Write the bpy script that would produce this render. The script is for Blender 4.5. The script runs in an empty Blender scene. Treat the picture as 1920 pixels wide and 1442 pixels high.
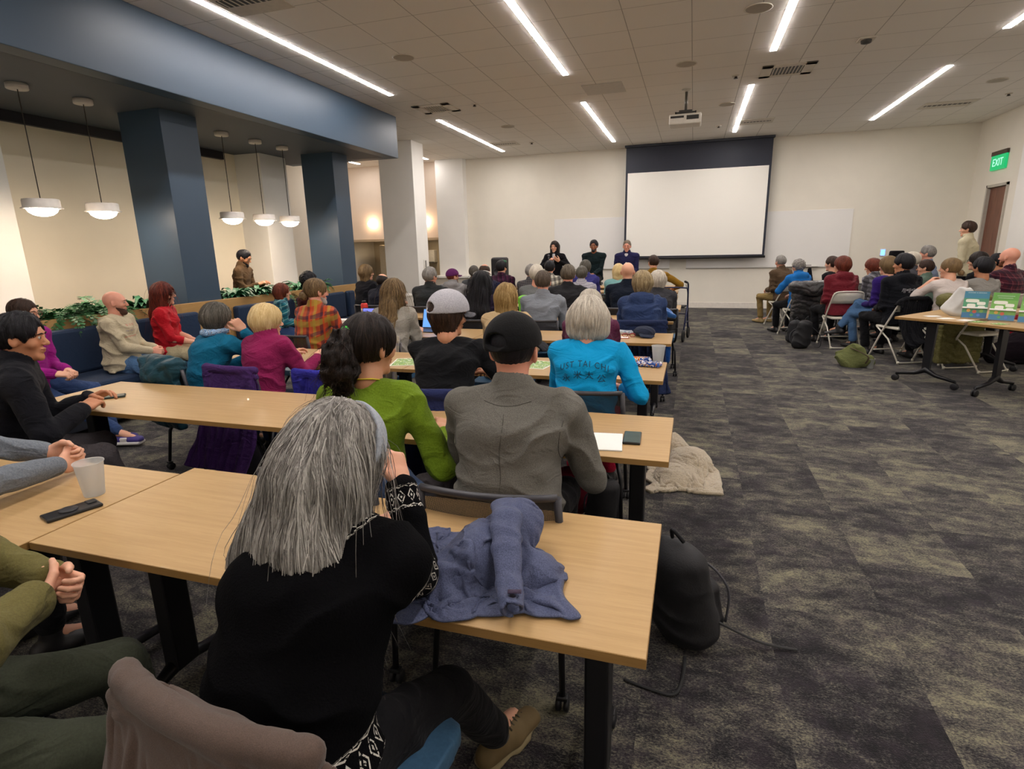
import bpy, bmesh, math, random
import numpy as np
from mathutils import Vector, Matrix, Quaternion, noise as mnoise
from mathutils.bvhtree import BVHTree

# ------------------------------------------------------------------ camera, light, exposure
SC = bpy.context.scene
COL = SC.collection
PI = math.pi
CAM_F, CAM_PITCH, CAM_YAW, CAM_ROLL, CAM_H = 1054.2143728, 0.2384639648, 0.3086136562, -0.0220270221, 1.57199427
def make_camera():
    cy, sy, cp, sp = math.cos(CAM_YAW), math.sin(CAM_YAW), math.cos(CAM_PITCH), math.sin(CAM_PITCH)
    f = Vector((-sy*cp, cy*cp, -sp)); r = Vector((cy, sy, 0)); u = r.cross(f)
    cr, sr = math.cos(CAM_ROLL), math.sin(CAM_ROLL)
    r2 = cr*r + sr*u; u2 = -sr*r + cr*u
    cd = bpy.data.cameras.new('camera'); c = bpy.data.objects.new('camera', cd); COL.objects.link(c)
    cd.sensor_width = 36; cd.lens = 36*CAM_F/1920; cd.clip_start = 0.02; cd.clip_end = 100
    c.matrix_world = Matrix(((r2.x, u2.x, -f.x, 0), (r2.y, u2.y, -f.y, 0), (r2.z, u2.z, -f.z, CAM_H), (0, 0, 0, 1)))
    SC.camera = c
make_camera()
W = bpy.data.worlds.new('world'); SC.world = W; W.use_nodes = True
W.node_tree.nodes['Background'].inputs[0].default_value = (.9, .85, .8, 1)
W.node_tree.nodes['Background'].inputs[1].default_value = 0.05
SC.view_settings.view_transform = 'Standard'; SC.view_settings.look = 'None'
SC.view_settings.gamma = 1; SC.view_settings.use_curve_mapping = False
SC.view_settings.exposure = 0.36
STRIP_E = 56.0; PENDANT_E = 45.0
SC.cycles.use_denoising = True
SC.cycles.max_bounces = 8; SC.cycles.diffuse_bounces = 5; SC.cycles.glossy_bounces = 3
SC.cycles.transmission_bounces = 6; SC.cycles.transparent_max_bounces = 12
SC.cycles.use_adaptive_sampling = True; SC.cycles.adaptive_threshold = 0.02
SC.cycles.sample_clamp_indirect = 2.5
random.seed(7)
RNG = np.random.default_rng(7)

# ------------------------------------------------------------------ materials
MATS = {}
def srgb(c):
    if isinstance(c, str):
        c = c.lstrip('#'); c = [int(c[i:i+2], 16)/255 for i in (0, 2, 4)]
    return tuple((x/12.92 if x <= .04045 else ((x+.055)/1.055)**2.4) for x in c)
class NT:
    """tiny node-tree helper"""
    def __init__(s, name):
        s.m = bpy.data.materials.new(name); s.m.use_nodes = True; s.t = s.m.node_tree
        s.b = s.t.nodes['Principled BSDF']
    def n(s, typ, **kw):
        nd = s.t.nodes.new('ShaderNode'+typ)
        for k, v in kw.items():
            if k in nd.inputs.keys() if hasattr(nd.inputs, 'keys') else False: nd.inputs[k].default_value = v
            else: setattr(nd, k, v)
        return nd
    def l(s, a, b): s.t.links.new(a, b)
    def setin(s, nd, idx, v):
        if isinstance(v, bpy.types.NodeSocket): s.l(v, nd.inputs[idx])
        elif v is not None: nd.inputs[idx].default_value = v
    def math(s, op, a, b=None, c=None):
        nd = s.t.nodes.new('ShaderNodeMath'); nd.operation = op
        s.setin(nd, 0, a); s.setin(nd, 1, b)
        if c is not None: s.setin(nd, 2, c)
        return nd.outputs[0]
    def coord(s, kind='Object', scale=(1, 1, 1), loc=(0, 0, 0), rot=(0, 0, 0)):
        tc = s.t.nodes.new('ShaderNodeTexCoord'); mp = s.t.nodes.new('ShaderNodeMapping')
        s.l(tc.outputs[kind], mp.inputs[0]); mp.inputs['Scale'].default_value = scale
        mp.inputs['Location'].default_value = loc; mp.inputs['Rotation'].default_value = rot
        return mp.outputs[0]
    def noise(s, vec, scale=5, detail=3, rough=.5, dist=0):
        nd = s.t.nodes.new('ShaderNodeTexNoise'); s.setin(nd, 'Vector', vec)
        nd.inputs['Scale'].default_value = scale; nd.inputs['Detail'].default_value = detail
        nd.inputs['Roughness'].default_value = rough; nd.inputs['Distortion'].default_value = dist
        return nd.outputs[0]
    def ramp(s, fac, stops, interp='LINEAR'):
        nd = s.t.nodes.new('ShaderNodeValToRGB'); s.l(fac, nd.inputs[0]); e = nd.color_ramp.elements
        nd.color_ramp.interpolation = interp
        while len(e) < len(stops): e.new(.5)
        for i, (p, c) in enumerate(stops):
            e[i].position = p; e[i].color = (*srgb(c), 1) if not (isinstance(c, (int, float))) else (c, c, c, 1)
        return nd.outputs[0]
    def mix(s, fac, a, b, mode='MIX'):
        nd = s.t.nodes.new('ShaderNodeMix'); nd.data_type = 'RGBA'; nd.blend_type = mode
        s.setin(nd, 0, fac)
        for i, v in ((6, a), (7, b)):
            if isinstance(v, bpy.types.NodeSocket): s.l(v, nd.inputs[i])
            else: nd.inputs[i].default_value = (*srgb(v), 1)
        return nd.outputs[2]
    def base(s, v):
        if isinstance(v, bpy.types.NodeSocket): s.l(v, s.b.inputs['Base Color'])
        else: s.b.inputs['Base Color'].default_value = (*srgb(v), 1)
    def bump(s, h, dist=.002, strength=1):
        nd = s.t.nodes.new('ShaderNodeBump'); nd.inputs['Distance'].default_value = dist
        nd.inputs['Strength'].default_value = strength
        s.l(h, nd.inputs['Height']); s.l(nd.outputs[0], s.b.inputs['Normal'])
    def p(s, **kw):
        for k, v in kw.items(): s.b.inputs[k.replace('_', ' ')].default_value = v
        return s
def plain(name, col, rough=.6, metal=0, var=.06, scale=20, bump=0, **kw):
    key = ('plain', name)
    if key in MATS: return MATS[key]
    t = NT(name); v = t.coord()
    nz = t.noise(v, scale, 3)
    c = srgb(col)
    r = t.t.nodes.new('ShaderNodeMapRange'); t.l(nz, r.inputs[0])
    r.inputs[1].default_value = .25; r.inputs[2].default_value = .75
    r.inputs[3].default_value = 1-var; r.inputs[4].default_value = 1+var
    vm = t.t.nodes.new('ShaderNodeVectorMath'); vm.operation = 'SCALE'; vm.inputs[0].default_value = c
    t.l(r.outputs[0], vm.inputs['Scale']); t.l(vm.outputs[0], t.b.inputs['Base Color'])
    t.p(Roughness=rough, Metallic=metal)
    for k, vv in kw.items(): t.b.inputs[k.replace('_', ' ')].default_value = vv
    if bump: t.bump(t.noise(v, scale*4, 3), bump)
    MATS[key] = t.m; return t.m
def cloth(name, col, col2=None, scale=60, rough=.92, var=.12, bump=.0012, sheen=.03, wrinkle=.42):
    """woven or knitted cloth in one colour; col2/mott gives a heathered second tone"""
    key = ('cloth', name)
    if key in MATS: return MATS[key]
    if max(int(col.lstrip('#')[i:i+2], 16) for i in (0, 2, 4)) < 0x32:   # black and navy cloth
        col = tuple(int(col.lstrip('#')[i:i+2], 16)/255*.66 for i in (0, 2, 4)); col2 = tuple(x*1.25 for x in col)
    t = NT(name); v = t.coord()
    fine = t.noise(v, scale*3, 4, .7); big = t.noise(v, 9, 2)
    c2 = col2 or tuple(min(1, x*(1-var)) for x in [int(col.lstrip('#')[i:i+2], 16)/255 for i in (0, 2, 4)])
    f = t.ramp(fine, [(.38, 0.0), (.62, 1.0)])
    base = t.mix(f, col, c2)
    t.base(base)
    t.p(Roughness=rough, Sheen_Weight=sheen, Sheen_Roughness=.6, Specular_IOR_Level=.12)
    wr = t.noise(t.coord(scale=(1, 1, 1.9)), 6.5, 2.5, .5, 1.1); rdg = t.math('SUBTRACT', 1.0, t.math('ABSOLUTE', t.math('SUBTRACT', t.math('MULTIPLY', wr, 4), 2)))
    t.bump(t.math('ADD', t.math('MULTIPLY', t.noise(v, scale*2, 3), bump/.012), t.math('MULTIPLY', t.math('MAXIMUM', rdg, 0.0), wrinkle)), .012)
    MATS[key] = t.m; return t.m
def plaid(name, base, bands, size=.09, rough=.9):
    """bands: (colour, width, offset, axis) stripes repeating every size metres"""
    key = ('plaid', name)
    if key in MATS: return MATS[key]
    t = NT(name); v = t.coord()
    sep = t.t.nodes.new('ShaderNodeSeparateXYZ'); t.l(v, sep.inputs[0])
    X = t.math('ADD', sep.outputs[0], t.math('MULTIPLY', sep.outputs[1], .55)); Z = t.math('SUBTRACT', sep.outputs[2], t.math('MULTIPLY', sep.outputs[1], .35))
    col = t.mix(0.0, base, base)
    for c, w, off, ax in bands:
        s_ = X if ax == 'x' else Z
        ph = t.math('FRACT', t.math('ADD', t.math('DIVIDE', s_, size), off+10))
        m = t.math('LESS_THAN', ph, w)
        col = t.mix(t.math('MULTIPLY', m, .62), col, c)
    fine = t.noise(v, 300, 2); 
    col = t.mix(t.math('MULTIPLY', fine, .25), col, (0.08, 0.07, 0.07))
    t.base(col); t.p(Roughness=rough, Sheen_Weight=.1, Specular_IOR_Level=.2)
    t.bump(t.noise(v, 100, 3), .001)
    MATS[key] = t.m; return t.m
def hair_mat(name, c1, c2, c3=None):
    key = ('hair', name)
    if key in MATS: return MATS[key]
    t = NT(name)
    v = t.coord(scale=(1, 1, .12))
    nz = t.noise(v, 130, 3, .7, .6); big = t.noise(t.coord(scale=(1, 1, .3)), 22, 3, .6, .5)
    at = t.t.nodes.new('ShaderNodeAttribute'); at.attribute_name = 'rnd'
    f = t.math('ADD', t.math('MULTIPLY', nz, .55), t.math('ADD', t.math('MULTIPLY', big, .5), t.math('MULTIPLY', at.outputs['Fac'], .5)))
    t.base(t.ramp(f, [(.3, c1), (.62, c2), (.95, c3 or c2)]))
    t.p(Roughness=.5, Specular_IOR_Level=.22)
    t.bump(nz, .003)
    MATS[key] = t.m; return t.m
def skin_mat(name, col):
    key = ('skin', name)
    if key in MATS: return MATS[key]
    t = NT(name); v = t.coord()
    at = t.t.nodes.new('ShaderNodeAttribute'); at.attribute_name = 'lip'
    c = t.mix(t.math('MULTIPLY', t.noise(v, 30, 3), .35), col, tuple(x*y for x, y in zip([int(col.lstrip('#')[i:i+2], 16)/255 for i in (0, 2, 4)], (1.0, .78, .72))))
    c = t.mix(at.outputs['Fac'], c, '#a8564d')
    t.base(c); t.p(Roughness=.5, Subsurface_Weight=.06, Specular_IOR_Level=.4)
    t.b.inputs['Subsurface Radius'].default_value = (.01, .004, .002)
    t.bump(t.noise(v, 250, 2), .0004)
    MATS[key] = t.m; return t.m
def emit(name, col, e):
    key = ('emit', name)
    if key in MATS: return MATS[key]
    t = NT(name); t.base('#202020' if e < 5 else '#ffffff'); t.b.inputs['Emission Color'].default_value = (*srgb(col), 1)
    t.b.inputs['Emission Strength'].default_value = e
    MATS[key] = t.m; return t.m

# ------------------------------------------------------------------ object helpers
def link(name, me, mat=None, parent=None, smooth=False, loc=None, rot=None):
    o = bpy.data.objects.new(name, me); COL.objects.link(o)
    if mat is not None:
        for m in (mat if isinstance(mat, (list, tuple)) else [mat]): me.materials.append(m)
    if parent is not None: o.parent = parent
    if smooth and me.polygons: me.polygons.foreach_set('use_smooth', [True]*len(me.polygons))
    if loc is not None: o.location = loc
    if rot is not None: o.rotation_euler = rot if hasattr(rot, '__len__') else (0, 0, rot)
    return o
def tag(o, label, cat, group=None, kind=None):
    if label: o['label'] = label
    if cat: o['category'] = cat
    if group: o['group'] = group
    if kind: o['kind'] = kind
    return o
def thing(name, label, cat, loc=(0, 0, 0), rz=0, group=None):
    o = bpy.data.objects.new(name, None); COL.objects.link(o); o.location = loc; o.rotation_euler = (0, 0, rz)
    o.empty_display_size = .1
    return tag(o, label, cat, group)
def copy_tree(o, parent=None):
    c = o.copy(); COL.objects.link(c)
    if parent is not None: c.parent = parent
    for ch in list(o.children): copy_tree(ch, c)
    return c
class MB:
    """collects shapes into one bmesh"""
    def __init__(s): s.bm = bmesh.new()
    def poly(s, vs, faces, mi=0, smooth=False):
        v = [s.bm.verts.new(p) for p in vs]
        for f in faces:
            try:
                fc = s.bm.faces.new([v[i] for i in f]); fc.material_index = mi; fc.smooth = smooth
            except ValueError: pass
        return v
    def box(s, x0, x1, y0, y1, z0, z1, bev=0, mi=0, M=None):
        before = set(s.bm.verts)
        P = [(x, y, z) for z in (z0, z1) for y in (y0, y1) for x in (x0, x1)]
        v = s.poly(P, [(0, 2, 3, 1), (4, 5, 7, 6), (0, 1, 5, 4), (2, 6, 7, 3), (0, 4, 6, 2), (1, 3, 7, 5)], mi)
        if bev:
            es = {e for q in v for e in q.link_edges}
            r = bmesh.ops.bevel(s.bm, geom=list(es), offset=bev, segments=2, profile=.5, affect='EDGES')
            for f in r['faces']: f.material_index = mi
        if M is not None:
            for q in s.bm.verts:
                if q not in before: q.co = M @ q.co
        return s
    def tube(s, pts, r, n=10, cap=True, mi=0, closed=False, smooth=True, flat=1.0):
        pts = [Vector(p) for p in pts]; N = len(pts)
        rr = r if hasattr(r, '__len__') else [r]*N
        rings = []; up = None
        for i, p in enumerate(pts):
            if closed: d = (pts[(i+1) % N]-pts[i-1])
            else: d = (pts[min(i+1, N-1)]-pts[max(i-1, 0)])
            d = d.normalized() if d.length > 1e-9 else Vector((0, 0, 1))
            if up is None:
                up = Vector((0, 0, 1)) if abs(d.z) < .9 else Vector((1, 0, 0))
            a = d.cross(up)
            if a.length < 1e-5: a = d.cross(Vector((1, .3, 0)))
            a.normalize(); b = a.cross(d).normalized(); up = b
            rings.append([s.bm.verts.new(p+(a*math.cos(2*PI*k/n)+b*math.sin(2*PI*k/n)*flat)*rr[i]) for k in range(n)])
        for i in range(N if closed else N-1):
            A, B = rings[i], rings[(i+1) % N]
            for k in range(n):
                f = s.bm.faces.new((A[k], A[(k+1) % n], B[(k+1) % n], B[k])); f.smooth = smooth; f.material_index = mi
        if cap and not closed:
            for R_, rev in ((rings[0], False), (rings[-1], True)):
                try:
                    f = s.bm.faces.new(R_ if not rev else R_[::-1]); f.material_index = mi
                except ValueError: pass
        return s
    def lathe(s, prof, n=32, mi=0, c=(0, 0, 0), smooth=True, M=None):
        rings = []
        for r, z in prof:
            if r < 1e-6: rings.append([s.bm.verts.new((c[0], c[1], c[2]+z))])
            else: rings.append([s.bm.verts.new((c[0]+r*math.cos(2*PI*k/n), c[1]+r*math.sin(2*PI*k/n), c[2]+z)) for k in range(n)])
        for A, B in zip(rings, rings[1:]):
            for k in range(n):
                a = [A[0]] if len(A) == 1 else [A[k], A[(k+1) % n]]
                b = [B[0]] if len(B) == 1 else [B[(k+1) % n], B[k]]
                if len(a)+len(b) >= 3:
                    f = s.bm.faces.new(a+b); f.smooth = smooth; f.material_index = mi
        if M is not None:
            for R_ in rings:
                for q in R_: q.co = M @ q.co
        return s
    def prism(s, out, z0, z1, mi=0, M=None):
        n = len(out)
        vs = [(x, y, z0) for x, y in out]+[(x, y, z1) for x, y in out]
        v = s.poly(vs, [tuple(range(n))[::-1], tuple(range(n, 2*n))]+[(i, (i+1) % n, n+(i+1) % n, n+i) for i in range(n)], mi)
        if M is not None:
            for q in v: q.co = M @ q.co
        return s
    def build(s, name, mat=None, parent=None, loc=None, rot=None, recalc=True):
        if recalc: bmesh.ops.recalc_face_normals(s.bm, faces=s.bm.faces)
        me = bpy.data.meshes.new(name); s.bm.to_mesh(me); s.bm.free()
        return link(name, me, mat, parent, False, loc, rot)
def cr(pts, n=6, closed=False):
    """catmull-rom through points"""
    P = [Vector(p) for p in pts]; out = []; N = len(P)
    for i in range(N if closed else N-1):
        if closed: p0, p1, p2, p3 = P[i-1], P[i], P[(i+1) % N], P[(i+2) % N]
        else: p0, p1, p2, p3 = P[max(i-1, 0)], P[i], P[i+1], P[min(i+2, N-1)]
        for k in range(n):
            t = k/n
            out.append(.5*((2*p1)+(-p0+p2)*t+(2*p0-5*p1+4*p2-p3)*t*t+(-p0+3*p1-3*p2+p3)*t**3))
    if not closed: out.append(P[-1])
    return out

# ------------------------------------------------------------------ implicit surfaces
def _h(ix, iy, iz):
    n = (ix*73856093) ^ (iy*19349663) ^ (iz*83492791)
    n = (n ^ (n >> 13))*1274126177
    return ((n ^ (n >> 16)) & 65535).astype(np.float32)/65535.
def vnoise(P, seed=0):
    """value noise in [-1,1] at points P (N,3)"""
    i = np.floor(P).astype(np.int64); f = (P-i).astype(np.float32); f = f*f*(3-2*f); i = i+seed*131
    r = 0
    for dx in (0, 1):
        for dy in (0, 1):
            for dz in (0, 1):
                w = (f[:, 0] if dx else 1-f[:, 0])*(f[:, 1] if dy else 1-f[:, 1])*(f[:, 2] if dz else 1-f[:, 2])
                r = r+w*_h(i[:, 0]+dx, i[:, 1]+dy, i[:, 2]+dz)
    return r*2-1
def A3(v): return np.array(v, dtype=np.float32)
class SDF:
    def __init__(s): s.pr = []; s.post = []
    def cone(s, a, b, ra, rb, k=.02, op='+'):
        a, b = A3(a), A3(b); r = max(ra, rb)
        def f(P):
            ab = b-a; t = np.clip(((P-a)@ab)/max(float(ab@ab), 1e-9), 0, 1)
            return np.linalg.norm(P-a-t[..., None]*ab, axis=-1)-(ra+(rb-ra)*t)
        s.pr.append((f, np.minimum(a, b)-r, np.maximum(a, b)+r, k, op)); return s
    def chain(s, pts, rs, k=.02, op='+'):
        for i in range(len(pts)-1): s.cone(pts[i], pts[i+1], rs[i], rs[i+1], k, op)
        return s
    def ell(s, c, r, R=None, k=.02, op='+'):
        c, r = A3(c), A3(r); R = np.eye(3, dtype=np.float32) if R is None else np.array(R, dtype=np.float32)
        m = float(r.max())
        def f(P):
            q = (P-c)@R
            k0 = np.linalg.norm(q/r, axis=-1); k1 = np.linalg.norm(q/(r*r), axis=-1)
            return np.where(k1 > 1e-6, k0*(k0-1)/np.maximum(k1, 1e-6), -r.min())
        s.pr.append((f, c-m, c+m, k, op)); return s
    def seg(s, a, b, ra, rb, right, k=.03, op='+', rcap=None):
        """elliptical segment; ra/rb=(half width, half depth)"""
        a, b = A3(a), A3(b); ax = b-a; L = float(np.linalg.norm(ax)); az = ax/max(L, 1e-6)
        x = A3(right); x = x-az*float(x@az); x /= np.linalg.norm(x); y = np.cross(az, x)
        m = max(*ra, *rb)
        def f(P):
            q = P-a; t = np.clip((q@az)/max(L, 1e-6), 0, 1)
            rx = ra[0]+(rb[0]-ra[0])*t; ry = ra[1]+(rb[1]-ra[1])*t
            u = (q@x)/rx; v = (q@y)/ry; w = ((q@az)-t*L)/np.minimum(rx, ry)
            k0 = np.sqrt(u*u+v*v+w*w); k1 = np.sqrt((u/rx)**2+(v/ry)**2+(w/np.minimum(rx, ry))**2)
            return np.where(k1 > 1e-5, k0*(k0-1)/np.maximum(k1, 1e-5), -np.minimum(rx, ry))
        s.pr.append((f, np.minimum(a, b)-m, np.maximum(a, b)+m, k, op)); return s
    def box(s, c, h, R=None, r=.01, k=.01, op='+'):
        c, h = A3(c), A3(h); R = np.eye(3, dtype=np.float32) if R is None else np.array(R, dtype=np.float32)
        m = float(np.linalg.norm(h))
        def f(P):
            q = np.abs((P-c)@R)-(h-r)
            return np.linalg.norm(np.maximum(q, 0), axis=-1)+np.minimum(q.max(-1), 0)-r
        s.pr.append((f, c-m, c+m, k, op)); return s
    def plane(s, p, n, k=.005):
        """keep the side opposite to n"""
        p, n = A3(p), A3(n); n = n/np.linalg.norm(n)
        s.pr.append((lambda P: (P-p)@n, None, None, k, '&')); return s
    def func(s, f, lo, hi, k=.01, op='+'):
        s.pr.append((f, A3(lo), A3(hi), k, op)); return s
    def displace(s, f): s.post.append(f); return s
    def eval(s, vox, pad=.03):
        lo = np.min([p[1] for p in s.pr if p[4] == '+'], axis=0)-pad; hi = np.max([p[2] for p in s.pr if p[4] == '+'], axis=0)+pad
        n = np.ceil((hi-lo)/vox).astype(int)+1
        F = np.full(tuple(n), .5, dtype=np.float32)
        axs = [lo[i]+vox*np.arange(n[i], dtype=np.float32) for i in range(3)]
        for f, l, h, k, op in s.pr:
            if l is None: sl = tuple(slice(0, n[i]) for i in range(3))
            else:
                m = k+2.5*vox
                i0 = np.clip(np.floor((l-m-lo)/vox).astype(int), 0, n-1); i1 = np.clip(np.ceil((h+m-lo)/vox).astype(int)+1, 1, n)
                if (i1 <= i0).any(): continue
                sl = tuple(slice(i0[i], i1[i]) for i in range(3))
            g = np.stack(np.meshgrid(*[axs[i][sl[i]] for i in range(3)], indexing='ij'), -1).astype(np.float32)
            d = f(g).astype(np.float32); c = F[sl]
            if op == '+':
                hh = np.clip(.5+.5*(c-d)/k, 0, 1); F[sl] = c*(1-hh)+d*hh-k*hh*(1-hh)
            elif op == '-':
                d = -d; hh = np.clip(.5-.5*(c-d)/k, 0, 1); F[sl] = c*(1-hh)+d*hh+k*hh*(1-hh)
            else:
                hh = np.clip(.5-.5*(c-d)/k, 0, 1); F[sl] = c*(1-hh)+d*hh+k*hh*(1-hh)
        if s.post:
            idx = np.nonzero(np.abs(F) < .035)
            P = np.stack([axs[i][idx[i]] for i in range(3)], -1)
            for f in s.post: F[idx] += f(P).astype(np.float32)
        for ax in range(3):
            sl = [slice(None)]*3
            for e in (0, -1):
                sl[ax] = e; F[tuple(sl)] = np.maximum(F[tuple(sl)], vox*.5)
        return F, lo, vox
    def mesh(s, vox, pad=.03): return nets(*s.eval(vox, pad))
def nets(F, lo, vox):
    """surface nets -> verts (N,3), quads (M,4)"""
    I = F < 0
    n = np.array(F.shape)
    cs = [F[dx:n[0]-1+dx, dy:n[1]-1+dy, dz:n[2]-1+dz] for dx in (0, 1) for dy in (0, 1) for dz in (0, 1)]
    inside = [c < 0 for c in cs]; cnt = sum(i.astype(np.int8) for i in inside)
    act = (cnt > 0) & (cnt < 8); ci = np.stack(np.nonzero(act), -1)
    if len(ci) == 0: return np.zeros((0, 3)), np.zeros((0, 4), int)
    V = np.stack([c[act] for c in cs], -1)
    off = np.array([(a, b, c) for a in (0, 1) for b in (0, 1) for c in (0, 1)], dtype=np.float32)
    acc = np.zeros((len(ci), 3), np.float32); w = np.zeros((len(ci), 1), np.float32)
    for a in range(8):
        for b in range(a+1, 8):
            if np.abs(off[a]-off[b]).sum() != 1: continue
            va, vb = V[:, a], V[:, b]; m = (va < 0) != (vb < 0)
            t = np.where(m, va/np.where(m, va-vb, 1), 0)[:, None]
            acc += np.where(m[:, None], off[a]+(off[b]-off[a])*t, 0); w += m[:, None]
    verts = lo+(ci+acc/np.maximum(w, 1))*vox
    idm = np.full(act.shape, -1, np.int64); idm[act] = np.arange(len(ci))
    quads = []
    for ax in range(3):
        o1, o2 = [(1, 2), (2, 0), (0, 1)][ax]
        sl0 = [slice(None)]*3; sl1 = [slice(None)]*3; sl0[ax] = slice(0, -1); sl1[ax] = slice(1, None)
        a, b = I[tuple(sl0)], I[tuple(sl1)]
        e = np.stack(np.nonzero(a != b), -1)
        ok = (e[:, o1] > 0) & (e[:, o2] > 0) & (e[:, o1] < n[o1]-1) & (e[:, o2] < n[o2]-1); e = e[ok]
        ins = a[tuple(e.T)]
        def g(d1, d2):
            q = e.copy(); q[:, o1] -= d1; q[:, o2] -= d2; return idm[tuple(q.T)]
        q = np.stack([g(1, 1), g(0, 1), g(0, 0), g(1, 0)], -1)
        q[~ins] = q[~ins][:, ::-1]
        quads.append(q)
    Q = np.concatenate(quads); Q = Q[(Q >= 0).all(1)]
    return verts, Q
def np_mesh(name, V, Q, attrs=None):
    me = bpy.data.meshes.new(name); Q = np.asarray(Q)
    me.vertices.add(len(V)); me.vertices.foreach_set('co', np.asarray(V, np.float32).ravel())
    k = Q.shape[1]
    me.loops.add(Q.size); me.loops.foreach_set('vertex_index', Q.ravel().astype(np.int32))
    me.polygons.add(len(Q)); me.polygons.foreach_set('loop_start', np.arange(0, Q.size, k, dtype=np.int32))
    me.polygons.foreach_set('use_smooth', np.ones(len(Q), bool))
    me.update(calc_edges=True); me.validate()
    for nm, a in (attrs or {}).items():
        at = me.attributes.new(nm, 'FLOAT', 'POINT'); at.data.foreach_set('value', np.asarray(a, np.float32))
    return me
def sdf_obj(name, sdf, vox, mat, parent=None, attrs=None, keep=None):
    V, Q = sdf.mesh(vox)
    if keep is not None: keep.append((V, Q))
    a = {k: f(V) for k, f in (attrs or {}).items()}
    return link(name, np_mesh(name, V, Q, a), mat, parent)
def folds(amp=.006, freq=16, seed=0, direction=(0, .3, 1), sharp=1.0, band=None, rate=.58):
    """cloth folds: warped ridges running across `direction`"""
    d = A3(direction); d /= np.linalg.norm(d)
    def f(P):
        w1 = vnoise(P*4.3, seed); w2 = vnoise(P*9.1+3.7, seed+1); m = np.clip(.35+vnoise(P*4.6+11, seed+2)*1.5, 0, 1)
        ph = (P@d)*freq*2*PI*rate*.5+w1*4.2+w2*1.5
        r = 1-np.abs(np.sin(ph)); r = r**(1.2*sharp)
        g = m
        if band is not None: g = g*band(P)
        return -amp*(r-.35)*g - amp*.45*vnoise(P*7.5, seed+7) - amp*.15*vnoise(P*24, seed+5)
    return f
def rotz(a): c, s = math.cos(a), math.sin(a); return np.array([[c, -s, 0], [s, c, 0], [0, 0, 1]], np.float32)
def rotx(a): c, s = math.cos(a), math.sin(a); return np.array([[1, 0, 0], [0, c, -s], [0, s, c]], np.float32)
def roty(a): c, s = math.cos(a), math.sin(a); return np.array([[c, 0, s], [0, 1, 0], [-s, 0, c]], np.float32)

# ------------------------------------------------------------------ people
def unit(v): v = A3(v); return v/max(float(np.linalg.norm(v)), 1e-9)
def ik(a, b, l1, l2, hint):
    """joint position of a two-bone chain a->b, and the reachable end"""
    a, b = A3(a), A3(b); d = b-a; L = float(np.linalg.norm(d)); L2 = min(L, (l1+l2)*.995)
    if L > L2: b = a+d/L*L2; L = L2
    ax = d/max(float(np.linalg.norm(d)), 1e-6); x = (l1*l1-l2*l2+L*L)/(2*L); h = math.sqrt(max(l1*l1-x*x, 0))
    hp = A3(hint); hp = hp-ax*float(hp@ax); hp = unit(hp)
    return a+ax*x+hp*h, b
def hand_into(S, w, f, n, side, s=1, curl=.5, spread=.12, thumb=.5, fcurl=None):
    f = unit(f); n = A3(n); n = unit(n-f*float(n@f)); x = np.cross(f, n)*side   # x points to the thumb side
    R = np.stack([x, f, n], -1)
    S.seg(w-f*.01*s, w+f*.03*s, (.026*s, .017*s), (.034*s, .015*s), x, k=.012)
    S.box(w+f*.052*s, (.039*s, .044*s, .0135*s), R, r=.012*s, k=.014)
    for i, (u, L) in enumerate(((.029, .070), (.010, .079), (-.010, .074), (-.028, .058))):
        p = w+f*(.090-.004*abs(i-1))*s+x*u*s; d = unit(f+x*(u*spread/.03)); c = (fcurl[i] if fcurl else curl*(1+.12*i))
        ang = 0; r = .0092*s
        for q, fr in enumerate((.42, .32, .26)):
            ang += c*(.8 if q == 0 else 1.0)
            dd = unit(d*math.cos(ang)+n*math.sin(ang)); p2 = p+dd*L*fr*s
            S.cone(p, p2, r, r*.92, .004); p = p2; r *= .92
    p = w+f*.022*s+x*.030*s; d = unit(x*.62+f*.78+n*.40)
    for q, L in enumerate((.038, .032, .026)):
        d2 = unit(d+(f*.35+n*thumb-x*.55)*q*.6); p2 = p+d2*L*s; S.cone(p, p2, (.0135-.0018*q)*s, (.0118-.0018*q)*s, .006); p = p2
def head_sdf(nb, female=False, wide=1.0, long=1.0, neck_r=.054):
    S = SDF(); w = wide*(.96 if female else 1)
    S.ell((0, -.018, .032), (.076*w, .096, .088), k=.02)
    S.ell((0, .02, .02), (.068*w, .072, .072), k=.02)
    S.seg((0, .018, -.005), (0, .038, -.078*long), (.062*w, .066), (.036*w, .042), (1, 0, 0), .02)
    S.ell((0, .068, -.098*long), (.021, .016, .016), k=.016)
    for sx in (-1, 1):
        S.ell((sx*.044*w, .052, -.022), (.020, .024, .020), k=.02)
        S.ell((sx*.030, .104, .008), (.019, .020, .0135), k=.012, op='-')
        S.ell((sx*.030, .078, .008), (.0135, .0125, .0115), k=.004)
        S.ell((sx*.028, .080, .030), (.024, .009, .0065), k=.012)
        R = rotz(sx*.45)@rotx(.15)
        S.ell((sx*.079*w, -.008, -.004), (.0095, .019, .031), R, k=.006)
        S.ell((sx*.087*w, .000, .000), (.006, .009, .016), R, k=.004, op='-')
    S.cone((0, .082, .012), (0, .104, -.022), .0085, .0125, .012)
    for sx in (-1, 1): S.ell((sx*.011, .093, -.028), (.009, .010, .007), k=.006)
    S.ell((0, .083, -.052), (.022, .011, .0065), k=.006); S.ell((0, .081, -.064), (.019, .011, .0072), k=.006)
    S.ell((0, .099, -.0575), (.026, .006, .0016), k=.003, op='-')
    S.cone((0, -.022, -.04), nb, neck_r*(.9 if female else 1), neck_r*1.12, .03)
    return S
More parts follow.
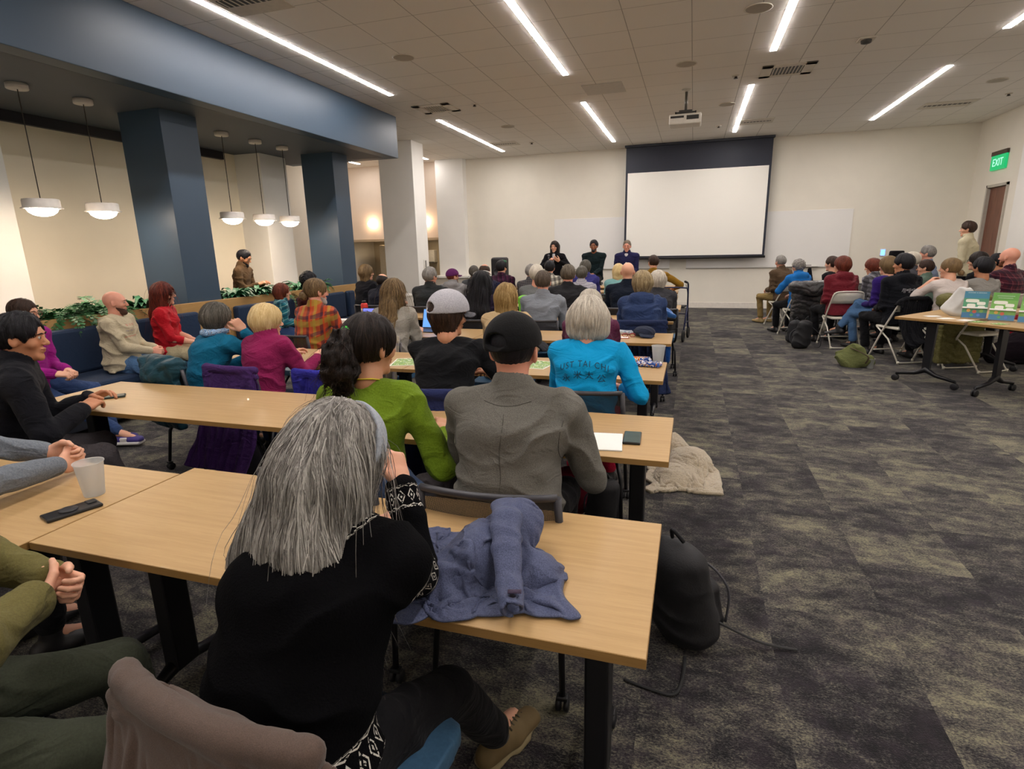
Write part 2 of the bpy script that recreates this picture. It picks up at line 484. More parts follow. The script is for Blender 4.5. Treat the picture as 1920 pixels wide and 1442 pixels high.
def hair_sdf(style, t=.014, L=.3, dl=(0, 0, -1), back=None, seed=0, part=0, fore=.052, wd=1.0):
    """hair in head space. dl: gravity, back: list of points the long hair follows"""
    S = SDF(); c = (0, -.016, .036)
    if style == 'fringe':      # balding: ring of hair round the back and sides
        S.ell((0, -.018, .030), (.076+.008, .096+.009, .088+.003), k=.01)
        S.ell((0, .012, .112), (.064, .082, .06), k=.012, op='-')
        S.ell((0, .11, .0), (.082, .085, .13), k=.01, op='-'); S.plane((0, -.05, -.062), (0, .25, -1), .012)
    elif style in ('short', 'crew', 'curlyshort'):
        tt = t if style != 'crew' else .007
        S.ell(c, (.0765+tt, .096+tt, .088+tt), k=.01)
        if style != 'crew': S.ell((0, .01, .088), (.062, .066, .034+tt), k=.02)
        S.ell((0, .120, -.022), (.070, .074, .104), k=.012, op='-')
        for sx in (-1, 1): S.ell((sx*.090, .004, -.022), (.030, .030, .040), k=.008, op='-')
        S.plane((0, -.05, -.058), (0, .62, -1), .015)
    elif style in ('bob', 'long', 'pixie'):
        b = {'pixie': .075, 'bob': L, 'long': .17}[style]
        S.ell(c, (.0765+t, .098+t, .088+t), k=.01)
        S.ell((0, -.038, .0), (.084+t*.6, .088+t*.5, .075), k=.02)
        dl = A3(dl); e = A3((0, -.040, -.01))+dl*(b-.035)
        S.seg((0, -.036, .02), e, ((.078+t)*wd, .074+t*.6), ((.074+t)*wd*(.82 if style == 'pixie' else 1.04), .060+t*.4), (1, 0, 0), .025)
        S.ell((0, .112, -.045), (.063, .074, .108), k=.012, op='-')
        S.seg((0, .06, -.04), (0, .075, -.32), (.060, .075), (.062, .08), (1, 0, 0), .01, '-')
    elif style in ('tail', 'bun'):
        S.ell(c, (.0765+t*.7, .097+t*.8, .088+t*.7), k=.01)
        S.ell((0, .112, -.03), (.070, .074, .094), k=.012, op='-')
        for sx in (-1, 1): S.ell((sx*.088, .008, -.03), (.024, .030, .040), k=.01, op='-')
        S.plane((0, -.05, -.066), (0, .5, -1), .012)
    if back is not None:
        for i in range(len(back)-1):
            (p, rw, rd), (q, rw2, rd2) = back[i], back[i+1]
            S.seg(p, q, (rw, rd), (rw2, rd2), (1, 0, 0), .05)
    if style == 'bun': S.ell((0, -.118, .028), (.042, .034, .040), k=.012)
    amp = {'short': .0055, 'crew': .001, 'fringe': .0025, 'pixie': .005, 'bob': .005, 'long': .007, 'tail': .003, 'bun': .003, 'curlyshort': .010}[style]
    def f(P):
        ph = np.arctan2(P[:, 0], -(P[:, 1]+.01)); q = np.stack([ph*9, P[:, 2]*9, np.linalg.norm(P[:, :2], axis=1)*10], -1)
        if style == 'curlyshort': q = P*55
        r = vnoise(q, seed)+.6*vnoise(q*2.1+5, seed+1)
        return -amp*r
    S.displace(f); return S
def strands(F, lo, vox, n, length, width, dl=(0, 0, -1), seed=0, curl=.25, steps=12, zmin=None, off=.002, wave=0., start=None):
    rng = np.random.default_rng(seed); V, Q = nets(F, lo, vox)
    G = np.stack(np.gradient(F, vox), -1); nmax = np.array(F.shape)-2
    def samp(P):
        u = (P-lo)/vox; i = np.clip(np.floor(u).astype(int), 0, nmax); f = np.clip(u-i, 0, 1)[:, :, None]
        def at(a, b, c): return F[i[:, 0]+a, i[:, 1]+b, i[:, 2]+c], G[i[:, 0]+a, i[:, 1]+b, i[:, 2]+c]
        val = 0; gr = 0
        for a in (0, 1):
            for b in (0, 1):
                for c in (0, 1):
                    w = (f[:, 0] if a else 1-f[:, 0])*(f[:, 1] if b else 1-f[:, 1])*(f[:, 2] if c else 1-f[:, 2])
                    v, g = at(a, b, c); val = val+v*w[:, 0]; gr = gr+g*w
        nn = np.linalg.norm(gr, axis=1, keepdims=True); return val, gr/np.maximum(nn, 1e-6)
    cand = V if start is None else V[start(V)]
    P = cand[rng.integers(0, len(cand), n)].astype(np.float32); d0 = A3(dl); h = length/steps
    L = rng.uniform(.5, 1.2, n)
    pts = []; nrm = []; jit = rng.normal(0, .25, (n, 3)).astype(np.float32); dirp = None
    phs = rng.uniform(0, 6.28, n)
    for sidx in range(steps+1):
        v, g = samp(P); out = rng.uniform(.3, 1, 1)[0]
        near = np.abs(v) < .03
        P = P-np.where(near, np.clip(v-off, -.01, .01), 0)[:, None]*g*.8
        pts.append(P.copy()); nrm.append(g.copy())
        t = d0-g*(g@d0)[:, None]; t = t+np.array([0, -.35, 0])*(P[:, 2:3] > .08)  # on the crown hair runs backwards
        t = t-g*np.sum(t*g, 1, keepdims=True)
        t = np.where(near[:, None], t, d0)
        tn = np.linalg.norm(t, axis=1, keepdims=True); t = t/np.maximum(tn, .05)
        t = t+jit*curl+vnoise(P*18+sidx*.01, seed+3)[:, None]*np.array([.4, 0, 0])*curl*2
        if wave: t = t+np.cross(g, t)*np.sin(phs+sidx*1.3)[:, None]*wave
        if dirp is not None: t = .5*dirp+.5*t
        t = t/np.maximum(np.linalg.norm(t, axis=1, keepdims=True), 1e-6); dirp = t
        P = P+t*(h*L)[:, None]
    pts = np.stack(pts, 1); nrm = np.stack(nrm, 1)       # n,steps+1,3
    T = np.gradient(pts, axis=1); B = np.cross(T, nrm); B /= np.maximum(np.linalg.norm(B, axis=2, keepdims=True), 1e-6)
    wv = width*np.linspace(1, .25, steps+1)[None, :, None]*rng.uniform(.5, 1.2, (n, 1, 1))
    up = nrm*width*.45
    VV = np.concatenate([pts-B*wv, pts+up, pts+B*wv], 1).reshape(n, 3, steps+1, 3)
    idx = np.arange(n*3*(steps+1)).reshape(n, 3, steps+1)
    q = []
    for a in (0, 1): q.append(np.stack([idx[:, a, :-1], idx[:, a+1, :-1], idx[:, a+1, 1:], idx[:, a, 1:]], -1).reshape(-1, 4))
    rnd = np.repeat(rng.uniform(-.5, .5, n), 3*(steps+1))
    return VV.reshape(-1, 3), np.concatenate(q), rnd
SKIN = {'fair': '#d9a88c', 'pink': '#dba088', 'tan': '#c08a68', 'brown': '#8f5f45', 'olive': '#b98a69'}
def merge(parts):
    V = []; Q = []; n = 0
    for v, q in parts:
        V.append(v); Q.append(q+n); n += len(v)
    return np.concatenate(V), np.concatenate(Q)
class Fig: pass
def person(label, top, yaw=0, hy=0, hp=0, hr=0, seat=.46, pose='sit', lean=.10, slouch=.12, twist=0, w=1.0, female=False,
           skin='fair', hair='short', hairm=None, ht=.014, hL=.17, hwd=1.0, topm=None, style='sweater', pants=None, shoe='d', hands=None,
           foldamp=.016, face=False, beard=None, glasses=None, vox=None, nstr=0, strw=.0016, strL=None, legs=None, group=None,
           handcurl=.5, palm=None, back=None, hairseed=0, fold_f=16, eblows=None, hatfn=None, curl=.25, wave=0, bare=False, hemdrop=.05, knees=None, footdir=None, headwide=1.0, sleeve='long', rnd_seed=0, hsub=None, lip=.8):
    X, Y, Z = top; dist = math.sqrt(X*X+Y*Y+.1)
    vb = vox or min(max(.0035+dist*.0013, .0052), .013); vh = min(max(.0025+dist*.0008, .0034), .0085)
    sit = pose == 'sit'; hipz = seat+.09 if sit else .93*Z/1.70
    def spine(s):
        a1, a2, a3 = lean*.6, lean+slouch*.5, lean+slouch
        u = lambda a: A3((0, math.sin(a), math.cos(a)))
        H = A3((0, 0, hipz)); Wt = H+u(a1)*.18*s; C = Wt+u(a2)*.17*s; N = C+u(a3)*.16*s
        hc = N+u(a3*.5)*.130*s+A3((0, .022+.05*hp, -.02*abs(hp)))
        return H, Wt, C, N, hc, a2, a3
    s = 1.0
    for _ in range(6):
        z = spine(s)[4][2]+.12*s; s = min(max(s*(1+(Z-z)/(z-hipz+.05)), .82), 1.14)
    H, Wt, C, N, hc, a2, a3 = spine(s)
    hs = min(max(s, .94), 1.04)
    tw = rotz(twist); rt = tw@A3((1, 0, 0)); fw = A3((0, math.cos(a3), -math.sin(a3)))
    Rh = rotz(hy)@rotx(-hp)@roty(hr)
    toploc = hc+Rh@A3((0, -.01, .12))*hs
    c_, s_ = math.cos(yaw), math.sin(yaw)
    lx = X-(c_*toploc[0]-s_*toploc[1]); ly = Y-(s_*toploc[0]+c_*toploc[1]); lz = Z-toploc[2]
    if abs(lz) < .004: lz = 0
    root = thing('person', label, 'person', (lx, ly, 0), yaw, group)
    fg = Fig(); fg.root = root; fg.s = s; fg.lz = lz; fg.hc = hc; fg.Rh = Rh; fg.hs = hs; fg.N = N; fg.C = C; fg.H = H; fg.Wt = Wt
    # residual height goes into the hips
    dz = A3((0, 0, lz)); H, Wt, C, N, hc = H+dz, Wt+dz, C+dz, N+dz, hc+dz
    fg.hc = hc; fg.N = N; fg.C = C; fg.H = H
    sw = (.172 if female else .188)*s*w**.5
    shz = N-A3((0, 0, .066*s))+fw*.0
    SH = {sd: shz+rt*sw*sd+A3((0, .01, 0)) for sd in (-1, 1)}
    hd = hands or {}
    arms = {}
    for sd in (-1, 1):
        tgt = hd.get(sd, (sd*.13, .34, hipz+.09))
        hint = (eblows or {}).get(sd, (sd*.30, -.5, -1))
        e, wr = ik(SH[sd], tgt, .285*s, .255*s, hint); arms[sd] = (SH[sd], e, wr)
    LG = {}
    for sd in (-1, 1):
        hp_ = H+A3((sd*.088*s, .0, -.0))
        if sit:
            tg = (legs or {}).get(sd, (sd*.11, .40, .095)); kn, an = ik(hp_, tg, .43*s, .42*s, (knees or {}).get(sd, (sd*.15, .6, 1)))
        else: tg = (legs or {}).get(sd, (sd*.11, .0, .095)); kn, an = ik(hp_, tg, hipz*.44, hipz*.46, (0, 1, 0))
        LG[sd] = (hp_, kn, an)
    fg.arms = arms; fg.legs = LG
    sk = skin_mat('skin_'+skin, SKIN[skin])
    # --- body: one mesh
    parts = []
    nbl = Rh.T@((N+A3((0, -.0, .0)))-hc)/hs
    HS = head_sdf(nbl, female, headwide); hv, hq = HS.mesh(vh); parts.append((hc+(hv*hs)@Rh.T, hq))
    T = SDF()
    T.seg(H, Wt, (.14*w*s, .095*w), (.118*w*s, .085*w), rt, .04).seg(Wt, C, (.118*w*s, .085*w), (.135*w*s, .095), rt, .04).seg(C, N-A3((0, 0, .06)), (.135*s*w, .09), (.13*s, .06), rt, .04)
    T.cone(N-A3((0, 0, .05)), N+A3((0, 0, .02)), .055, .05, .03)
    for sd in (-1, 1):
        a = arms[sd]; T.cone(N-A3((0, 0, .05))+rt*.05*sd, a[0], .045, .045, .03)
        T.chain([a[0], a[1]], [.038, .030 if sleeve == 'long' and style != 'tee' else .036], .02)
        T.chain([a[1], a[1]*.35+a[2]*.65, a[2]], [.029 if sleeve == 'long' and style != 'tee' else .036*w**.3, .027, .023], .02)
        l = LG[sd]; T.chain([l[0], l[1]], [.078, .048], .03); T.chain([l[1], l[2]], [.046, .032], .02)
        T.cone(l[2], l[2]+A3((0, .13, -.05)), .03, .025, .02)
    parts.append(T.mesh(.016))
    for sd in (-1, 1):
        a, e, wr = arms[sd]; dirf = unit(wr-e); pn = (palm or {}).get(sd, (-sd*.35, -.1, -1))
        A = SDF(); ls = sleeve == 'long' and style != 'tee'; A.cone(e, wr, .029 if ls else .037*w**.4, .025, .01)
        A.cone(e, e*.5+wr*.5, .029 if ls else .039*w**.4, .029 if ls else .036, .02)
        hand_into(A, wr, (footdir or {}).get(('h', sd), dirf), pn, sd, .98*hs, handcurl if not isinstance(handcurl, dict) else handcurl[sd])
        parts.append(A.mesh(max(.0032, vh*.8) if not bare else max(.0032, vh*.8)))
    V, Q = merge(parts)
    def lipf(V):
        q = ((V-hc)@Rh)/hs; return np.clip(1.2-np.sqrt((q[:, 0]/.021)**2+((q[:, 2]+.058)/.0095)**2+((q[:, 1]-.09)/.02)**2), 0, 1)*lip
    body = link('body', np_mesh('body', V, Q, {'lip': lipf(V)}), sk, root)
    # --- trousers
    if pants is not None:
        B = SDF(); B.seg(H+A3((0, -.01, .0)), H*.6+Wt*.4, (.158*w*s, .118*w), (.13*w*s, .10*w), rt, .04)
        for sd in (-1, 1): B.cone(LG[sd][0], LG[sd][1], .088*w**.6, .064, .03)
        if sit: B.plane((0, -.05, seat-.005), (0, -.3, -1), .03)
        for sd in (-1, 1):
            h_, kn, an = LG[sd]; B.cone(kn, kn*.12+an*.88, .062, .055, .02)
        B.displace(folds(foldamp*.8, 18, 31+rnd_seed, (0, .6, .8)))
        sdf_obj('trousers', B, min(vb*1.4, .016), pants, root)
    if shoe == 'd': shoe = plain('shoe_black', '#1b1a1c', .5) if dist < 9 or X > 1 else None
    if shoe is not None:
        for sd in (-1, 1):
            an = LG[sd][2]; fd = unit((footdir or {}).get(sd, (sd*.12, 1, -.0))); S = SDF()
            hz = an-A3((0, 0, .055)); R_ = np.cross(fd, A3((0, 0, 1)))
            S.seg(hz-fd*.045, hz+fd*.06, (.036, .040), (.044, .040), R_, .02).seg(hz+fd*.06, hz+fd*.165, (.046, .034), (.040, .024), R_, .02)
            S.cone(an-A3((0, 0, .02)), an+A3((0, 0, .03)), .042, .040, .02); S.plane(hz+A3((0, 0, -.032)), (0, 0, -1), .003)
            sdf_obj('shoe', S, max(vh, .006), shoe, root)
    # --- top garment
    Gm = SDF(); g = .0
    thick = {'tee': 0, 'sweater': .006, 'shirt': .002, 'blazer': .012, 'coat': .022, 'hoodie': .016, 'cardigan': .014}[style]; gw = w
    wt = (.150*w*s+thick, .108*w+thick); ch = (.163*s*w**.8+thick, .112*w**.6+thick)
    hem = H+A3((0, -.005, -hemdrop))
    Gm.seg(hem, Wt, (.176*w*s+thick, .136*w+thick), wt, rt, .05); Gm.seg(Wt, C, wt, ch, rt, .05)
    Gm.seg(C, N-A3((0, .0, .075*s)), ch, (.140*s*w**.5+thick, .078+thick*.6), rt, .04)
    if female: Gm.ell(C+fw*.075+rt*.0, (.115*s*w, .055, .06), k=.04)
    Gm.seg((SH[-1]*.86+SH[1]*.14)-A3((0, .012, .022)), (SH[1]*.86+SH[-1]*.14)-A3((0, .012, .022)), (.066+thick*.6, .070+thick*.6), (.066+thick*.6, .070+thick*.6), fw, .05)
    for sd in (-1, 1):
        a, e, wr = arms[sd]
        Gm.cone(N-A3((0, .0, .034))+rt*.040*sd, a-A3((0, 0, .004)), .050+thick*.5, .056+thick*.7, .04)
        rs = .055+thick*.7; re = .045+thick*.7; rw = .034+thick*.6
        if style == 'tee' or sleeve == 'short':
            m = a*.28+e*.72 if style == 'tee' else e; Gm.cone(a, m, .056, .054, .02)
        elif sleeve == 'elbow': Gm.cone(a, e, rs, re, .02); Gm.cone(e, e*.6+wr*.4, re, rw+.01, .02)
        else:
            Gm.cone(a, e, rs, re, .022); Gm.cone(e, e*.08+wr*.92, re*1.0, rw, .02)
    nr = .056+(.004 if style != 'tee' else 0); up_ = unit(hc-N)
    if style in ('shirt', 'blazer', 'coat', 'cardigan', 'hoodie'):
        Gm.cone(N-up_*.03, N+up_*(.040 if style not in ('shirt', 'blazer') else .022), .082, .078, .02)
    if style == 'hoodie':
        Gm.seg(N-fw*.085+A3((0, 0, -.035))-rt*.07, N-fw*.085+A3((0, 0, -.035))+rt*.07, (.06, .062), (.06, .062), fw, .03)
        Gm.ell(N-fw*.10+A3((0, 0, -.05)), (.095, .05, .075), k=.03)
    Gm.plane(hem-A3((0, 0, .015 if sit else .06)), (0, 0, -1), .02)
    Gm.displace(folds(foldamp, fold_f, rnd_seed, (.15, .45, 1), band=lambda P: np.clip((np.linalg.norm(P-N, axis=1)-.09)/.08, .0, 1)))
    Gm.cone(N-up_*.045+fw*.012, hc, nr*.98, nr*1.02, .008, '-')
    if style not in ('shirt', 'blazer', 'coat'): pass
    keep = []
    at = {}
    gname = {'tee': 't_shirt', 'sweater': 'sweater', 'shirt': 'shirt', 'blazer': 'blazer', 'coat': 'coat', 'hoodie': 'hooded_sweatshirt', 'cardigan': 'cardigan'}[style]
    fg.top = sdf_obj(gname, Gm, vb, topm, root, keep=keep); fg.topgeo = keep[0]
    # --- hair
    if not nstr and dist < 7.5 and hair not in (None, 'none', 'crew'): nstr, strw, strL = 420, .0022, strL or (.07 if hair != 'bob' else .13)
    if hair and hair != 'none':
        dlh = Rh.T@A3((0, 0, -1))
        bk = None
        if back is not None:     # points given in person space relative to neck base
            bk = [(Rh.T@(N+A3(p)-hc)/hs, rw_/hs, rd_/hs) for p, rw_, rd_ in back]
        HSf = hair_sdf(hair, ht, hL, dlh, bk, hairseed, wd=hwd)
        if hsub is not None: hsub(HSf)
        F, lo, vx = HSf.eval(vh*1.05); V, Q = nets(F, lo, vx); rnd = np.zeros(len(V))
        hm = hairm
        if nstr:
            SV, SQ, r2 = strands(F, lo, vx, nstr, strL or hL*1.1, strw, dlh, hairseed+rnd_seed, curl=curl, wave=wave)
            Q = np.concatenate([Q, SQ+len(V)]); V = np.concatenate([V, SV]); rnd = np.concatenate([rnd, r2])
        fg.hair = link('hair', np_mesh('hair', hc+(V*hs)@Rh.T, Q, {'rnd': rnd}), hm, root)
    def hw(p): return Vector(hc+Rh@A3(p)*hs)
    fg.hw = hw
    if beard:
        S = SDF(); S.seg((0, .016, -.03), (0, .040, -.084), (.064*headwide, .068), (.040, .046), (1, 0, 0), .02)
        S.ell((0, .070, -.100), (.030, .024, .026), k=.02); S.plane((0, 0, -.032), (0, .35, 1), .006)
        S.ell((0, .09, -.02), (.046, .05, .030), k=.01, op='-'); S.plane((0, .0, 0), (0, -1, 0), .01)
        S.ell((0, .096, -.060), (.020, .014, .008), k=.004, op='-')
        V, Q = S.mesh(vh); link('beard', np_mesh('beard', hc+(V*hs)@Rh.T, Q, {'rnd': V[:, 0]*0}), beard, root)
    if face:
        em = plain('eye_white', '#9c928a', .3); ir = plain('iris_dark', '#1d1511', .25)
        for sd in (-1, 1):
            bm = bmesh.new(); bmesh.ops.create_uvsphere(bm, u_segments=16, v_segments=12, radius=.0122)
            for f_ in bm.faces:
                f_.smooth = True; cc = f_.calc_center_median(); f_.material_index = 1 if cc.y > .0098 else 0
            for v_ in bm.verts: v_.co = hw(Vector(v_.co)+Vector((sd*.030, 0.0790, .009)))
            me = bpy.data.meshes.new('eye'); bm.to_mesh(me); bm.free(); link('eye', me, [em, ir], root)
            mb = MB(); mb.tube([hw((sd*.012, .096, .026)), hw((sd*.028, .096, .031)), hw((sd*.046, .084, .026))], [.0028, .0034, .002], 6)
            mb.build('eyebrow', hairm or plain('brow', '#3a2a20'), root)
    if glasses is not None:
        mb = MB()
        for sd in (-1, 1):
            mb.tube([hw((sd*.032+.024*math.cos(a), .108-.006*abs(math.cos(a)), .004+.019*math.sin(a))) for a in np.linspace(0, 2*PI, 17)[:-1]], .0018, 6, closed=True)
            mb.tube([hw((sd*.056, .100, .010)), hw((sd*.078, .05, .012)), hw((sd*.084, -.01, .010))], .0018, 6)
        mb.tube([hw((-.009, .109, .008)), hw((0, .112, .010)), hw((.009, .109, .008))], .0018, 6)
        mb.build('glasses', glasses, root)
    if hatfn is not None: hatfn(fg, vh)
    return fg
def cap_hat(mat, brim_yaw=0, strapgap=False, brimmat=None, tilt=.0, mesh_mat=None, t=.022):
    def fn(fg, vh):
        S = SDF(); R = rotz(brim_yaw)@rotx(tilt)
        S.ell((0, -.012, .040), (.0765+t, .098+t, .086+t), k=.005); S.plane((0, 0, .028), tuple(rotx(0)@A3((0, .12, -1))), .004)
        if strapgap:
            S.ell((0, -.125, .048), (.042, .05, .030), k=.006, op='-'); S.seg((-.04, -.105, .024), (.04, -.105, .024), (.016, .010), (.016, .010), (0, 1, 0), .01)
        S.ell((0, -.012, .134+t*.5), (.008, .008, .006), k=.003)
        V, Q = S.mesh(vh); V = V@R.T
        o = link('cap', np_mesh('cap', fg.hc+(V*fg.hs)@fg.Rh.T, Q), mat, fg.root)
        B = SDF()
        def f(P):
            x, y, z = P[..., 0], P[..., 1], P[..., 2]; zz = .034-.9*x*x*6-.12*(y-.09)
            r = np.sqrt((x/.078)**2+((y-.075)/.098)**2)-1
            return np.maximum(np.maximum(r*.07, np.abs(z-zz)-.0035), -(y-.06))
        B.func(f, (-.09, .05, -.04), (.09, .19, .06)); V, Q = B.mesh(vh*.8); V = V@R.T
        link('brim', np_mesh('brim', fg.hc+(V*fg.hs)@fg.Rh.T, Q), brimmat or mat, fg.root)
        return o
    return fn

# ------------------------------------------------------------------ the room
CH = 3.9; XL, XR, YB, YN = -7.5, 5.6, 15.0, -3.5
def struct(name, mb, mat, parent=None, **k):
    o = mb.build(name, mat, parent); o['kind'] = 'structure' if parent is None else o.get('kind', 'structure')
    if parent is not None: del o['kind']
    return o
def wall_mat(name, col): return plain(name, col, .85, 0, .02, 3, .0004)
M_wall = wall_mat('wall_paint_cream', '#ece6d8'); M_wallw = wall_mat('wall_paint_white', '#f2f0ea')
M_blue = plain('blue_paint', '#33475a', .45, 0, .02, 3, .0003); M_soffit = plain('soffit_paint', '#48505a', .6, 0, .02, 3)
M_white = plain('white_paint', '#f0ede6', .55)
def carpet():
    t = NT('carpet_tiles'); v = t.coord()
    sep = t.t.nodes.new('ShaderNodeSeparateXYZ'); t.l(v, sep.inputs[0])
    fx = t.math('FLOOR', t.math('DIVIDE', t.math('ADD', sep.outputs[0], .1), .485)); 
    sh = t.math('MULTIPLY', t.math('MODULO', t.math('ADD', fx, 100), 2), .5)
    fy = t.math('FLOOR', t.math('ADD', t.math('DIVIDE', sep.outputs[1], .97), sh))
    cb = t.t.nodes.new('ShaderNodeCombineXYZ'); t.l(fx, cb.inputs[0]); t.l(fy, cb.inputs[1])
    wn = t.t.nodes.new('ShaderNodeTexWhiteNoise'); wn.noise_dimensions = '3D'; t.l(cb.outputs[0], wn.inputs[0])
    off = t.t.nodes.new('ShaderNodeVectorMath'); off.operation = 'SCALE'; t.l(wn.outputs['Color'], off.inputs[0]); off.inputs['Scale'].default_value = 1.1
    st = t.coord(scale=(1.0, 1.75, 1))
    ad = t.t.nodes.new('ShaderNodeVectorMath'); ad.operation = 'ADD'; t.l(st, ad.inputs[0]); t.l(off.outputs[0], ad.inputs[1])
    n1 = t.noise(ad.outputs[0], 1.7, 8, .68, .25)
    n2 = t.noise(ad.outputs[0], 7.5, 7, .78, .4)
    sp = t.noise(t.coord(scale=(1, 1.6, 1)), 95, 3, .8)
    f = t.math('ADD', t.math('MULTIPLY', n1, .52), t.math('ADD', t.math('MULTIPLY', n2, .48), t.math('MULTIPLY', t.math('SUBTRACT', sp, .5), .55)))
    tile = t.math('MULTIPLY', t.math('SUBTRACT', wn.outputs['Value'], .5), .07)
    f = t.math('ADD', f, tile)
    c = t.ramp(f, [(.41, '#161518'), (.455, '#282628'), (.49, '#3c3a3a'), (.53, '#524f49'), (.575, '#6d6959'), (.64, '#88836c')])
    hue = t.noise(t.coord(), 9, 5, .7)
    c = t.mix(t.math('MULTIPLY', t.ramp(hue, [(.45, 0.0), (.65, 1.0)]), .3), c, '#443a44')
    t.base(c); t.p(Roughness=.98, Sheen_Weight=.1, Specular_IOR_Level=.1)
    t.bump(t.noise(t.coord(), 260, 3), .004)
    return t.m
def ceiling_mat():
    t = NT('ceiling_tiles'); v = t.coord()
    sep = t.t.nodes.new('ShaderNodeSeparateXYZ'); t.l(v, sep.inputs[0])
    def seam(ax, size, off, w):
        ph = t.math('FRACT', t.math('ADD', t.math('DIVIDE', sep.outputs[ax], size), off+50))
        return t.math('LESS_THAN', t.math('ABSOLUTE', t.math('SUBTRACT', ph, .5)), w/size)
    a = seam(0, .68, .5+.2, .0045); b = seam(1, .61, .5+.35, .0045)
    m = t.math('MAXIMUM', a, t.math('MULTIPLY', b, .8))
    c = t.mix(t.math('MULTIPLY', t.noise(v, 2.2, 2), .25), '#f3f0ea', '#ebe7df')
    c = t.mix(t.math('MULTIPLY', m, .55), c, '#5f5a50')
    t.base(c); t.p(Roughness=.95)
    t.bump(t.math('SUBTRACT', t.noise(v, 220, 2), t.math('MULTIPLY', m, 2)), .002)
    return t.m
struct('floor', MB().box(XL-.2, XR+.2, YN-.2, YB+1.6, -.1, 0), carpet())
struct('ceiling', MB().box(-9.8, XR+.2, YN-.2, YB+1.6, CH, CH+.1), ceiling_mat())
struct('wall_back', MB().box(-5.95, XR+.2, YB, YB+.15, 0, CH), M_wall)
struct('wall_near', MB().box(XL-.2, XR+.2, YN-.2, YN, 0, CH), M_wall)
# right wall with the door opening
M_frame = plain('door_frame_paint', '#b9b3a6', .5); 
mb = MB(); mb.box(XR, XR+.15, YN, 13.42, 0, CH); mb.box(XR, XR+.15, 14.26, YB, 0, CH); mb.box(XR, XR+.15, 13.42, 14.26, 2.58, CH)
struct('wall_right', mb, M_wall)
struct('trim_1', MB().box(XR-.05, XR, 12.4, 13.05, 0, CH, .004), M_wallw)
mb = MB(); mb.box(XR-.03, XR+.13, 13.42, 13.47, 0, 2.58).box(XR-.03, XR+.13, 14.21, 14.26, 0, 2.58).box(XR-.03, XR+.13, 13.42, 14.26, 2.53, 2.58)
struct('trim_2', mb, M_frame)
t = NT('door_wood'); gr = t.noise(t.coord(scale=(1, 6, .5)), 6, 5, .6, .5); t.base(t.ramp(gr, [(.3, '#5c3527'), (.7, '#7d4f3c')])); t.p(Roughness=.45)
dr = MB().box(XR+.03, XR+.075, 13.475, 14.205, .01, 2.525, .003).build('door_1', t.m); dr['kind'] = 'structure'
MB().box(XR+.0, XR+.03, 13.53, 13.56, 1.0, 1.18, .004).tube([(XR+.03, 13.545, 1.09), (XR-.03, 13.545, 1.09), (XR-.03, 13.66, 1.09)], .009, 8).build('door_handle', plain('steel', '#a8a8a8', .3, .9), dr)
M_base = plain('baseboard_paint', '#e6dfd4', .5)
struct('baseboard_back', MB().box(-5.95, XR, YB-.015, YB, 0, .14, .003), M_base)
struct('baseboard_right', MB().box(XR-.015, XR, YN, 12.75, 0, .14, .003), M_base)
# left side: alcove wall behind the pendants, pilaster, far kitchen recess
struct('wall_left', MB().box(XL-.15, XL, YN, 8.75, 0, CH), wall_mat('wall_shade', '#efe6d0'))
struct('trim_3', MB().box(XL, XL+.07, YN, 8.0, 3.08, 3.2, .004), plain('track_dark', '#1d1c22', .5))
struct('trim_4', MB().box(XL-.1, -6.98, 8.3, 8.95, 0, 3.2, .004), M_wallw)
struct('wall_left_pilaster', MB().box(XL-.1, -7.02, 2.4, 4.46, 0, 3.2, .004), M_wallw)
struct('wall_left_bay', MB().box(-9.95, -9.8, 8.75, 16.6, 0, CH).box(-9.8, XL-.15, 8.60, 8.75, 0, CH), M_wall)
struct('wall_back_bulkhead', MB().box(-9.8, -5.95, YB, YB+.2, 1.88, CH), wall_mat('wall_warm', '#ecdccb'))
struct('wall_back_recess', MB().box(-9.8, -5.8, YB+1.45, YB+1.6, 0, 1.95).box(-9.8, -5.8, YB+.2, YB+1.6, 1.88, 1.95), wall_mat('wall_greige', '#c9bda6'))
struct('floor_recess', MB().box(-9.9, XL-.15, 8.7, 16.7, -.1, 0), plain('recess_floor', '#6b665c', .8))
struct('trim_5', MB().box(-9.8, -5.95, YB-.02, YB, 1.83, 1.90, .003), wall_mat('trim_tan', '#b8a68c'))
mb = MB(); mb.box(-9.1, -8.1, YB+1.38, YB+1.45, 0, 1.78, .004)
struct('door_2', mb, plain('greige_panel', '#b3a88f', .5))
# blue beam, soffit and blue columns
struct('ceiling_beam_blue', MB().box(-5.42, -5.21, YN, 9.83, 3.2, CH, .006).box(XL, -5.42, 9.62, 9.83, 3.2, CH, .004), M_blue)
struct('ceiling_soffit', MB().box(XL, -5.42, YN, 9.62, 3.2, 3.26), M_soffit)
for i, (y0, y1) in enumerate(((5.42, 5.94), (8.72, 9.16))):
    struct('column_blue', MB().box(-6.48, -5.86, y0, y1, 0, 3.2, .004), M_blue)
struct('column_white', MB().box(-6.80, -5.97, 11.88, 12.45, 0, CH, .006), M_wallw)
struct('column_white', MB().box(-6.75, -5.95, 14.75, 15.0, .86, CH, .004), M_wallw)
struct('wall_half', MB().box(-6.8, -4.95, 14.55, 15.0, 0, .80, .004), wall_mat('half_wall_paint', '#cfc9bd'))
struct('trim_6', MB().box(-6.85, -4.90, 14.50, 14.99, .80, .86, .006), M_wallw)
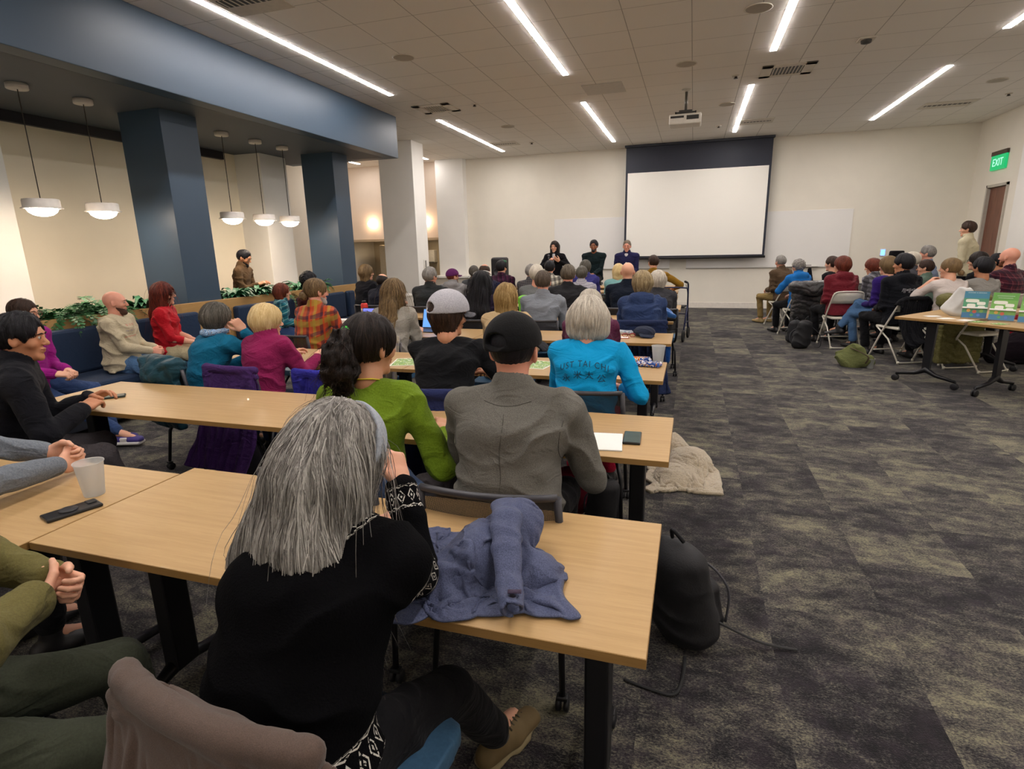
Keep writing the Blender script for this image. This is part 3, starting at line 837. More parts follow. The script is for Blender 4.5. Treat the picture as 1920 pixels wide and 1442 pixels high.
# strip lights: real lamps, recessed flush into the ceiling
M_strip = emit('strip_diffuser', '#fcf4f0', STRIP_E); M_alu = plain('light_trim', '#d8d4cc', .4)
STR = [(-4.57, 4.72, 8.51), (-4.62, 10.35, 14.18), (-1.82, 5.75, 8.48), (-1.87, 10.1, 14.0), (.83, 5.0, 8.45), (.72, 10.04, 13.92), (3.27, 10.05, 13.75),
       (-1.82, 0.2, 3.95), (.9, 0, 3.6), (3.3, 1.0, 4.75), (3.3, 5.7, 8.6), (-4.57, -1.0, 2.75), (-1.82, -3.2, -1.2), (3.3, -3.2, -.6), (-8.88, 13.5, 14.45), (-6.85, 14.05, 14.5)]
STL = ['first ceiling strip light beside the blue beam', 'far ceiling strip light beyond the blue beam end', 'long ceiling strip light left of the projector, nearer one', 'ceiling strip light left of the projection screen top', 'long ceiling strip light right of the projector, nearer one', 'ceiling strip light ending above the projection screen', 'slanting ceiling strip light above the folding chairs']
for i, (x, a, b) in enumerate(STR):
    lb = STL[i] if i < len(STL) else ('short strip light glimpsed over the kitchen recess' if i == 14 else 'tiny strip light seen right of the white column' if i == 15 else 'linear ceiling strip light overhead outside the picture')
    o = thing('ceiling_strip_light', lb, 'ceiling light', (x, (a+b)/2, CH), 0, 'linear strip lights in the ceiling'); h = (b-a)/2
    MB().box(-.050, -.042, -h, h, -.002, 0).box(.042, .050, -h, h, -.002, 0).box(-.050, .050, -h-.008, -h, -.002, 0).box(-.050, .050, h, h+.008, -.002, 0).build('frame', M_alu, o)
    MB().box(-.038, .038, -h, h, -.007, -.001, .002).build('diffuser', M_strip, o)
# pendants
M_shade = plain('pendant_white', '#ded8cf', .5); M_glow = emit('pendant_glass', '#ffe9d2', PENDANT_E); M_cord = plain('cord_dark', '#3a352c', .6)
PL = [('second pendant lamp from the left, over the fern planter', 4.86), ('third pendant, just right of the first blue column', 6.75), ('fourth pendant, middle of the trio between blue columns', 7.39), ('fifth pendant, nearest the second blue column', 7.98)]
def pendant(lb, y):
    o = thing('pendant_lamp', lb, 'pendant lamp', (-6.26, y, 3.2), 0, 'round pendant lamps over the planter')
    MB().lathe([(0, -.001), (.09, -.001), (.09, -.045), (.085, -.05), (0, -.05)], 32).build('canopy', M_shade, o)
    MB().tube([(0, 0, -.05), (0, 0, -1.06)], .005, 6).build('cord', M_cord, o)
    MB().lathe([(0, -1.045), (.03, -1.05), (.15, -1.055), (.155, -1.07), (.155, -1.13), (.175, -1.14), (.175, -1.145), (.13, -1.145)], 40).build('lamp_shade', M_shade, o)
    MB().lathe([(.13, -1.140), (.13, -1.150), (.115, -1.18), (.08, -1.205), (.04, -1.217), (0, -1.22)], 40).build('diffuser', M_glow, o)
pendant('leftmost round white pendant lamp, nearest the camera', 4.23)
for lb, y in PL: pendant(lb, y)
# globe wall lamp
for gx, lb in ((-8.9, 'glowing globe wall lamp left of the white column'), (-7.22, 'glowing globe lamp half hidden behind the white column')):
    o = thing('globe_wall_lamp', lb, 'wall lamp', (gx, YB-.02, 2.33), 0, 'globe lamps on the bulkhead')
    M_ = Matrix.Rotation(PI/2, 4, 'X')
    MB().lathe([(0, -.02), (.05, -.02), (.05, .015), (0, .015)], 24, M=M_).build('base', M_shade, o)
    bm = bmesh.new(); bmesh.ops.create_uvsphere(bm, u_segments=24, v_segments=16, radius=.10)
    for f in bm.faces: f.smooth = True
    for v in bm.verts: v.co.y -= .10
    me = bpy.data.meshes.new('globe'); bm.to_mesh(me); bm.free(); link('globe', me, emit('globe_glow', '#ffd6b0', 14), o)
# ceiling fittings
M_vent = plain('vent_dark', '#3c3a36', .6); M_ventw = plain('vent_white', '#cfc8ba', .5)
def vent(cx, cy, w, d, lb, bright=True):
    o = thing('ceiling_vent', lb, 'ceiling vent', (cx, cy, CH), 0, 'air vents in the ceiling')
    mb = MB(); 
    if bright: mb.box(-w/2, w/2, -d/2, -d/2+.1, -.014, 0, .002).box(-w/2, w/2, d/2-.1, d/2, -.014, 0, .002).box(-w/2, -w/2+.14, -d/2, d/2, -.014, 0, .002).box(w/2-.14, w/2, -d/2, d/2, -.014, 0, .002)
    else: mb.box(-w/2, w/2, -d/2, d/2, -.006, 0, .001)
    mb.build('frame', M_ventw, o)
    iw, idp = (w/2-.14, d/2-.1) if bright else (w/2-.05, d/2-.22)
    MB().box(-iw, iw, -idp, idp, -.008 if not bright else -.006, -.004 if bright else -.006).build('grille_backing', M_vent, o)
    n = 9
    for k in range(n):
        x = -iw+(k+.5)*2*iw/n; MB().box(x-.006, x+.006, -idp, idp, -.013, -.006).build('louvre', M_ventw, o)
vent(-4.28, 9.54, .66, .58, 'square ceiling vent beside the strip light on the left'); vent(1.12, 9.4, .68, .58, 'bright ceiling vent right of the projector')
vent(-4.15, 5.0, .66, .60, 'ceiling vent at the top left edge of the picture', False); vent(1.06, 12.95, .64, .5, 'small ceiling vent near the screen, right of the strip light', False)
vent(-4.25, 13.2, .6, .5, 'small far ceiling vent by the left strip light', False); vent(4.2, 12.8, .8, .55, 'ceiling vent near the right back corner', False)
o = tag(MB().box(-1.72, -1.12, 9.1, 9.68, CH-.008, CH, .002).build('ceiling_panel', plain('panel_grey', '#bdb8ae', .5)), 'square grey speaker panel set flush in the ceiling', 'ceiling panel')
SPK = [(-3.55, 7.0, 'round ceiling speaker near the long left strip light'), (-3.61, 11.42, 'round ceiling speaker beyond the left vent'), (-.21, 8.6, 'round ceiling speaker just in front of the projector'), (.51, 6.96, 'large round ceiling speaker at the top right of middle'), (.43, 11.2, 'round ceiling speaker left of the far right strip'), (4.3, 11.23, 'round ceiling speaker near the exit sign corner')]
for x, y, lb in SPK:
    o = thing('ceiling_speaker', lb, 'ceiling speaker', (x, y, CH), 0, 'round ceiling speakers')
    MB().lathe([(.135, 0), (.14, -.008), (.125, -.010), (.122, -.006)], 32).build('trim_ring', M_ventw, o)
    MB().lathe([(0, -.010), (.08, -.009), (.123, -.006)], 32).build('grille', plain('speaker_grille', '#a9a294', .6), o)
for x, y, lb in [(-3.58, 9.52, 'sprinkler head right of the left ceiling vent'), (.46, 9.45, 'sprinkler head left of the bright ceiling vent'), (.37, 13.1, 'sprinkler head near the screen top'), (-3.64, 13.3, 'sprinkler head by the far left strip light'), (4.9, 12.3, 'sprinkler head near the right wall corner')]:
    o = thing('sprinkler', lb, 'sprinkler', (x, y, CH), 0, 'ceiling sprinklers')
    MB().lathe([(0, -.001), (.055, -.001), (.05, -.010), (.03, -.012), (0, -.012)], 24).build('escutcheon', M_ventw, o)
    MB().lathe([(.02, -.010), (.018, -.03), (.03, -.034), (.03, -.038), (0, -.038)], 16).build('head', plain('sprinkler_dark', '#4a4540', .4, .6), o)
o = thing('smoke_detector', 'small white square detector on the ceiling at upper right', 'detector', (1.84, 8.4, CH))
MB().box(-.09, .09, -.09, .09, -.02, 0, .006).build('base', M_ventw, o); MB().lathe([(.06, -.02), (.055, -.05), (.03, -.058), (0, -.058)], 24).build('sensor', M_vent, o)
# projector
o = thing('projector', 'white ceiling projector hanging from a pole before the screen', 'projector', (-.22, 9.96, CH))
MB().lathe([(0, 0), (.07, 0), (.07, -.02), (.02, -.03), (0, -.03)], 20).build('ceiling_plate', M_ventw, o)
MB().tube([(0, 0, -.03), (0, 0, -.30)], .022, 12).build('pole', plain('pole_grey', '#6b6862', .4, .5), o)
MB().box(-.10, .10, -.07, .07, -.33, -.30, .005).box(-.16, -.14, -.02, .02, -.37, -.31).box(.14, .16, -.02, .02, -.37, -.31).box(-.16, .16, -.02, .02, -.335, -.315).build('bracket', plain('bracket_dark', '#33312e', .5), o)
MB().box(-.24, .24, -.17, .17, -.52, -.37, .02).build('body', plain('projector_white', '#d9d4c8', .45), o)
mb = MB(); mb.box(-.22, -.02, -.175, -.168, -.43, -.40).box(.02, .20, -.175, -.168, -.46, -.40)
mb.build('vent_slots', plain('slot_dark', '#2a2825', .6), o)
# projection screen: frame fabric
o = thing('projection_screen', 'large pull-down white projection screen with black border', 'projection screen', (-.03, 14.72, 0))
MB().box(-1.63, 1.63, -.01, .01, 1.25, CH).build('black_masking', plain('screen_black', '#1c2130', .6), o)
MB().box(-1.58, 1.58, -.014, -.010, 1.30, 3.27).build('projection_surface', plain('screen_white', '#f2efe6', .7, 0, .01, 1), o)
MB().tube([(-1.65, 0, 1.245), (1.65, 0, 1.245)], .028, 12).build('bottom_bar', plain('bar_black', '#15141a', .4), o)
MB().box(-1.66, 1.66, -.07, .07, CH-.05, CH-.001, .004).build('housing', plain('housing_dark', '#2b2f3a', .5), o)
# whiteboards
M_wb = plain('whiteboard', '#f0eeea', .25, 0, .01, 2)
for x0, x1, lb in ((-3.51, -.55, 'wide whiteboard behind the three speakers, left of the screen'), (-.15, 3.42, 'wide whiteboard right of the projection screen, above the folding chairs')):
    o = thing('whiteboard', lb, 'whiteboard', ((x0+x1)/2, YB-.003, 0), 0, 'whiteboards on the back wall'); h = (x1-x0)/2
    MB().box(-h, h, -.02, 0, .99, 2.27, .003).build('board', M_wb, o)
    MB().box(-h, h, -.026, -.018, .97, .992, .002).build('bottom_edge', plain('edge_grey', '#a8a49c', .4), o)
o = thing('marker_tray', 'small white marker tray under the right whiteboard', 'tray', (2.5, YB, .99))
MB().box(-.42, .32, -.09, -.026, .0, .012, .003).box(-.42, .32, -.09, -.083, .0, .03, .002).build('tray', M_white, o)
MB().box(-.05, .16, -.085, -.04, .012, .045, .006).build('eraser', plain('eraser_dark', '#55504a', .8), o)
o = thing('wall_display', 'small glowing blue control display on the back wall', 'wall control', (4.1, YB, 1.29))
MB().box(-.055, .055, -.02, 0, -.08, .08, .004).build('frame', M_white, o); MB().box(-.043, .043, -.022, -.02, -.065, .065).build('screen', emit('display_blue', '#5a86ff', 3.2), o)
# exit sign
o = thing('exit_sign', 'green lit exit sign on the right wall above the door', 'exit sign', (XR, 13.92, 2.98), 0)
MB().box(-.05, -.005, -.30, .30, .14, .22, .004).build('housing', plain('exit_housing', '#4a3a30', .5), o)
MB().box(-.045, -.010, -.29, .29, -.13, .14, .006).build('panel', emit('exit_panel_glow', '#00d07a', .62), o)
def text_mesh(s, size, ext=.001, font_scale_x=1.0, space=1.0, align='CENTER'):
    cu = bpy.data.curves.new('text', 'FONT'); cu.body = s; cu.size = size; cu.extrude = ext; cu.align_x = align; cu.align_y = 'CENTER'; cu.space_character = space; cu.resolution_u = 3
    ob = bpy.data.objects.new('text', cu); COL.objects.link(ob); bpy.context.view_layer.update()
    me = bpy.data.meshes.new_from_object(ob.evaluated_get(bpy.context.evaluated_depsgraph_get())); bpy.data.objects.remove(ob); 
    if font_scale_x != 1:
        for v in me.vertices: v.co.x *= font_scale_x
    return me
me = text_mesh('EXIT', .20, .002); me.transform(Matrix(((0, 0, -1, -.048), (-1, 0, 0, 0), (0, 1, 0, .0), (0, 0, 0, 1))))
link('lettering', me, emit('exit_letters', '#b8ffe0', .9), o)
# paper towel dispenser in the recess
o = thing('towel_dispenser', 'white paper towel dispenser in the far kitchen recess', 'dispenser', (-7.75, YB+1.445, 1.18))
MB().box(-.16, .16, -.22, 0, 0, .38, .02).build('cover', M_white, o); MB().box(-.14, .14, -.225, -.2, -.02, .03, .004).build('paper_slot', plain('slot_grey', '#6a665f', .5), o)
o = thing('refrigerator', 'grey refrigerator with upright handle in the kitchen recess', 'refrigerator', (-8.6, YB+1.0, 0))
MB().box(-.55, .55, -.33, .36, .02, 1.74, .01).build('cabinet', plain('fridge_steel', '#b2a995', .4, .15), o)
MB().box(-.545, .545, -.36, -.335, .05, 1.72, .008).build('door', plain('fridge_door', '#b8ae98', .35, .15), o)
MB().tube([(.44, -.36, .6), (.44, -.41, .64), (.44, -.41, 1.30), (.44, -.36, 1.34)], .012, 8).build('handle', plain('handle_dark', '#5a554c', .3, .7), o)
for x_, lb_ in ((-8.9, 'added unseen fill light over the refrigerator'), (-7.4, 'added unseen fill light over the towel dispenser')):  # unseen fill lights, added to brighten the dark kitchen recess
    o = thing('recess_fill_light', lb_, 'ceiling light', (x_, YB+.75, 1.88), 0, 'added fill lights in the kitchen recess')
    MB().lathe([(.09, 0), (.11, -.004), (.11, 0)], 24).build('trim_ring', M_white, o); MB().lathe([(0, -.003), (.09, -.003)], 24).build('diffuser', emit('recess_fill_glow', '#ffe2bc', 40), o)
# PA speaker on a stand in the back left
o = thing('loudspeaker', 'black loudspeaker on a stand in the back left corner', 'loudspeaker', (-4.55, 13.5, 0))
S = SDF(); S.box((0, 0, 1.05), (.19, .16, .30), r=.06, k=.01); sdf_obj('cabinet', S, .014, plain('speaker_black', '#15141a', .55), o)
MB().tube([(0, 0, .76), (0, 0, .15)], .018, 10).build('pole', plain('stand_black', '#111111', .4), o)
for k in range(3):
    a = k*2*PI/3+.4; MB().tube([(0, 0, .55), (.32*math.cos(a), .32*math.sin(a), .012)], .012, 8).build('leg', plain('stand_black', '#111111', .4), o)
MB().lathe([(0, 0), (.11, 0), (.115, .02), (.1, .02)], 24, M=Matrix.Translation((0, -.165, 1.0))@Matrix.Rotation(PI/2, 4, 'X')).build('driver_ring', plain('ring_dark', '#2a2a30', .4), o)

# ------------------------------------------------------------------ cloth draping (settled once while the script runs)
def grid_sheet(w, l, nx, ny, f):
    """sheet of nx*ny cells; f(u,v)->point, u across in -w/2..w/2, v along 0..l"""
    V = [f((i/nx-.5)*w, j/ny*l) for j in range(ny+1) for i in range(nx+1)]
    Q = [(j*(nx+1)+i, j*(nx+1)+i+1, (j+1)*(nx+1)+i+1, (j+1)*(nx+1)+i) for j in range(ny) for i in range(nx)]
    return V, Q
def tube_sheet(p0, p1, r0, r1, n, m, flat=.5, up=(0, 0, 1)):
    p0, p1 = Vector(p0), Vector(p1); d = (p1-p0).normalized(); a = d.cross(Vector(up)).normalized(); b = a.cross(d)
    V = []; 
    for j in range(m+1):
        c = p0.lerp(p1, j/m); r = r0+(r1-r0)*j/m
        for i in range(n): V.append(c+a*math.cos(2*PI*i/n)*r+b*math.sin(2*PI*i/n)*r*flat)
    Q = [(j*n+i, j*n+(i+1) % n, (j+1)*n+(i+1) % n, (j+1)*n+i) for j in range(m) for i in range(n)]
    return V, Q
def join_sheets(parts):
    V = []; Q = []
    for v, q in parts: Q += [tuple(i+len(V) for i in f) for f in q]; V += list(v)
    return V, Q
def drop_cloth(V, Q, colliders, frames=45, pin=None, mass=.25, bend=.4, stiff=14, thick=.004, quality=5, selfc=False, shrink=0):
    """colliders: bmesh list; returns settled vertex list"""
    cob = []
    for bm in colliders:
        me = bpy.data.meshes.new('settle_base'); bm.to_mesh(me); bm.free(); o = bpy.data.objects.new('settle_base', me); COL.objects.link(o)
        md = o.modifiers.new('c', 'COLLISION'); o.collision.thickness_outer = .004; o.collision.cloth_friction = 25; cob.append(o)
    me = bpy.data.meshes.new('settle_sheet'); me.from_pydata([tuple(v) for v in V], [], [tuple(q) for q in Q]); o = bpy.data.objects.new('settle_sheet', me); COL.objects.link(o)
    if pin:
        g = o.vertex_groups.new(name='pin')
        for i, wt in pin: g.add([i], wt, 'REPLACE')
    md = o.modifiers.new('cloth', 'CLOTH'); s = md.settings
    s.quality = quality; s.mass = mass; s.tension_stiffness = stiff; s.compression_stiffness = stiff; s.shear_stiffness = stiff*.5; s.bending_stiffness = bend; s.air_damping = 1.5
    if shrink: s.shrink_min = shrink; s.shrink_max = shrink
    if pin: s.vertex_group_mass = 'pin'; s.pin_stiffness = 1
    md.collision_settings.distance_min = thick; md.collision_settings.collision_quality = 3; md.collision_settings.use_self_collision = selfc; md.collision_settings.self_distance_min = .006
    md.point_cache.frame_start = 1; md.point_cache.frame_end = frames+1; SC.frame_start = 1; SC.frame_end = frames+1
    for f in range(1, frames+1): SC.frame_set(f)
    dg = bpy.context.evaluated_depsgraph_get(); ev = o.evaluated_get(dg); m2 = ev.to_mesh(); R_ = [v.co.copy() for v in m2.vertices]; ev.to_mesh_clear()
    for x in [o]+cob: bpy.data.objects.remove(x)
    SC.frame_set(1)
    return R_
def cloth_obj(name, V, Q, mat, parent, solid=.006, subd=1):
    me = bpy.data.meshes.new(name); me.from_pydata([tuple(v) for v in V], [], [tuple(q) for q in Q]); me.update()
    o = link(name, me, mat, parent, True)
    if subd: m = o.modifiers.new('s', 'SUBSURF'); m.levels = subd; m.render_levels = subd
    m = o.modifiers.new('t', 'SOLIDIFY'); m.thickness = solid; m.offset = 0
    return o
def cloth_parts(V, Q, cnt, names, mat, parent, solid=.006):
    a = 0
    for n, nm in zip(cnt, names):
        cloth_obj(nm, V[a:a+n], [tuple(i-a for i in q) for q in Q if a <= q[0] < a+n], mat, parent, solid); a += n
def bm_box(x0, x1, y0, y1, z0, z1, seg=1, M=None):
    bm = bmesh.new(); mb = MB(); mb.bm.free(); mb.bm = bm; mb.box(x0, x1, y0, y1, z0, z1, 0, M=M); bmesh.ops.triangulate(bm, faces=bm.faces); return bm
def bm_tube(pts, r, n=10):
    mb = MB(); mb.tube(pts, r, n); bmesh.ops.triangulate(mb.bm, faces=mb.bm.faces); bmesh.ops.recalc_face_normals(mb.bm, faces=mb.bm.faces); return mb.bm
def bm_ball(c, r):
    bm = bmesh.new(); bmesh.ops.create_icosphere(bm, subdivisions=3, radius=1)
    for v in bm.verts: v.co = Vector((c[0]+v.co.x*r[0], c[1]+v.co.y*r[1], c[2]+v.co.z*r[2]))
    return bm
_SHEETS = {}
def chair_garment(variant):
    """jacket settled over a chair back, in the chair's own space"""
    if variant in _SHEETS: return _SHEETS[variant]
    w, back, front, amp, n, slv, fold = {'wide': (.80, .60, .22, .030, 5.5, False, False), 'long': (.74, .70, .16, .030, 6.5, False, False), 'narrow': (.56, .46, .18, .024, 4.5, False, False),
                                   'folding': (.66, .72, .16, .030, 5.0, False, True)}[variant]
    tw = .53 if variant != 'narrow' else .40; yb = -.262 if not fold else -.155; ph = len(variant)
    def f(u, v):
        x = u*tw/w; k = 2*PI*n/w
        return Vector((x+.004*math.sin(v*20+ph), yb-.01+(front-v), .885+amp*math.sin(u*k+ph+1.1*math.sin(v*4.0+ph))*(.35+1.0*abs(v-front))+.008*math.sin(v*30+u*20)))
    parts = [grid_sheet(w, front+back, 64, 58, f)]
    if slv:
        for s in (-1, 1): parts.append(tube_sheet((s*(tw/2-.05), yb-.03, .945), (s*(tw/2-.03), yb-.03-.48, .955), .080, .052, 16, 28, .45))
    V, Q = join_sheets(parts); cnt = [len(p[0]) for p in parts]
    if fold: arc = [(-.21, -.175, .78), (-.19, -.19, .81), (-.15, -.20, .835), (0, -.205, .84), (.15, -.20, .835), (.19, -.19, .81), (.21, -.175, .78)]; col = [bm_tube(arc, .014), bm_box(-.20, .20, -.165, -.145, .60, .80), bm_box(-.21, .21, -.20, .21, .42, .46)]
    else: arc = [(x, -.262-.035*(1-(x/.23)**2), .820) for x in np.linspace(-.24, .24, 9)]; col = [bm_tube(arc, .016), bm_box(-.22, .22, -.288, -.262, .50, .80), bm_box(-.235, .235, -.225, .225, .40, .47)]
    R_ = [Vector((p.x, p.y, max(p.z, .02))) for p in drop_cloth(V, Q, col, 55, bend=.25, stiff=12)]
    _SHEETS[variant] = (R_, Q, cnt); return _SHEETS[variant]

# ------------------------------------------------------------------ furniture
def wood_mat(name, a, b, axis=0, scale=7):
    t = NT(name); sc = [22, 22, 22]; sc[axis] = 1.1
    v = t.coord(scale=tuple(sc)); n = t.noise(v, scale*.35, 5, .65, .25); n2 = t.noise(v, scale*3, 2, .5)
    f = t.math('ADD', t.math('MULTIPLY', n, .75), t.math('MULTIPLY', n2, .25))
    t.base(t.ramp(f, [(.3, a), (.7, b)])); t.p(Roughness=.38, Specular_IOR_Level=.4, Coat_Weight=.08); t.bump(n2, .0002)
    return t.m
M_maple = wood_mat('maple_laminate', '#ad8c5e', '#c09f70'); M_edge = wood_mat('maple_edge', '#8f6d3c', '#9f7b49')
M_blk = plain('black_metal', '#16161a', .42, .2); M_blkp = plain('black_plastic', '#17171b', .5); M_mesh = None
def mesh_back():
    t = NT('chair_mesh'); v = t.coord()
    n = t.t.nodes.new('ShaderNodeTexWave'); n.wave_type = 'BANDS'; n.bands_direction = 'Z'; n.inputs['Scale'].default_value = 110; t.l(v, n.inputs['Vector'])
    n2 = t.t.nodes.new('ShaderNodeTexWave'); n2.wave_type = 'BANDS'; n2.bands_direction = 'X'; n2.inputs['Scale'].default_value = 110; t.l(v, n2.inputs['Vector'])
    t.base('#15151a'); t.p(Roughness=.7)
    m = t.math('MULTIPLY', n.outputs['Fac'], n2.outputs['Fac'])
    t.l(t.math('SUBTRACT', 1.0, t.math('MULTIPLY', t.math('GREATER_THAN', m, .55), .75)), t.b.inputs['Alpha'])
    return t.m
M_mesh = mesh_back()
M_seatblue = cloth('seat_blue_vinyl', '#3f6280', '#395a78', 30, .45, .1, .0006, .03, .03)
def make_table(label, x1, yn, group, mat=M_maple, L=1.825, D=.61):
    """x1 right end, yn near edge"""
    o = thing('training_table', label, 'table', (x1-L/2, yn+D/2, 0), 0, group)
    h = L/2; d = D/2
    MB().box(-h, h, -d, d, .712, .737, .0015).build('tabletop', mat, o)
    mb = MB(); mb.box(-h-.001, h+.001, -d-.001, -d+.001, .7125, .7355).box(-h-.001, h+.001, d-.001, d+.001, .7125, .7355).box(-h-.001, -h+.001, -d, d, .7125, .7355).box(h-.001, h+.001, -d, d, .7125, .7355)
    mb.build('edge_banding', M_edge, o)
    MB().box(-h+.22, h-.22, -.02, .02, .66, .70, .003).build('beam', M_blk, o)
    for sx in (-1, 1):
        x = sx*(h-.14)
        mb = MB(); mb.box(x-.035, x+.035, -.06, .06, .685, .712, .003).box(x-.034, x+.034, -.048, .048, .10, .69, .008).box(x-.05, x+.05, -.052, .052, .62, .69, .01)
        mb.build('leg', M_blk, o)
        M_ = MB(); M_.tube([(x, -.25, .075), (x, -.09, .095), (x, 0, .125), (x, .09, .095), (x, .25, .075)], [.017, .022, .032, .022, .017], 10); M_.build('foot', M_blk, o)
        for sy in (-1, 1):
            caster(o, x, sy*.25)
    return o
def caster(o, x, y, r=.032, z0=.075):
    mb = MB(); mb.tube([(x, y, z0+.01), (x, y, .045)], .008, 8).box(x-.020, x+.020, y-.015, y+.015, .048, .064, .004)
    for s in (-1, 1): mb.lathe([(0, -.009), (r*.8, -.009), (r, -.005), (r, .005), (r*.8, .009), (0, .009)], 18, M=Matrix.Translation((x+s*.014, y+.004, r))@Matrix.Rotation(PI/2, 4, 'Y'))
    mb.build('caster', M_blkp, o)
ROWS = [(-.05, 1.03), (-.05, 2.17), (-.14, 3.56), (-.14, 4.98), (-.17, 6.43), (-.12, 7.69), (-.2, 9.3), (-.22, 10.5), (-.3, 11.75)]
ORD = ['nearest', 'second', 'third', 'fourth', 'fifth', 'sixth', 'seventh', 'eighth', 'ninth']
WHAT = [('carrying the blue rain jacket', 'carrying the clear cup and phone'), ('with the notepads', 'with one phone at its left end'), ('with snack wrappers and a cup', 'under the blonde lady in magenta'), ('with a navy cap on it', 'in front of the orange plaid shirt'), ('beside the hooded navy jacket', 'behind the red bottle'), ('with the blue bag on its end', 'under the long black hair'), ('beside the walker', 'beyond the purple cap'), ('just past the walker', 'near the green haired person'), ('closest to the speakers', 'before the loudspeaker')]
for i, (xr, yn) in enumerate(ROWS):
    make_table('maple table, %s row from the camera, aisle side, %s' % (ORD[i], WHAT[i][0]), xr, yn, 'maple training tables in rows')
    make_table('maple table, %s row from the camera, inner half, %s' % (ORD[i], WHAT[i][1]), xr-1.832-(.42 if i == 4 else 0), yn-(.065 if i == 0 else 0), 'maple training tables in rows')
# tables for the display on the right
o = thing('display_table', 'maple flip-top table on casters carrying sign holders', 'table', (0, 0, 0))
c0 = Vector((2.18, 7.24, 0)); ux = Vector((3.47-2.18, 8.33-7.24, 0)).normalized(); uy = Vector((ux.y, -ux.x, 0))
o.location = c0+ux*.90+uy*.33; ang = math.atan2(ux.y, ux.x); o.rotation_euler = (0, 0, ang)
M_disp = M_maple
def flip_table(o, L, D, both=True):
    """origin at the outer corner: +x along the long edge, +y... depth is -y"""
    MB().box(0, L, -D, 0, .71, .737, .002).build('tabletop', M_maple, o)
    MB().box(-.001, L+.001, -D-.001, -D+.002, .711, .735).box(-.001, .002, -D, 0, .711, .735).box(L-.002, L+.001, -D, 0, .711, .735).build('edge_banding', M_edge, o)
    MB().box(.2, L-.2, -D/2-.02, -D/2+.02, .655, .695, .003).build('beam', M_blk, o)
    for x in ((.13, L-.16) if both else (L-.16, .13)):
        mb = MB(); mb.box(x-.05, x+.05, -D/2-.12, -D/2+.12, .68, .71, .01)
        mb.prism([(-D/2-.035, .14), (-D/2-.05, .68), (-D/2+.05, .68), (-D/2+.035, .14)], x-.02, x+.02, M=Matrix(((0, 0, 1, 0), (1, 0, 0, 0), (0, 1, 0, 0), (0, 0, 0, 1))))
        mb.build('leg', M_blk, o)
        MB().tube([(x, -D/2-.29, .085), (x, -D/2-.10, .12), (x, -D/2, .175), (x, -D/2+.10, .12), (x, -D/2+.29, .085)], [.016, .022, .036, .022, .016], 10).build('foot', M_blk, o)
        for sy in (-.29, .29): caster(o, x, -D/2+sy, .036, .085)
o.location = (2.18, 7.24, 0); o.rotation_euler = (0, 0, math.atan2(.75, .66)); flip_table(o, 1.83, .65)
o = thing('display_table', 'second maple flip-top table at the right edge of the picture', 'table', (2.69, 6.79, 0), math.atan2(-.80, .60))
M2 = None
def flip_table2(o, L, D):
    MB().box(0, L, 0, D, .71, .737, .002).build('tabletop', M_maple, o)
    MB().box(-.001, L+.001, -.001, .002, .711, .735).box(-.001, .002, 0, D, .711, .735).build('edge_banding', M_edge, o)
    MB().box(.2, L-.2, D/2-.02, D/2+.02, .655, .695, .003).build('beam', M_blk, o)
    for x in (.16, L-.16):
        mb = MB(); mb.box(x-.05, x+.05, D/2-.12, D/2+.12, .68, .71, .01)
        mb.prism([(D/2-.035, .14), (D/2-.05, .68), (D/2+.05, .68), (D/2+.035, .14)], x-.02, x+.02, M=Matrix(((0, 0, 1, 0), (1, 0, 0, 0), (0, 1, 0, 0), (0, 0, 0, 1))))
        mb.build('leg', M_blk, o)
        MB().tube([(x, D/2-.29, .085), (x, D/2-.10, .12), (x, D/2, .175), (x, D/2+.10, .12), (x, D/2+.29, .085)], [.016, .022, .036, .022, .016], 10).build('foot', M_blk, o)
        for sy in (-.29, .29): caster(o, x, D/2+sy, .036, .085)
flip_table2(o, 1.83, .62)
# planter, bench
M_plank = wood_mat('planter_wood', '#a5814f', '#b9935e', 1)
o = thing('planter_box', 'long tan wooden planter running behind the navy bench', 'planter', (-6.2, 5.5, 0))
MB().box(.34, .40, -5.5, 3.75, .02, 1.0, .003).build('front_panel', M_plank, o)
MB().box(-.46, -.42, -5.5, 3.75, .02, 1.0, .003).box(-.42, .34, 3.71, 3.75, .02, .99).build('rear_panel', M_plank, o)
mb = MB()
for y0, y1 in ((-5.45, -.09), (.45, 3.21)): mb.box(-.41, .33, y0, y1, .5, .93)
t = plain('soil', '#2e241c', .95, 0, .3, 30, .01); mb.build('soil', t, o)
M_navy = cloth('navy_vinyl', '#24344c', '#223149', 40, .55, .08, .0005, .03, .08)
o = thing('bench', 'long navy upholstered bench along the wooden planter', 'bench', (-5.5, 5.5, 0))
MB().box(-.26, .36, -5.0, 3.3, .06, .36, .01).build('base', plain('bench_base', '#1c222e', .6), o)
for k in range(6):
    y = -5.0+k*1.385; MB().box(-.27, .38, y+.006, y+1.379, .36, .46, .03).build('seat_cushion', M_navy, o)
for y0, y1 in ((-5.0, -3.75), (-3.65, -2.55), (-2.45, -1.3), (-1.2, -.10), (.52, 1.68), (1.80, 3.0), (3.1, 3.3)):
    MB().box(-.29, -.19, y0, y1, .46, .90, .03).build('back_cushion', M_navy, o)
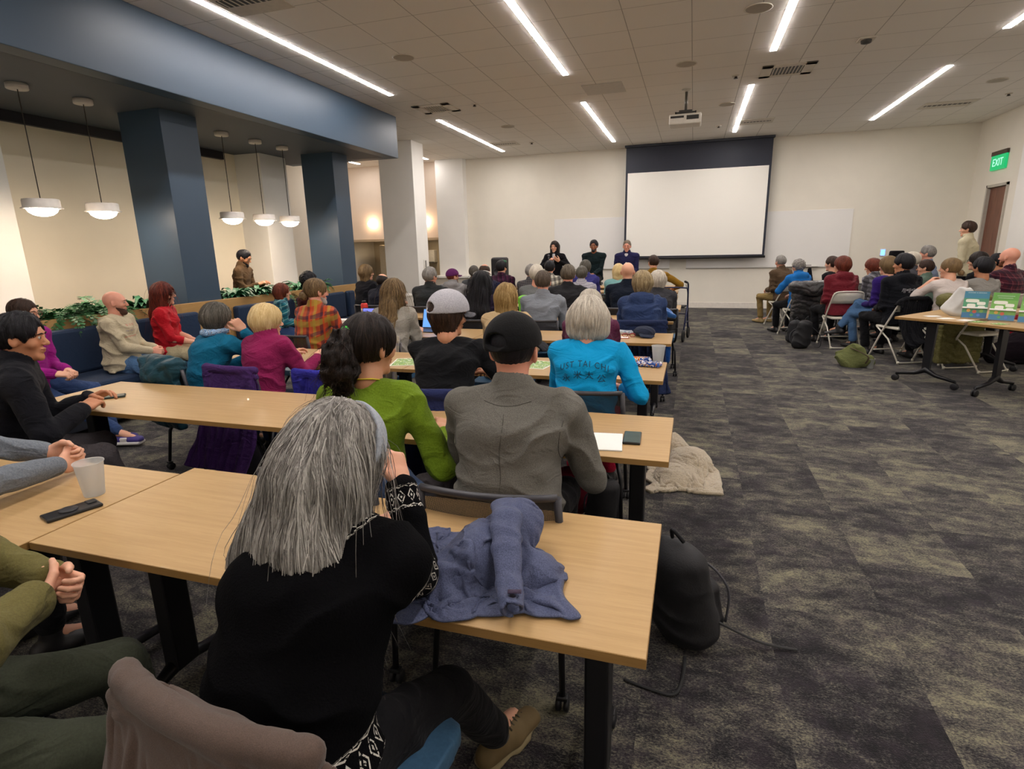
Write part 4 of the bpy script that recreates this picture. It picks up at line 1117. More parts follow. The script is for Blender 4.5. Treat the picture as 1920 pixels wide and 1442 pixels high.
# ferns
def frond(mb, base, az, L, droop, rng, wd):
    d = Vector((math.cos(az), math.sin(az), 0)); pts = []
    up = rng.uniform(.8, 1.5)
    for i in range(13):
        t = i/12; pts.append(base+d*L*t*(1-.15*t)+Vector((0, 0, L*(up*t-droop*t*t))))
    side = Vector((-d.y, d.x, 0)); mb.tube(pts, [.003]*12+[.001], 4, cap=False)
    for i in range(1, 13):
        t = i/12; w = wd*math.sin(PI*min(1, .12+t*.9))**.7; tn = (pts[i]-pts[i-1]).normalized(); nrm = side.cross(tn)
        for s in (-1, 1):
            a = pts[i]; tip = a+side*s*w+tn*w*.45-nrm*.15*w*rng.uniform(-.5, 1.5); m1 = a+side*s*w*.5+tn*(.012+w*.35); m2 = a+side*s*w*.5-tn*(.010-w*.1)
            mb.poly([a, m2, tip, m1], [(0, 1, 2, 3)], 0, True)
M_fern = NT('fern_leaf'); _n = M_fern.noise(M_fern.coord(), 14, 3); M_fern.base(M_fern.ramp(_n, [(.3, '#1f4a28'), (.55, '#316c3a'), (.75, '#3f7a48')])); M_fern.p(Roughness=.5); M_fern = M_fern.m
M_hosta = NT('broad_leaf'); _n = M_hosta.noise(M_hosta.coord(), 10, 3); M_hosta.base(M_hosta.ramp(_n, [(.3, '#27583a'), (.6, '#41805a'), (.8, '#4f8a62')])); M_hosta.p(Roughness=.45); M_hosta = M_hosta.m
def plant(kind, label, x, y, seed, n, L, s=1):
    rng = random.Random(seed); o = thing(kind, label, 'plant', (x, y, .93), 0, 'leafy plants in the wooden planter')
    mb = MB()
    if kind == 'fern':
        for k in range(n): frond(mb, Vector((rng.uniform(-.05, .05), rng.uniform(-.08, .08), 0)), rng.uniform(0, 2*PI), L*rng.uniform(.7, 1.15), rng.uniform(.9, 1.7), rng, .055*s)
        mb.build('fronds', M_fern, o, recalc=False)
    else:
        for k in range(n):
            az = rng.uniform(0, 2*PI); d = Vector((math.cos(az), math.sin(az), 0)); side = Vector((-d.y, d.x, 0)); l = L*rng.uniform(.6, 1.1); up = rng.uniform(.6, 1.7); w = .026*s*rng.uniform(.8, 1.2)
            c = [d*l*t+Vector((0, 0, l*(up*t-up*.75*t*t))) for t in (0, .2, .4, .6, .8, 1)]; ww = [.006, w*.7, w, w*.95, w*.6, .002]
            vs = [];
            for p, q in zip(c, ww): vs += [p-side*q+Vector((0, 0, q*.35)), p, p+side*q+Vector((0, 0, q*.35))]
            fs = []
            for i in range(5):
                for j in (0, 1): fs.append((i*3+j, i*3+j+1, i*3+j+4, i*3+j+3))
            mb.poly(vs, fs, 0, True)
        mb.build('leaves', M_hosta, o, recalc=False)
for a in [('fern', 'big dark fern spilling over the planter beside the glasses lady', -5.98, 4.02, 1, 44, .44, 1.4), ('fern', 'flat fern frond clump left of the bald man', -6.0, 4.42, 2, 40, .40, 1.3),
          ('leafy_plant', 'leafy plant between the bald man and the red-haired woman', -6.02, 4.95, 3, 70, .32, 1.3), ('fern', 'small fern just right of the bald man behind his head', -6.1, 4.75, 4, 24, .30, 1.2),
          ('leafy_plant', 'pale broad-leaved plant left in front of the standing man', -6.02, 6.35, 5, 90, .32, 1.3), ('leafy_plant', 'broad-leaved plant in front of the standing man waist', -6.0, 6.75, 6, 80, .32, 1.3),
          ('fern', 'spiky fern right of the standing man', -6.0, 7.15, 7, 46, .36, 1.3), ('leafy_plant', 'green plant beside the second blue column', -6.0, 7.75, 8, 80, .32, 1.3), ('fern', 'fern leaning on the second blue column', -6.02, 8.15, 9, 36, .32, 1.2),
          ('fern', 'fern at the left picture edge above the bench', -6.05, 3.3, 10, 24, .34, 1)]: plant(*a)
# chairs
M_rail = plain('chair_rail', '#34343a', .45)
def chair_geo(o, seatm=M_seatblue):
    S = SDF()
    def f(P):
        x, y, z = P[..., 0], P[..., 1], P[..., 2]; zz = .445-.03*np.clip((y-.12)/.1, 0, 1)**2
        r = (np.abs(x/.24)**6+np.abs(y/.225)**6)**(1/6)-1
        return np.maximum(r*.2, np.abs(z-zz)-.026)
    S.func(f, (-.26, -.25, .38), (.26, .25, .50)); sdf_obj('seat', S, .012, seatm, o)
    arc = [(x, -.245-.035*(1-(x/.23)**2), 0) for x in np.linspace(-.23, .23, 11)]
    mb = MB(); vs = []; fs = []
    nz = 6
    for i, (x, y, _) in enumerate(arc):
        for j in range(nz): z = .56+.255*j/(nz-1); vs.append((x*(1-.02*j/nz), y-.02*(j/nz)**2, z))
    for i in range(len(arc)-1):
        for j in range(nz-1): fs.append((i*nz+j, (i+1)*nz+j, (i+1)*nz+j+1, i*nz+j+1))
    mb.poly(vs, fs, 0, True); mb.build('back_mesh', M_mesh, o)
    mb = MB(); mb.tube([(x*.98, y-.022, .820) for x, y, _ in arc], .0125, 8).tube([(x, y, .555) for x, y, _ in arc], .011, 8)
    for s in (-1, 1): mb.tube([(s*.23, -.245, .555), (s*.232, -.25, .69), (s*.226, -.268, .82)], .013, 8)
    mb.build('back_frame', M_rail, o)
    mb = MB()
    for s in (-1, 1): mb.tube(cr([(s*.20, -.10, .415), (s*.215, -.22, .43), (s*.225, -.262, .50), (s*.228, -.262, .60)], 4), .013, 8)
    mb.tube([(-.2, -.12, .405), (.2, -.12, .405)], .011, 8).tube([(-.2, .12, .405), (.2, .12, .405)], .011, 8); mb.build('seat_frame', M_blk, o)
    for sx in (-1, 1):
        for sy in (-1, 1):
            MB().tube([(sx*.19, sy*.12, .41), (sx*.225, sy*.19, .30), (sx*.235, sy*.225, .06)], [.012, .012, .011], 8).build('leg', M_blk, o)
            caster(o, sx*.235, sy*.225, .026, .05)
CH0 = None; USED = False
def chair(label, x, y, rz, group='mesh-back chairs at the training tables'):
    global CH0, USED
    if CH0 is None:
        CH0 = thing('mesh_back_chair', label, 'chair', (x, y, 0), rz, group); chair_geo(CH0); return CH0
    c = copy_tree(CH0); c.location = (x, y, 0); c.rotation_euler = (0, 0, rz); c['label'] = label; return c
M_fold = plain('folding_white_metal', '#d9d4c6', .35, .1); M_foldp = plain('folding_white_plastic', '#d8d3c4', .5)
FC0 = None
def folding_chair(label, x, y, rz):
    global FC0
    if FC0 is not None:
        c = copy_tree(FC0); c.location = (x, y, 0); c.rotation_euler = (0, 0, rz); c['label'] = label; return c
    o = FC0 = thing('folding_chair', label, 'chair', (x, y, 0), rz, 'white folding chairs on the right')
    # front legs rise into the back frame, one inverted U
    loop = [(-.225, .22, .02), (-.222, .02, .42), (-.215, -.15, .72)] + [(-.20, -.185, .80), (-.15, -.20, .835), (0, -.205, .84), (.15, -.20, .835), (.20, -.185, .80)] + [(.215, -.15, .72), (.222, .02, .42), (.225, .22, .02)]
    MB().tube(cr(loop, 4), .0115, 8).build('back_frame', M_fold, o)
    for s in (-1, 1): MB().tube([(s*.205, .16, .44), (s*.205, -.06, .30), (s*.205, -.27, .02)], .0105, 8).build('leg', M_fold, o)
    MB().tube(cr([(-.205, -.262, .03), (-.18, -.272, .016), (0, -.274, .014), (.18, -.272, .016), (.205, -.262, .03)], 4), .009, 8).tube([(-.222, .17, .12), (.222, .17, .12)], .009, 8).build('stretcher', M_fold, o)
    mb = MB(); vs = []; fs = []
    for th in (0, 1):
        for i, x_ in enumerate(np.linspace(-.205, .205, 9)):
            for j in range(4): z = .66+.045*j*1.2; vs.append((x_, -.128-.36*(z-.66)-.02*(1-(x_/.205)**2)+th*.012, z))
    for th in (0, 1):
        for i in range(8):
            for j in range(3): q = [th*36+i*4+j, th*36+(i+1)*4+j, th*36+(i+1)*4+j+1, th*36+i*4+j+1]; fs.append(tuple(q))
    for i in range(8): fs.append((i*4, (i+1)*4, 36+(i+1)*4, 36+i*4)); fs.append((i*4+3, (i+1)*4+3, 36+(i+1)*4+3, 36+i*4+3))
    mb.poly(vs, fs, 0, True); mb.build('backrest', M_foldp, o)
    S = SDF(); S.box((0, 0, .445), (.20, .20, .016), r=.014, k=.01); sdf_obj('seat', S, .012, M_foldp, o)
    for s in (-1, 1):
        for y_, z_ in ((.222, .012), (-.272, .012)): MB().tube([(s*(.225 if y_ > 0 else .205), y_, 0.0), (s*(.225 if y_ > 0 else .205), y_-.006, .035)], .015, 10).build('foot_cap', M_foldp, o)
    return o
# generic cloth lumps
def drape(name, label, cat, x, y, rz, mat, w=.27, zt=.86, zb=.45, thick=.035, amp=.018, kind='fold', vox=.011, side=0, extra=None, group=None, seed=0, bulk=0, ybase=-.262):
    """garment hung over a chair back: x,y,rz are the chair's"""
    o = thing(name, label, cat, (x, y, 0), rz, group)
    S = SDF(); yb = ybase
    S.box((0, yb-.035, (zt+zb)/2), (w, thick*.5, (zt-zb)/2), r=.014, k=.02); S.seg((-w+.03, yb-.015, zt-.025), (w-.03, yb-.015, zt-.025), (thick*1.15, thick*.95), (thick*1.15, thick*.95), (0, 1, 0), .03)
    S.box((0, yb+.030, zt-.10), (w*.92, thick*.35, .09), r=.012, k=.02)
    if bulk: S.ell((side*w*.4, yb-.06, zt-.10), (w*.75, .05+bulk, .10), k=.04)
    if extra: extra(S)
    if kind == 'fold':
        def f(P):
            ph = P[:, 0]*52+vnoise(P*np.array([6, 6, 2.2])+seed, seed)*6.5; g = np.clip((zt-P[:, 2]-.03)/.22, .08, 1)*np.clip(.6+vnoise(P*5+seed, seed+4), .15, 1)
            return -amp*g*(np.abs(np.sin(ph*.5))-.5)-.006*vnoise(P*22, seed+2)
    else:
        def f(P):
            return -amp*.6*(np.abs(np.sin((P[:, 2]+.05*P[:, 0]+.10*vnoise(P*5, seed)+.03*vnoise(P*14, seed+9))*36))**.7-.6)-.006*vnoise(P*14, seed+2)-.003*vnoise(P*30, seed+3)
    S.displace(f); sdf_obj('cloth', S, vox, mat, o); return o
def lump(name, label, cat, loc, rz, build, mat, vox=.008, amp=.012, freq=20, seed=0, part='cloth', fd=(.3, 1, .4), group=None):
    o = thing(name, label, cat, loc, rz, group); S = SDF(); build(S)
    if amp: S.displace(folds(amp, freq, seed, fd, 1.0))
    sdf_obj(part, S, vox, mat, o); return o

# ------------------------------------------------------------------ the audience
C = cloth
H_grey = hair_mat('hair_grey', '#4d4946', '#8d8984', '#c9c5be'); H_white = hair_mat('hair_white', '#a39a8c', '#cfc6b6', '#ece5d8'); H_brown = hair_mat('hair_brown', '#1f1511', '#3c2a20', '#5f4635')
H_black = hair_mat('hair_black', '#0a0a0c', '#15141a', '#26242c'); H_dkb = hair_mat('hair_dark_brown', '#120e0d', '#251c18', '#3a2c24'); H_red = hair_mat('hair_red', '#3a1410', '#63261a', '#8a3c26')
H_blond = hair_mat('hair_blond', '#7a6038', '#a88a58', '#d6bc88'); H_pblond = hair_mat('hair_pale_blond', '#c4a46c', '#e0c792', '#f3e2b8'); H_dblond = hair_mat('hair_dark_blond', '#4a3a26', '#7a6344', '#a58c66')
H_salt = hair_mat('hair_salt_pepper', '#26241f', '#5c5850', '#8d8980'); H_auburn = hair_mat('hair_auburn', '#3a1a12', '#6e3322', '#9a5236'); H_green = hair_mat('hair_green', '#1c4a34', '#2f6a4c', '#4c8a68')
T_navy = C('trousers_navy', '#232838'); T_blk = C('trousers_black', '#17171b'); T_grey = C('trousers_grey', '#4b474a'); T_jean = C('jeans', '#3f5f86', '#587aa0', 80); T_djean = C('jeans_dark', '#2a3c62', '#344a72', 80); T_olive = C('trousers_olive', '#3c4034'); T_khaki = C('trousers_khaki', '#8a7448')
S_blk = plain('shoe_black', '#1b1a1c', .5); S_tan = plain('shoe_tan', '#9a8458', .7); S_brn = plain('shoe_brown', '#5a4a36', .7)
TB = {-1: (-.15, .40, .785), 1: (.15, .40, .785)}      # forearms on the table
def sit_at(dx=0): return {-1: (-.14+dx, .40, .785), 1: (.14+dx, .40, .785)}
LAP = {-1: (-.05, .30, .64), 1: (.06, .31, .64)}
def knit_pattern(name):
    t = NT(name); a = {}
    for k in ('bu', 'bv', 'bm'):
        n = t.t.nodes.new('ShaderNodeAttribute'); n.attribute_name = k; a[k] = n.outputs['Fac']
    fr = t.math('MULTIPLY', t.math('ABSOLUTE', t.math('SUBTRACT', t.math('FRACT', a['bv']), .5)), 2)
    cu = t.math('MULTIPLY', t.math('ABSOLUTE', t.math('SUBTRACT', a['bu'], .5)), 2)
    zig = t.math('SUBTRACT', cu, t.math('MULTIPLY', fr, .16))
    z1 = t.math('MULTIPLY', t.math('GREATER_THAN', zig, .70), t.math('LESS_THAN', zig, .80))
    z2 = t.math('GREATER_THAN', cu, .93)
    d = t.math('ADD', fr, t.math('MULTIPLY', cu, 1.3))
    di = t.math('MULTIPLY', t.math('GREATER_THAN', d, .55), t.math('LESS_THAN', d, .78)); dc = t.math('LESS_THAN', d, .22)
    nz = t.math('GREATER_THAN', t.noise(t.coord(), 150, 2), .42)
    m = t.math('MULTIPLY', t.math('MULTIPLY', t.math('MAXIMUM', t.math('MAXIMUM', z1, z2), t.math('MAXIMUM', di, dc)), nz), t.math('GREATER_THAN', a['bm'], .5))
    c = t.mix(m, '#09090b', '#c9c5bb'); t.base(c); t.p(Roughness=.97, Specular_IOR_Level=.06)
    t.bump(t.noise(t.coord(), 220, 3), .0025); return t.m
def text_on(geo, s, size, origin, direction, right, mat, name='lettering', parent=None, arc=0, depth=.002, sx=1.0, space=1.0):
    """lay letters on a garment: project along direction"""
    V, Q = geo; bvh = BVHTree.FromPolygons([tuple(map(float, v)) for v in V], [tuple(map(int, q)) for q in Q])
    me = text_mesh(s, size, 0, sx, space); o_, d_, r_ = Vector(origin), Vector(direction).normalized(), Vector(right).normalized(); u_ = r_.cross(d_)*1
    if u_.z < 0: u_ = -u_
    bm = bmesh.new(); bm.from_mesh(me); bmesh.ops.subdivide_edges(bm, edges=[e for e in bm.edges if e.calc_length() > size*.25], cuts=1)
    for v in bm.verts:
        x, y = v.co.x, v.co.y-arc*v.co.x**2
        p = o_+r_*x+u_*y; h = bvh.ray_cast(p, d_)
        v.co = (h[0]-d_*depth) if h[0] is not None else p+d_*.1
    bm.to_mesh(me); bm.free(); return link(name, me, mat, parent)
# ---- nearest row
def P1():
    km = knit_pattern('nordic_knit')
    sd_hands = {1: (-.02, .475, .965), -1: (-.10, .47, .83)}
    Nn = [((-.005, -.030, .10), .100, .085), ((-.03, -.075, -.01), .128, .062), ((-.05, -.112, -.085), .138, .034), ((-.065, -.125, -.12), .125, .02)]
    fg = person('person with long grey hair in a black Nordic-pattern cardigan leaning on the nearest table', (-0.72, 1.00, 1.24), -.10, hy=-.25, hp=.10, lean=.30, slouch=.22, w=1.10, female=True, skin='fair',
        hair='long', hairm=hair_mat('hair_silver', '#5a5652', '#9c9892', '#d6d2ca'), ht=.020, hL=.2, topm=km, style='cardigan', pants=T_blk, shoe=plain('shoe_suede', '#6e5c3c', .85), hands=sd_hands, eblows={1: (.25, .0, -1.0), -1: (-.5, .2, -1)}, vox=.0055, nstr=3400, strw=.0014, strL=.40, back=Nn, foldamp=.014, fold_f=12,
        legs={1: (.17, .62, .095), -1: (-.10, .30, .10)}, knees={1: (.1, .3, 1)}, footdir={1: (.35, 1, 0)}, handcurl={1: .9, -1: .7}, palm={1: (-.9, .2, .1), -1: (.3, -.2, -1)}, hemdrop=-.05, hwd=1.1, curl=.35, wave=.10, bare=True)
    V, Q = fg.topgeo; n = len(V); bu = np.zeros(n); bv = np.zeros(n); bm_ = np.zeros(n)
    # hem band
    z0 = V[:, 2].min(); h = (V[:, 2]-z0-.012)/.075; m = (h > 0) & (h < 1) & (V[:, 1] < .12)
    an = np.arctan2(V[:, 0], -V[:, 1]); bu[m] = h[m]; bv[m] = an[m]*5.5; bm_[m] = 1
    for sd in (-1, 1):
        a, e, wr = fg.arms[sd]
        for A, B, t0, t1, fr in ((a, e, .08, .80, 2.4), (e, wr, .70, .95, 1.6)):
            ab = B-A; t = ((V-A)@ab)/float(ab@ab); d = np.linalg.norm(V-A-np.clip(t, 0, 1)[:, None]*ab, axis=1)
            m = (t > t0) & (t < t1) & (d < (.105 if t0 < .5 else .08)) & ((t0 > .5) | ((V-A)[:, 0]*sd > -.025)); x = np.cross(ab, [0, 0, 1]); x /= np.linalg.norm(x); y = np.cross(x, ab); y /= np.linalg.norm(y)
            q = V-A; an = np.arctan2(q@x, q@y); bu[m] = ((t-t0)/(t1-t0))[m]; bv[m] = (an*fr)[m]; bm_[m] = 1
    q = V-fg.N; r = np.hypot(q[:, 0], q[:, 1]*1.0); rr = np.sqrt(q[:, 0]**2+q[:, 1]**2+(q[:, 2]*.7)**2); m = (rr > .070) & (rr < .115) & (q[:, 2] > -.12)
    bu[m] = ((rr-.070)/.045)[m]; bv[m] = (np.arctan2(q[:, 0], q[:, 1])*3)[m]; bm_[m] = 1
    for k, a in (('bu', bu), ('bv', bv), ('bm', bm_)):
        at = fg.top.data.attributes.new(k, 'FLOAT', 'POINT'); at.data.foreach_set('value', a.astype(np.float32))
    for sd, (h_, kn, an) in fg.legs.items():      # trail shoes with laces and grey socks
        hz = an-A3((0, 0, .055)); fd = unit((sd*.25, 1, 0)); R_ = np.cross(fd, A3((0, 0, 1)))
        S = SDF(); S.cone(an-A3((0, 0, .01)), an*.72+kn*.28, .042, .050, .01); sdf_obj('sock', S, .006, C('sock_grey', '#55524c'), fg.root)
        S = SDF(); S.seg(hz-fd*.06-A3((0, 0, .024)), hz+fd*.17-A3((0, 0, .024)), (.044, .014), (.046, .012), R_, .01); S.seg(hz+fd*.05-A3((0, 0, .024)), hz+fd*.10-A3((0, 0, .024)), (.052, .014), (.052, .014), R_, .03); sdf_obj('sole', S, .0055, plain('sole_tan', '#8a7c5c', .8), fg.root)
        for k in range(5):
            c = hz+fd*(.045+.022*k)+A3((0, 0, .052-.008*k)); MB().tube([c-R_*.028-A3((0, 0, .012)), c+A3((0, 0, .004)), c+R_*.028-A3((0, 0, .012))], .0035, 6).build('lace', plain('lace_olive', '#3f3a2a', .8), fg.root)
    # pale headband
    S = SDF(); S.ell((0, -.010, .042), (.0765+.026, .098+.024, .088+.020), k=.005)
    S.plane((0, .030, .05), tuple(A3((0, -1, .30))), .004); S.plane((0, .085, .05), tuple(A3((0, 1, -.20))), .004); S.plane((0, 0, .0), (0, 0, -1), .004)
    Vh, Qh = S.mesh(.004); link('headband', np_mesh('headband', fg.hc+(Vh*fg.hs)@fg.Rh.T, Qh), C('headband', '#a9afb8', wrinkle=.05), fg.root)
    return fg
P1()
person('person in an olive jacket seated at the bottom left corner, head out of view', (-1.60, .56, 1.27), -.75, lean=-.05, w=1.12, hair='short', hairm=H_brown, topm=C('olive_jacket', '#5c5631', '#686138'), style='coat', pants=T_olive, shoe=S_blk,
    hands={1: (-.10, .27, .75), -1: (-.20, .29, .75)}, eblows={1: (1.2, .2, -.35), -1: (-1, 0, -.6)}, palm={1: (-1, -.1, .2), -1: (1, -.1, .2)}, handcurl=.9, foldamp=.018, fold_f=15, vox=.007, legs={1: (.16, .52, .095), -1: (-.12, .46, .095)}, bare=True)
person('person in grey sleeves with clasped hands resting on the nearest inner table', (-2.60, 1.08, 1.30), -.35, lean=.12, hair='short', hairm=H_brown, topm=C('grey_knit', '#5f656d', '#757b82'), style='sweater', pants=T_blk,
    hands={1: (.19, .53, .80), -1: (.12, .58, .81)}, eblows={1: (1, -.2, -.6), -1: (-1, -.2, -.6)}, palm={1: (-1, -.1, -.15), -1: (1, 0, -.15)}, handcurl=.85, vox=.0065, foldamp=.016, bare=True)
# ---- second row
fg = person('person in a grey suit jacket and black cap at the second table', (-0.61, 1.95, 1.32), .06, hy=-.10, hp=.06, lean=.12, slouch=.16, w=1.14, hair='crew', hairm=H_black, topm=C('grey_suit', '#56544f', '#706d66', 110, .88, wrinkle=.28), style='blazer', pants=T_blk, shoe=S_blk,
    hands={-1: (-.12, .40, .79), 1: (.16, .36, .79)}, eblows={1: (.55, -.4, -1), -1: (-.5, -.4, -1)}, vox=.006, foldamp=.017, fold_f=13, hatfn=cap_hat(C('cap_black', '#121214', '#1b1b1e', 80, .8, wrinkle=.12), -.25, True, C('cap_brim_navy', '#23252e')), bare=True, skin='pink')
def seam_on(fg, geo, pts, mat, r=.0016, d=(0, 1, 0)):
    V, Q = geo; bvh = BVHTree.FromPolygons([tuple(map(float, v)) for v in V], [tuple(map(int, q)) for q in Q]); P = []
    for x, z in pts:
        h = bvh.ray_cast(Vector((x, -.6, z)), Vector(d))
        if h[0] is not None: P.append(h[0]-Vector(d)*.0006)
    if len(P) > 2: MB().tube(P, r, 5).build('seam', mat, fg.root)
nz_ = float(fg.N[2]); M_seam = C('suit_seam', '#474540')
seam_on(fg, fg.topgeo, [(.004*math.sin(k*.8), nz_-.055-.022*k) for k in range(22)], M_seam, .0012)
for s_ in (-1, 1): seam_on(fg, fg.topgeo, [(s_*(.200-.012*math.sin(k/12*PI)), nz_-.085-.016*k) for k in range(13)], M_seam, .0014)
seam_on(fg, fg.topgeo, [(-.085+.0085*k, nz_-.022-.012*math.sin(k/20*PI)) for k in range(21)], M_seam, .0014)
fg = person('person in an olive green sweater, dark ponytail with bright green hair tie', (-1.21, 1.95, 1.32), .0, hy=-.38, hp=.06, hr=.03, lean=.16, slouch=.18, w=1.0, female=True, skin='olive', hair='tail', hairm=H_dkb, ht=.020, topm=C('green_knit', '#5c7415', '#6b8420'), style='sweater', pants=T_grey, shoe=S_blk,
    hands={1: (.22, .34, .80), -1: (-.15, .40, .79)}, eblows={1: (.6, -.3, -1)}, vox=.006, foldamp=.016, fold_f=14, bare=True, nstr=700, strw=.0016, strL=.13, curl=.5)
def ponytail(fg, base, pts, rs, mat, n, L, tie, tiemat, amp=.012, frq=45, wave=.9):
    S = SDF(); S.chain([fg.hw(p) for p in pts], rs, .03); S.displace(lambda P: -amp*(vnoise(P*frq, 4)+.6*vnoise(P*frq*2, 9)))
    F, lo, vx = S.eval(.005); V, Q = nets(F, lo, vx); r = np.zeros(len(V))
    SV, SQ, r2 = strands(F, lo, vx, n, L, .0018, (0, -.1, -1), 5, curl=.9, wave=wave, steps=12)
    link('ponytail', np_mesh('ponytail', np.concatenate([V, SV]), np.concatenate([Q, SQ+len(V)]), {'rnd': np.concatenate([r, r2])}), mat, fg.root)
    c = fg.hw(tie[0]); ax = Vector(fg.Rh@A3(tie[1])).normalized(); a = ax.orthogonal().normalized(); b = ax.cross(a)
    mb = MB(); mb.tube([c+(a*math.cos(k*PI/8)+b*math.sin(k*PI/8))*tie[2] for k in range(16)], .009, 8, closed=True); mb.build('hair_tie', tiemat, fg.root)
ponytail(fg, None, [(0, -.100, .060), (0, -.130, .045), (.0, -.145, -.01), (.0, -.140, -.075), (.0, -.125, -.13)], [.022, .026, .052, .060, .034], H_dkb, 1500, .15, ((0, -.115, .060), (0, -1, .25), .024), plain('hair_tie_green', '#3fc83a', .6))
mb = MB(); Nn = Vector(fg.N); pts = [Nn+Vector((.062*math.cos(a), .035+.07*math.sin(a), .020-.05*(math.sin(a)+.4))) for a in np.linspace(-PI*.95, -.05, 14)]
mb.tube([fg.N[0:3]*1+A3((x_, y_, z_)) for x_, y_, z_ in [(-.075, .06, -.02), (-.066, .0, .012), (-.05, -.045, .026), (0, -.064, .026), (.05, -.045, .026), (.066, .0, .012), (.075, .06, -.02)]], .007, 8, flat=.4); mb.build('lanyard', plain('lanyard_yellow', '#c9b81e', .7), fg.root)
person('person in a black jacket at the left edge, profile turned to the right', (-3.28, 1.98, 1.29), -.62, hy=-.30, hp=.05, lean=.20, slouch=.2, w=1.18, skin='tan', hair='short', hairm=H_black, ht=.016, topm=C('black_jacket', '#16171f', '#1d1e28'), style='coat', pants=T_grey, shoe=S_blk,
    hands={1: (.14, .38, .79), -1: (-.05, .42, .80)}, eblows={1: (.7, 0, -.9)}, vox=.0065, foldamp=.014, fold_f=13, face=True, bare=True, legs={1: (.12, .50, .10), -1: (-.1, .35, .10)})
# ---- third row
fg = person('person in a bright turquoise t-shirt with dark lettering and white bobbed hair', (-0.56, 3.25, 1.27), .05, hp=.05, lean=.10, slouch=.14, w=1.12, female=True, skin='pink', hair='bob', hL=.085, ht=.028, hwd=1.22, hairm=H_white, topm=C('turquoise_tee', '#0a8ec4', '#0c96cc', 90), style='sweater', pants=C('trousers_red', '#a01030'), shoe=S_blk,
    hands={1: (.20, .26, .72), -1: (-.12, .40, .79)}, eblows={1: (.7, -.4, -1)}, nstr=1300, strw=.0026, strL=.16, vox=.0075, foldamp=.016, fold_f=12, bare=True)
M_print = plain('shirt_print', '#123a52', .8)
ct = Vector(fg.C)+Vector((0, -.4, .05))
text_on(fg.topgeo, 'UST TAI CHI', .048, ct, (0, 1, 0), (1, 0, 0), M_print, 'lettering', fg.root, arc=1.7, sx=.85, space=1.25)
for i, g in enumerate('\u6c38\u7c73\u5927\u516c'): text_on(fg.topgeo, g, .05, ct+Vector((-.10+i*.066, 0, -.062-.4*(-.10+i*.066)**2*6)), (0, 1, 0), (1, 0, 0), M_print, 'lettering', fg.root)
fg = person('person in a black t-shirt and white mesh cap, profile turned right', (-1.39, 3.15, 1.30), .12, hy=-.75, hp=.12, lean=.22, slouch=.24, w=1.08, skin='tan', hair='bob', hL=.085, ht=.012, hairm=H_brown, topm=C('black_tee', '#15161a', '#1a1b20'), style='tee', pants=T_blk, shoe=S_blk,
    hands={1: (.20, .40, .78), -1: (.02, .44, .78)}, eblows={1: (.9, -.4, -.8)}, nstr=500, strw=.002, strL=.09, vox=.0075, foldamp=.014, bare=True, hatfn=cap_hat(C('cap_mesh_white', '#b9b8bd', '#9c9ba2', 60, wrinkle=.05), 0, True, C('cap_brim_grey', '#5d5d63'), .0, t=.034))
fg = person('person in a teal top with a blue patterned scarf and short grey hair', (-3.36, 3.35, 1.21), -.25, hy=-.35, hp=.1, lean=.20, slouch=.20, w=1.0, female=True, skin='fair', hair='pixie', ht=.018, hairm=H_salt, topm=C('teal_top', '#0f5a78', '#126688'), style='sweater', pants=T_djean, shoe=S_blk,
    hands={1: (.17, .25, 1.02), -1: (.0, .40, .79)}, eblows={1: (.5, .8, -1)}, palm={1: (-1, .1, .3)}, handcurl=1.1, vox=.0085, foldamp=.014, nstr=400, strw=.0025, strL=.1, bare=True)
S = SDF()
for k in range(10):
    a = k*2*PI/10; S.ell((fg.N[0]+.062*math.cos(a), fg.N[1]+.01+.07*math.sin(a), fg.N[2]+.028), (.03, .03, .026), k=.01)
S.displace(folds(.012, 40, 3, (0, 0, 1))); sc = NT('scarf_print'); _v = sc.noise(sc.coord(), 60, 3, .6, 1.5); sc.base(sc.ramp(_v, [(.38, '#1a3a6a'), (.47, '#5d8fc0'), (.55, '#c8dcec'), (.62, '#3a2c40')])); sdf_obj('scarf', S, .006, sc.m, fg.root)
person('person with pale blond cropped hair in a magenta cardigan', (-2.92, 3.35, 1.20), -.1, hy=-.55, hp=.05, lean=.12, slouch=.14, w=1.0, female=True, skin='fair', hair='pixie', ht=.024, hairm=H_pblond, topm=C('magenta_knit', '#7d1a48', '#8c2354'), style='cardigan', pants=T_navy, shoe=S_blk,
    hands=sit_at(.03), vox=.0085, foldamp=.014, nstr=500, strw=.0025, strL=.1)
# ---- bench, left
BL = {-1: (-.12, .26, .63), 1: (.08, .28, .63)}
sn = person('person in a purple-pink sweater and glasses seated on the bench, far left', (-5.11, 3.15, 1.25), -1.25, hy=.10, hp=.08, lean=.05, slouch=.1, female=True, w=1.05, skin='fair', hair='tail', ht=.014, hairm=H_brown, topm=C('fuchsia_knit', '#86156e', '#972080'), style='sweater', pants=T_djean,
    hands={-1: (-.05, .29, .66), 1: (.10, .30, .66)}, shoe=None, legs={1: (.0, .68, .095), -1: (-.15, .50, .095)}, glasses=plain('glasses_brown', '#6a3a2a', .4), vox=.0085, foldamp=.018, face=True, handcurl=.8)
fg = person('bald person with a beard in a cream sweatshirt seated on the bench', (-5.35, 4.10, 1.24), -1.15, hy=.25, hp=.02, lean=-.06, slouch=.08, w=1.22, skin='pink', hair='none', beard=hair_mat('beard_brown', '#3a2820', '#54392c'), topm=C('cream_sweat', '#b3a78c', '#c2b69a'), style='sweater', pants=T_jean, shoe=S_brn,
    hands={-1: (-.06, .29, .66), 1: (.06, .30, .66)}, palm={-1: (1, 0, -.4), 1: (-1, 0, -.4)}, handcurl=1.0, vox=.0085, foldamp=.022, fold_f=13, face=True)
